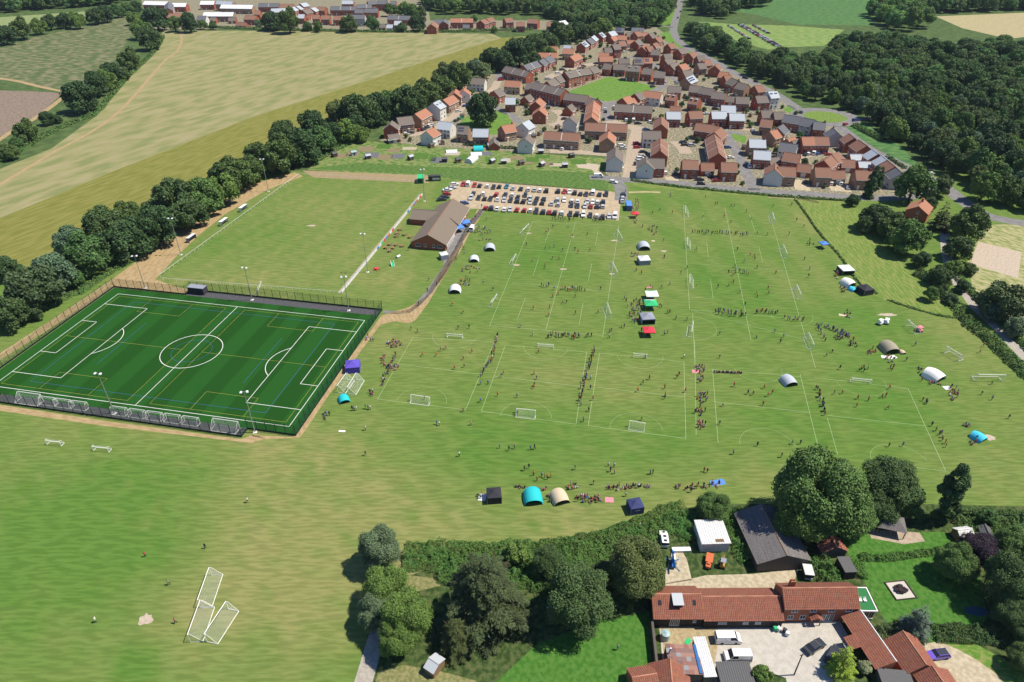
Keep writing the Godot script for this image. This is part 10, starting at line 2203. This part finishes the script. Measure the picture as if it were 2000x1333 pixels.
	s.box(V(-2.8, 2.2, -2.1), V(2.8, 2.36, 2.1))
	part(o, "roof", s.mesh(M["dark_sheet"]))
	# near left buildings
	o = farm_block("pantiled_workshop", "orange pantiled workshop at the bottom edge", Vector2(28.4, -70.4), Vector2(27.6, -63.0), 2.2, 4.5, 3.6, 3.4, "farm_brick")
	o = farm_block("pantiled_annexe", "lower pantiled annexe left of the bottom edge workshop", Vector2(21.2, -67.2), Vector2(25.6, -67.9), 2.2, 4.0, 3.0, 2.6, "farm_brick")
	o = base("patched_shed", V(31.4, 0, -71.4), 0)
	tag(o, "shed with a patched rusty sheet roof in the yard", "shed")
	s = Shape.new()
	s.box(V(-2.9, 0, -2.7), V(2.9, 2.5, 2.7))
	part(o, "wall", s.mesh(M["weathered_board"]))
	s = Shape.new()
	var rs := RandomNumberGenerator.new()
	rs.seed = 3
	for i in 7:
		for j in 7:
			s.col = [Color(.25, .12, .10), Color(.21, .13, .12), Color(.30, .17, .14), Color(.24, .25, .26), Color(.16, .10, .10)][rs.randi_range(0, 4)]
			var x := -3.0 + i * 0.86
			var z := -2.9 + j * 0.83
			var y := 2.95 - i * 0.045
			s.box(V(x, y - 0.05 + 0.01 * (j % 2), z), V(x + 0.84, y + 0.01 * (j % 2), z + 0.86))
	part(o, "roof_sheets", s.mesh(M["pantile"]))
	s = Shape.new()
	s.box(V(2.2, 2.78, -2.8), V(2.7, 2.9, 2.8))
	part(o, "blue_tarpaulin", s.mesh(M["machine_blue"]))
	s = Shape.new()
	s.tube(V(-2.6, 3.0, -1.0), V(-2.6, 5.2, -0.6), 0.14, 0.14, 8)
	part(o, "flue", s.mesh(M["steel"]))
	o = base("white_roof_store", V(35.3, 0, -72.0), 0.05)
	tag(o, "narrow store with a white sheet roof beside the patched shed", "shed")
	s = Shape.new()
	s.box(V(-1.05, 0, -3.7), V(1.05, 2.45, 3.7))
	part(o, "wall", s.mesh(M["weathered_board"]))
	corrugated(o, "roof", V(-1.2, 2.55, 3.9), V(1.2, 2.5, 3.9), V(1.2, 2.7, -3.9), V(-1.2, 2.75, -3.9), "white_sheet", 0.35)
	o = base("dark_roof_shed", V(40.2, 0, -68.6), 0.02)
	tag(o, "open shed with a dark corrugated roof at the bottom edge", "shed")
	s = Shape.new()
	s.box(V(-2.9, 0, -2.3), V(2.9, 2.0, 2.3))
	part(o, "wall", s.mesh(M["weathered_board"]))
	corrugated(o, "roof", V(-3.1, 2.1, 2.6), V(3.1, 2.1, 2.6), V(3.1, 2.35, -2.6), V(-3.1, 2.35, -2.6), "dark_sheet", 0.4)
	# white shed and grey barn across the track
	o = base("white_shed", V(43.7, 0, -100.8), 0.04)
	tag(o, "white flat roofed shed in the brambles", "shed")
	s = Shape.new()
	s.hexa([V(-3.0, 0, 3.1), V(3.0, 0, 3.1), V(3.0, 0, -3.1), V(-3.0, 0, -3.1), V(-3.0, 2.75, 3.1), V(3.0, 2.75, 3.1), V(3.0, 2.9, -3.1), V(-3.0, 2.9, -3.1)])
	part(o, "wall", s.mesh(M["white_sheet"]))
	corrugated(o, "roof", V(-3.2, 2.85, 3.3), V(3.2, 2.85, 3.3), V(3.2, 3.05, -3.3), V(-3.2, 3.05, -3.3), "white_sheet", 0.5)
	for i in 4:
		s = Shape.new()
		s.box(V(-0.9, 0, -0.06), V(0.9, 0.09, 0.06))
		part(o, "roof_pallet_board", cached("roof_board", s, "timber"), V(0.9, 2.95, 2.2 + i * 0.2))
	o = base("grey_barn", V(56.3, 0, -99.8), atan2(-13.9, 1.1) + PI)
	tag(o, "old barn with a weathered grey corrugated roof and dark boarded end", "barn")
	part(o, "wall", shell(13.8, 5.3, -5.4, 2.9, 4.9).mesh(M["weathered_board"]))
	var gb := corrugated(o, "roof", V(-7.1, 2.75, 5.8), V(7.1, 2.75, 5.8), V(7.1, 5.0, 0), V(-7.1, 5.0, 0), "fibre_cement", 0.3)
	corrugated(gb, "back_slope", V(7.1, 2.75, -5.9), V(-7.1, 2.75, -5.9), V(-7.1, 5.0, 0), V(7.1, 5.0, 0), "fibre_cement", 0.3)
	s = Shape.new()
	s.tube(V(-7.1, 5.03, 0), V(7.1, 5.03, 0), 0.12, 0.12, 6)
	part(gb, "ridge_cap", s.mesh(M["timber"]))
	for z in [-1.6, 0.4]:
		s = Shape.new()
		s.box(V(0, 0.05, -0.95), V(0.06, 2.5, 0.95))
		part(o, "barn_door", cached("barn_door", s, "dark_sheet"), V(-6.97 if false else 6.9, 0, z))
	farm_block("tiled_shed", "small pantiled shed with dark boarded gable beside the lawn", Vector2(68.6, -99.4), Vector2(68.9, -96.1), 2.1, 3.6, 2.7, 2.6, "weathered_board")
	o = base("garden_store", V(69.9, 0, -92.6), 0.05)
	tag(o, "garden store with a flat dark felt roof set among climbers", "shed")
	s = Shape.new()
	s.box(V(-1.2, 0, -1.9), V(1.2, 2.3, 1.9))
	part(o, "wall", s.mesh(M["timber_dark"]))
	s = Shape.new()
	s.box(V(-1.3, 2.3, -2.0), V(1.3, 2.42, 2.0))
	part(o, "roof", s.mesh(M["dark_sheet"]))
	# pavilion with hipped roof
	o = base("garden_pavilion", V(84.4, 0, -104.0), -0.3)
	tag(o, "timber garden pavilion with a shingled hipped roof under the trees", "pavilion")
	s = Shape.new()
	s.hexa([V(-3, 2.2, 2.4), V(3, 2.2, 2.4), V(3, 2.2, -2.4), V(-3, 2.2, -2.4), V(-1, 3.9, 0.05), V(1, 3.9, 0.05), V(1, 3.9, -0.05), V(-1, 3.9, -0.05)])
	part(o, "roof", s.mesh(M["fibre_cement"]))
	s = Shape.new()
	s.box(V(-0.08, 0, -0.08), V(0.08, 2.2, 0.08))
	for x in [-2.7, 0.0, 2.7]:
		for z in [-2.1, 2.1]:
			part(o, "post", cached("pavilion_post", s, "timber"), V(x, 0, z))
	sheet("brick_patio", PackedVector2Array([Vector2(79.5, -101.5), Vector2(86, -99.8), Vector2(91, -100.6), Vector2(91, -103), Vector2(80, -104)]), 4, "block_paving")
	var n := 0
	for q in [[99.5, -101.8, 3.4, 2.4, "white_sheet", "garden shed with a pale roof near the right edge"], [104.5, -102.0, 2.4, 2.2, "dark_sheet", "dark timber shed right of the pale roofed shed"], [-14.2, -71.2, 2.2, 3.2, "lead", "small shed with a shiny roof under the tree by the drive"], [8.4, -82.5, 2.4, 2.0, "lead", "pale garden hut in the shade of the round tree"]]:
		o = base("garden_shed", V(q[0], 0, q[1]), 0.15 + n * 1.2)
		n += 1
		tag(o, q[5], "shed")
		part(o, "wall", gable_walls(q[2], q[3], 1.8, 2.5).mesh(M["timber"]))
		part(o, "roof", gable_roof(q[2], q[3], 1.8, 2.5, 0.2, 0.1, 0.06).mesh(M[q[4]]))
	# brick cottage by the lane
	o = base("brick_cottage", V(176.5, 0, -277.7), atan2(8.0, 6.2))
	tag(o, "old brick cottage with orange tiled roof among the lane trees", "house")
	part(o, "wall", gable_walls(10.2, 8.5, 4.0, 6.6).mesh(M["wall_b"]))
	var cr := part(o, "roof", gable_roof(10.2, 8.5, 4.0, 6.6).mesh(M["roof_o"]))
	s = Shape.new()
	s.box(V(-0.5, 6, -0.4), V(0.5, 8.2, 0.4))
	part(cr, "chimney", s.mesh(M["wall_b"]), V(1.5, 0, 0))
	for y in [0.9, 3.4]:
		part(o, "window", window_mesh(1.0, 1.1), V(-5.1, y, 0.4), -PI / 2)
	for q in [[160.5, -273.5, 4, "roof_o"], [157.5, -267.0, 3.2, "roof_o"]]:
		o = base("cottage_outhouse", V(q[0], 0, q[1]), 1.2)
		tag(o, "low tiled outhouse left of the brick cottage, %s one" % ("farther" if q[1] < -270 else "nearer"), "shed")
		part(o, "wall", gable_walls(q[2], 3, 2.0, 3.0).mesh(M["wall_b"]))
		part(o, "roof", gable_roof(q[2], 3, 2.0, 3.0, 0.2, 0.1, 0.1).mesh(M[q[3]]))
	farm_things()


func farm_things() -> void:
	var s: Shape
	var o := car(V(41.2, 0.016, -76.9), 0.0, 3, "V", true)
	tag(o, "white van parked in front of the lower barn", "van")
	o = car(V(42.0, 0.016, -73.2), PI, 3, "V", true)
	s = Shape.new()
	for z in [-1, 1]:
		s.quad(V(-2.42, 0.45, z * 0.985), V(2.3, 0.45, z * 0.985), V(2.2, 1.08, z * 0.962), V(-2.4, 1.16, z * 0.962))
	part(o, "blue_side_panel", s.mesh(M["paint_B"]))
	tag(o, "white topped camper van with blue sides in the yard", "van")
	o = car(V(57.2, 0.016, -75.3), 0.5, 1, "D", true)
	tag(o, "dark saloon car in the middle of the farm yard", "car")
	o = car(V(60.0, 0.016, -73.6), 0.75, 2, "D", true)
	tag(o, "dark car half hidden by the golden conifer", "car")
	o = car(V(79.6, 0.02, -73.6), 0.12 + PI, 0, "P", true)
	s = Shape.new()
	s.hexa([V(-1.6, 1.4, 0.68), V(0.36, 1.4, 0.68), V(0.36, 1.4, -0.68), V(-1.6, 1.4, -0.68), V(-1.5, 1.49, 0.6), V(0.25, 1.49, 0.6), V(0.25, 1.49, -0.6), V(-1.5, 1.49, -0.6)])
	part(o, "black_roof", s.mesh(M["paint_D"]))
	tag(o, "purple car with a black roof on the gravel drive", "car")
	# white off-roader, stripped
	o = base("off_roader", V(33.4, 0.01, -100.6), 1.5)
	tag(o, "old white off roader parked in the brambles", "car")
	s = Shape.new()
	s.box(V(-2.1, 0.45, -0.85), V(2.1, 1.1, 0.85))
	part(o, "body", s.mesh(M["paint_W"]))
	s = Shape.new()
	s.hexa([V(-2.05, 1.1, 0.82), V(0.7, 1.1, 0.82), V(0.7, 1.1, -0.82), V(-2.05, 1.1, -0.82), V(-2.0, 1.85, 0.72), V(0.55, 1.85, 0.72), V(0.55, 1.85, -0.72), V(-2.0, 1.85, -0.72)])
	part(o, "window_band", s.mesh(M["glass"]))
	s = Shape.new()
	s.box(V(-2.05, 1.85, -0.75), V(0.6, 1.95, 0.75))
	var rf := part(o, "roof", s.mesh(M["paint_W"]))
	for x in [-1.4, -0.2]:
		s = Shape.new()
		s.box(V(-0.28, 0, -0.35), V(0.28, 0.03, 0.35))
		part(rf, "sunroof", cached("sunroof", s, "glass"), V(x, 1.95, 0))
	for x in [-1.3, 1.35]:
		for z in [-0.8, 0.8]:
			var w := part(o, "wheel", cache["wheel"], V(x, 0, z))
			w.scale = V(1.2, 1.2, 1.2)
	# trailer lift
	o = base("trailer_lift", V(34.2, 0.01, -94.4), 1.45)
	tag(o, "blue trailer mounted boom lift with folded arms and outriggers", "lift")
	s = Shape.new()
	s.box(V(-2.2, 1.5, -0.22), V(2.4, 1.85, 0.02))
	s.box(V(-2.4, 1.9, 0.0), V(1.9, 2.2, 0.2))
	part(o, "boom", s.mesh(M["machine_blue"]))
	s = Shape.new()
	s.box(V(-1.3, 0.5, -0.45), V(1.3, 0.9, 0.45))
	s.box(V(-0.4, 0.9, -0.3), V(0.4, 1.5, 0.3))
	s.tube(V(1.3, 0.6, 0), V(2.9, 0.5, 0), 0.07, 0.07, 5)
	part(o, "chassis", s.mesh(M["machine_blue"]))
	s = Shape.new()
	s.box(V(-0.6, 2.2, -0.05), V(0.8, 2.45, 0.3))
	part(o, "control_box", s.mesh(M["white_paint"]))
	s = Shape.new()
	s.tube(V(0.3, 0.6, 0), V(1.9, 0.05, 0), 0.08, 0.07, 5)
	s.tube(V(1.9, 0.0, 0), V(1.9, 0.06, 0), 0.2, 0.2, 8)
	for a in [0.7, 2.44, 3.84, 5.58]:
		part(o, "outrigger", cached("outrigger", s, "machine_blue"), Vector3.ZERO, a)
	for z in [-0.6, 0.6]:
		part(o, "wheel", cache["wheel"], V(0, 0, z))
	# stacked white panels
	o = base("panel_stack", V(36.7, 0.01, -98.0), 0.02)
	tag(o, "stack of long white insulation panels beside the off roader", "panel stack")
	for i in 5:
		s = Shape.new()
		s.box(V(-2.0, 0, -0.5), V(2.0, 0.11, 0.5))
		part(o, "panel", cached("panel", s, "white_paint"), V(0.02 * (i % 2), 0.1 + i * 0.115, 0))
	s = Shape.new()
	for x in [-1.4, 1.2]:
		s.box(V(x, 0, -0.5), V(x + 0.15, 0.1, 0.5))
	part(o, "bearer", s.mesh(M["timber"]))
	# small digger and dumper
	o = base("mini_digger", V(44.6, 0.01, -94.0), 1.2)
	tag(o, "small yellow digger with a grey canopy beside the shed", "digger")
	s = Shape.new()
	for z in [-0.5, 0.5]:
		s.box(V(-0.8, 0, z - 0.14), V(0.8, 0.4, z + 0.14))
	part(o, "track", s.mesh(M["rubber"]))
	s = Shape.new()
	s.box(V(-0.8, 0.4, -0.5), V(0.5, 1.0, 0.5))
	part(o, "body", s.mesh(M["machine_yellow"]))
	s = Shape.new()
	s.box(V(-0.7, 1.95, -0.55), V(0.5, 2.05, 0.55))
	for q in [[-0.6, -0.45], [-0.6, 0.45], [0.4, -0.45], [0.4, 0.45]]:
		s.box(V(q[0] - 0.03, 1.0, q[1] - 0.03), V(q[0] + 0.03, 1.95, q[1] + 0.03))
	part(o, "canopy", s.mesh(M["cloth_grey"]))
	s = Shape.new()
	s.tube(V(0.5, 0.8, 0), V(1.4, 1.8, 0), 0.12, 0.1, 6)
	s.tube(V(1.4, 1.8, 0), V(1.9, 0.7, 0), 0.1, 0.08, 6)
	s.box(V(1.7, 0.3, -0.2), V(2.1, 0.75, 0.2))
	part(o, "boom", s.mesh(M["machine_yellow"]))
	o = base("dumper", V(41.9, 0.01, -94.8), 1.2)
	tag(o, "faded orange dumper with a long skip beside the digger", "dumper")
	s = Shape.new()
	s.hexa([V(-0.5, 0.5, 0.5), V(1.3, 0.5, 0.5), V(1.3, 0.5, -0.5), V(-0.5, 0.5, -0.5), V(-0.7, 1.2, 0.75), V(1.8, 1.2, 0.75), V(1.8, 1.2, -0.75), V(-0.7, 1.2, -0.75)])
	part(o, "skip", s.mesh(M["machine_orange"]))
	s = Shape.new()
	s.box(V(-1.9, 0.4, -0.5), V(-0.6, 1.0, 0.5))
	s.box(V(-1.3, 1.0, -0.25), V(-0.8, 1.3, 0.25))
	part(o, "body", s.mesh(M["machine_orange"]))
	for x in [-1.4, 0.6]:
		for z in [-0.6, 0.6]:
			part(o, "wheel", cache["wheel"], V(x, 0, z))
	# water tank
	o = base("water_tank", V(29.3, 0.016, -77.3), 0)
	tag(o, "grey green domed water tank at the left end of the yard", "tank")
	s = Shape.new()
	s.tube(V(0, 0, 0), V(0, 1.7, 0), 0.85, 0.85, 18)
	part(o, "shell", s.mesh(M["tank"]))
	s = Shape.new()
	s.tube(V(0, 1.7, 0), V(0, 1.98, 0), 0.86, 0.25, 18)
	s.tube(V(0, 1.98, 0), V(0, 2.06, 0), 0.22, 0.22, 10)
	part(o, "lid", s.mesh(M["tank"]))
	# green mat, drinks bins, picnic trailer
	s = Shape.new()
	s.box(V(-0.7, 0, -0.45), V(0.7, 0.08, 0.45))
	tag(top("paddling_tray", s.mesh(M["cloth_green"]), V(33.6, 0.02, -76.6), 0.9), "green tray lying on the yard gravel", "tray")
	o = base("box_trailer", V(61.6, 0.01, -91.6), 1.45)
	tag(o, "white topped box trailer beside the grey barn", "trailer")
	s = Shape.new()
	s.box(V(-1.3, 0.45, -0.85), V(1.3, 1.9, 0.85))
	part(o, "body", s.mesh(M["cloth_dark"]))
	s = Shape.new()
	s.box(V(-1.4, 1.9, -0.95), V(1.4, 2.0, 0.95))
	part(o, "roof", s.mesh(M["white_sheet"]))
	s = Shape.new()
	for i in 4:
		s.box(V(-1.5, 0.5, -0.7 + i * 0.38), V(-1.3, 0.9, -0.42 + i * 0.38))
	part(o, "crate", s.mesh(M["cloth_lightgrey"]))
	for z in [-0.85, 0.85]:
		part(o, "wheel", cache["wheel"], V(0, 0, z))
	# bins and small yard things
	var k := 0
	for q in [[50.9, -79.0, "cloth_green"], [51.6, -78.9, "cloth_silver"], [52.6, -78.6, "cloth_dark"], [52.9, -77.9, "cloth_silver"]]:
		k += 1
		o = base("wheelie_bin", V(q[0], 0.016, q[1]), 0.3 * k)
		tag(o, "wheelie bin at the farmhouse corner, %s from the barn" % nth(k), "bin", "bins at the farmhouse corner")
		s = Shape.new()
		s.hexa([V(-0.24, 0, 0.26), V(0.24, 0, 0.26), V(0.24, 0, -0.26), V(-0.24, 0, -0.26), V(-0.29, 0.95, 0.34), V(0.29, 0.95, 0.34), V(0.29, 0.95, -0.34), V(-0.29, 0.95, -0.34)])
		part(o, "body", s.mesh(M[q[2]]))
		s = Shape.new()
		s.box(V(-0.31, 0.95, -0.36), V(0.31, 1.02, 0.38))
		part(o, "lid", s.mesh(M[q[2]]))
	# garden bed with dark planting, pond, hedge shadow
	var c := Vector2(79.6, -88.0)
	o = base("garden_bed", V(c.x, 0.012, c.y), 0.12)
	tag(o, "square gravel garden bed with dark planting on the lawn", "garden bed")
	s = Shape.new()
	s.box(V(-2.1, 0, -2.0), V(2.1, 0.05, 2.0))
	part(o, "gravel", s.mesh(M["concrete"]))
	s = Shape.new()
	for q in [[-2.3, -2.2, 2.3, -2.0], [-2.3, 2.0, 2.3, 2.2], [-2.3, -2.0, -2.1, 2.0], [2.1, -2.0, 2.3, 2.0]]:
		s.box(V(q[0], 0, q[1]), V(q[2], 0.22, q[3]))
	part(o, "edging", s.mesh(M["timber_dark"]))
	var pl := part(o, "planting", crown_mesh(7, 1, false), V(0, 0.4, 0))
	pl.scale = V(1.3, 0.5, 1.1)
	var e := PackedVector2Array()
	for i in 20:
		e.append(Vector2(92.5 + cos(TAU * i / 20) * 2.4, -83.2 + sin(TAU * i / 20) * 1.1))
	sheet("pond", e, 6, "pond")
	# rotary clothes line
	o = base("clothes_line", V(72.3, 0.012, -80.0), 0.3)
	tag(o, "rotary clothes line on the lawn behind the garden room", "clothes line")
	s = Shape.new()
	s.tube(Vector3.ZERO, V(0, 1.9, 0), 0.03, 0.03, 5)
	part(o, "pole", s.mesh(M["steel"]))
	s = Shape.new()
	s.tube(V(0, 1.3, 0), V(1.2, 1.9, 0), 0.022, 0.022, 4)
	for i in 4:
		part(o, "arm", cached("line_arm", s, "steel"), Vector3.ZERO, TAU * i / 4)
	# telegraph pole
	o = base("telegraph_pole", V(51.6, 0.016, -70.0), 0.2)
	tag(o, "timber telegraph pole at the bottom edge of the yard", "pole")
	s = Shape.new()
	s.tube(Vector3.ZERO, V(0, 6.6, 0), 0.13, 0.09, 7)
	part(o, "pole", s.mesh(M["timber_dark"]))
	s = Shape.new()
	s.box(V(-0.4, 6.2, -0.05), V(0.4, 6.3, 0.05))
	part(o, "cross_arm", s.mesh(M["timber_dark"]))
	# garden wall left of the yard
	o = base("brick_garden_wall", V(26.8, 0, -75.6), 1.5)
	tag(o, "old brick garden wall between the side lawn and the yard", "wall")
	s = Shape.new()
	s.box(V(-4.4, 0, -0.15), V(4.4, 2.0, 0.15))
	part(o, "masonry", s.mesh(M["farm_brick"]))
	s = Shape.new()
	s.box(V(-4.4, 2.0, -0.22), V(4.4, 2.1, 0.22))
	part(o, "coping", s.mesh(M["weathered_board"]))
	# green mesh fence along the right field edge
	var a := Vector2(98.0, -107.2)
	var b := Vector2(118.0, -106.4)
	o = base("green_fence", V(a.x, 0, a.y), atan2(-(b.y - a.y), b.x - a.x))
	tag(o, "green screened fence at the right edge of the playing field", "fence")
	for i in 9:
		s = Shape.new()
		s.box(V(-0.05, 0, -0.05), V(0.05, 1.9, 0.05))
		part(o, "post", cached("screen_post", s, "fence_green"), V(i * 2.5, 0, 0))
		if i < 8:
			s = Shape.new()
			s.box(V(0.06, 0.1, -0.015), V(2.44, 1.8, 0.015))
			part(o, "screen_panel", cached("screen_panel", s, "fence_green"), V(i * 2.5, 0, 0))
	# feed barrows on the right edge of the field: two white utility carts and a pink one
	k = 0
	for q in [[1831, 631], [1846, 629], [1916, 645]]:
		k += 1
		var p: Vector3 = [V(121.4, 0.01, -190.2), V(123.6, 0.01, -190.8), V(132.0, 0.01, -186.0)][k - 1]
		o = base("buggy", p, 0.6 * k)
		tag(o, ["white utility buggy beside the lane hedge, left one", "white utility buggy beside the lane hedge, right one", "pink covered buggy nearest the country lane"][k - 1], "buggy")
		s = Shape.new()
		s.box(V(-1.1, 0.4, -0.6), V(1.1, 0.9, 0.6))
		part(o, "body", s.mesh(M["cloth_white" if k < 3 else "cloth_pink"]))
		s = Shape.new()
		s.box(V(-0.9, 1.75, -0.62), V(0.6, 1.83, 0.62))
		for q2 in [[-0.8, -0.55], [-0.8, 0.55], [0.5, -0.55], [0.5, 0.55]]:
			s.box(V(q2[0] - 0.025, 0.9, q2[1] - 0.025), V(q2[0] + 0.025, 1.75, q2[1] + 0.025))
		part(o, "canopy", s.mesh(M["cloth_silver" if k < 3 else "cloth_pink"]))
		for x in [-0.75, 0.75]:
			for z in [-0.55, 0.55]:
				var w := part(o, "wheel", cache["wheel"], V(x, 0, z))
				w.scale = V(0.85, 0.85, 0.85)



func _ready() -> void:
	rng.seed = 4
	# camera, sky, sun, exposure
	var cam := Camera3D.new()
	cam.name = "camera"
	add_child(cam)
	cam.position = V(0, 120, 0)
	cam.rotation_degrees = V(-33.66, 0, 0)
	cam.fov = 53.13
	cam.near = 1.0
	cam.far = 6000.0
	cam.current = true
	var env := Environment.new()
	var sky := Sky.new()
	var sm := ProceduralSkyMaterial.new()
	sm.sky_top_color = Color(0.36, 0.53, 0.80)
	sm.sky_horizon_color = Color(0.72, 0.82, 0.93)
	sm.sky_curve = 0.18
	sm.ground_bottom_color = Color(0.22, 0.26, 0.16)
	sm.ground_horizon_color = Color(0.62, 0.70, 0.74)
	sky.sky_material = sm
	env.background_mode = Environment.BG_SKY
	env.sky = sky
	env.background_energy_multiplier = 0.55
	env.tonemap_mode = Environment.TONE_MAPPER_LINEAR
	env.tonemap_exposure = 1.32
	env.sdfgi_enabled = true
	env.ssao_enabled = true
	env.ssil_enabled = true
	env.fog_enabled = true
	env.fog_density = 0.00004
	env.fog_light_color = Color(0.78, 0.86, 0.94)
	var we := WorldEnvironment.new()
	we.name = "world"
	we.environment = env
	add_child(we)
	var sun := DirectionalLight3D.new()
	sun.name = "sun"
	sun.light_energy = 1.6
	sun.light_color = Color(1.0, 0.965, 0.90)
	sun.light_angular_distance = 0.5
	sun.shadow_enabled = true
	add_child(sun)
	sun.look_at_from_position(V(50, 87, -3), Vector3.ZERO, Vector3.UP)
	var t0 := Time.get_ticks_msec()
	materials()
	grounds()
	print("grounds ", Time.get_ticks_msec() - t0)
	green_pitch()
	for q in HOUSES:
		house(q)
	gardens()
	allotments()
	print("houses ", Time.get_ticks_msec() - t0)
	clubhouse()
	farm()
	forest()
	print("trees ", Time.get_ticks_msec() - t0)
	hedges()
	print("hedges ", Time.get_ticks_msec() - t0)
	for q in GOALS:
		var o := goal(V(q[0], 0, q[1]), V(q[2], 0, q[3]), q[4], q[5])
		tag(o, q[6], "goal", "goals on the pitches")
	masts()
	club_things()
	tents()
	cars()
	people()
	print("all ", Time.get_ticks_msec() - t0)
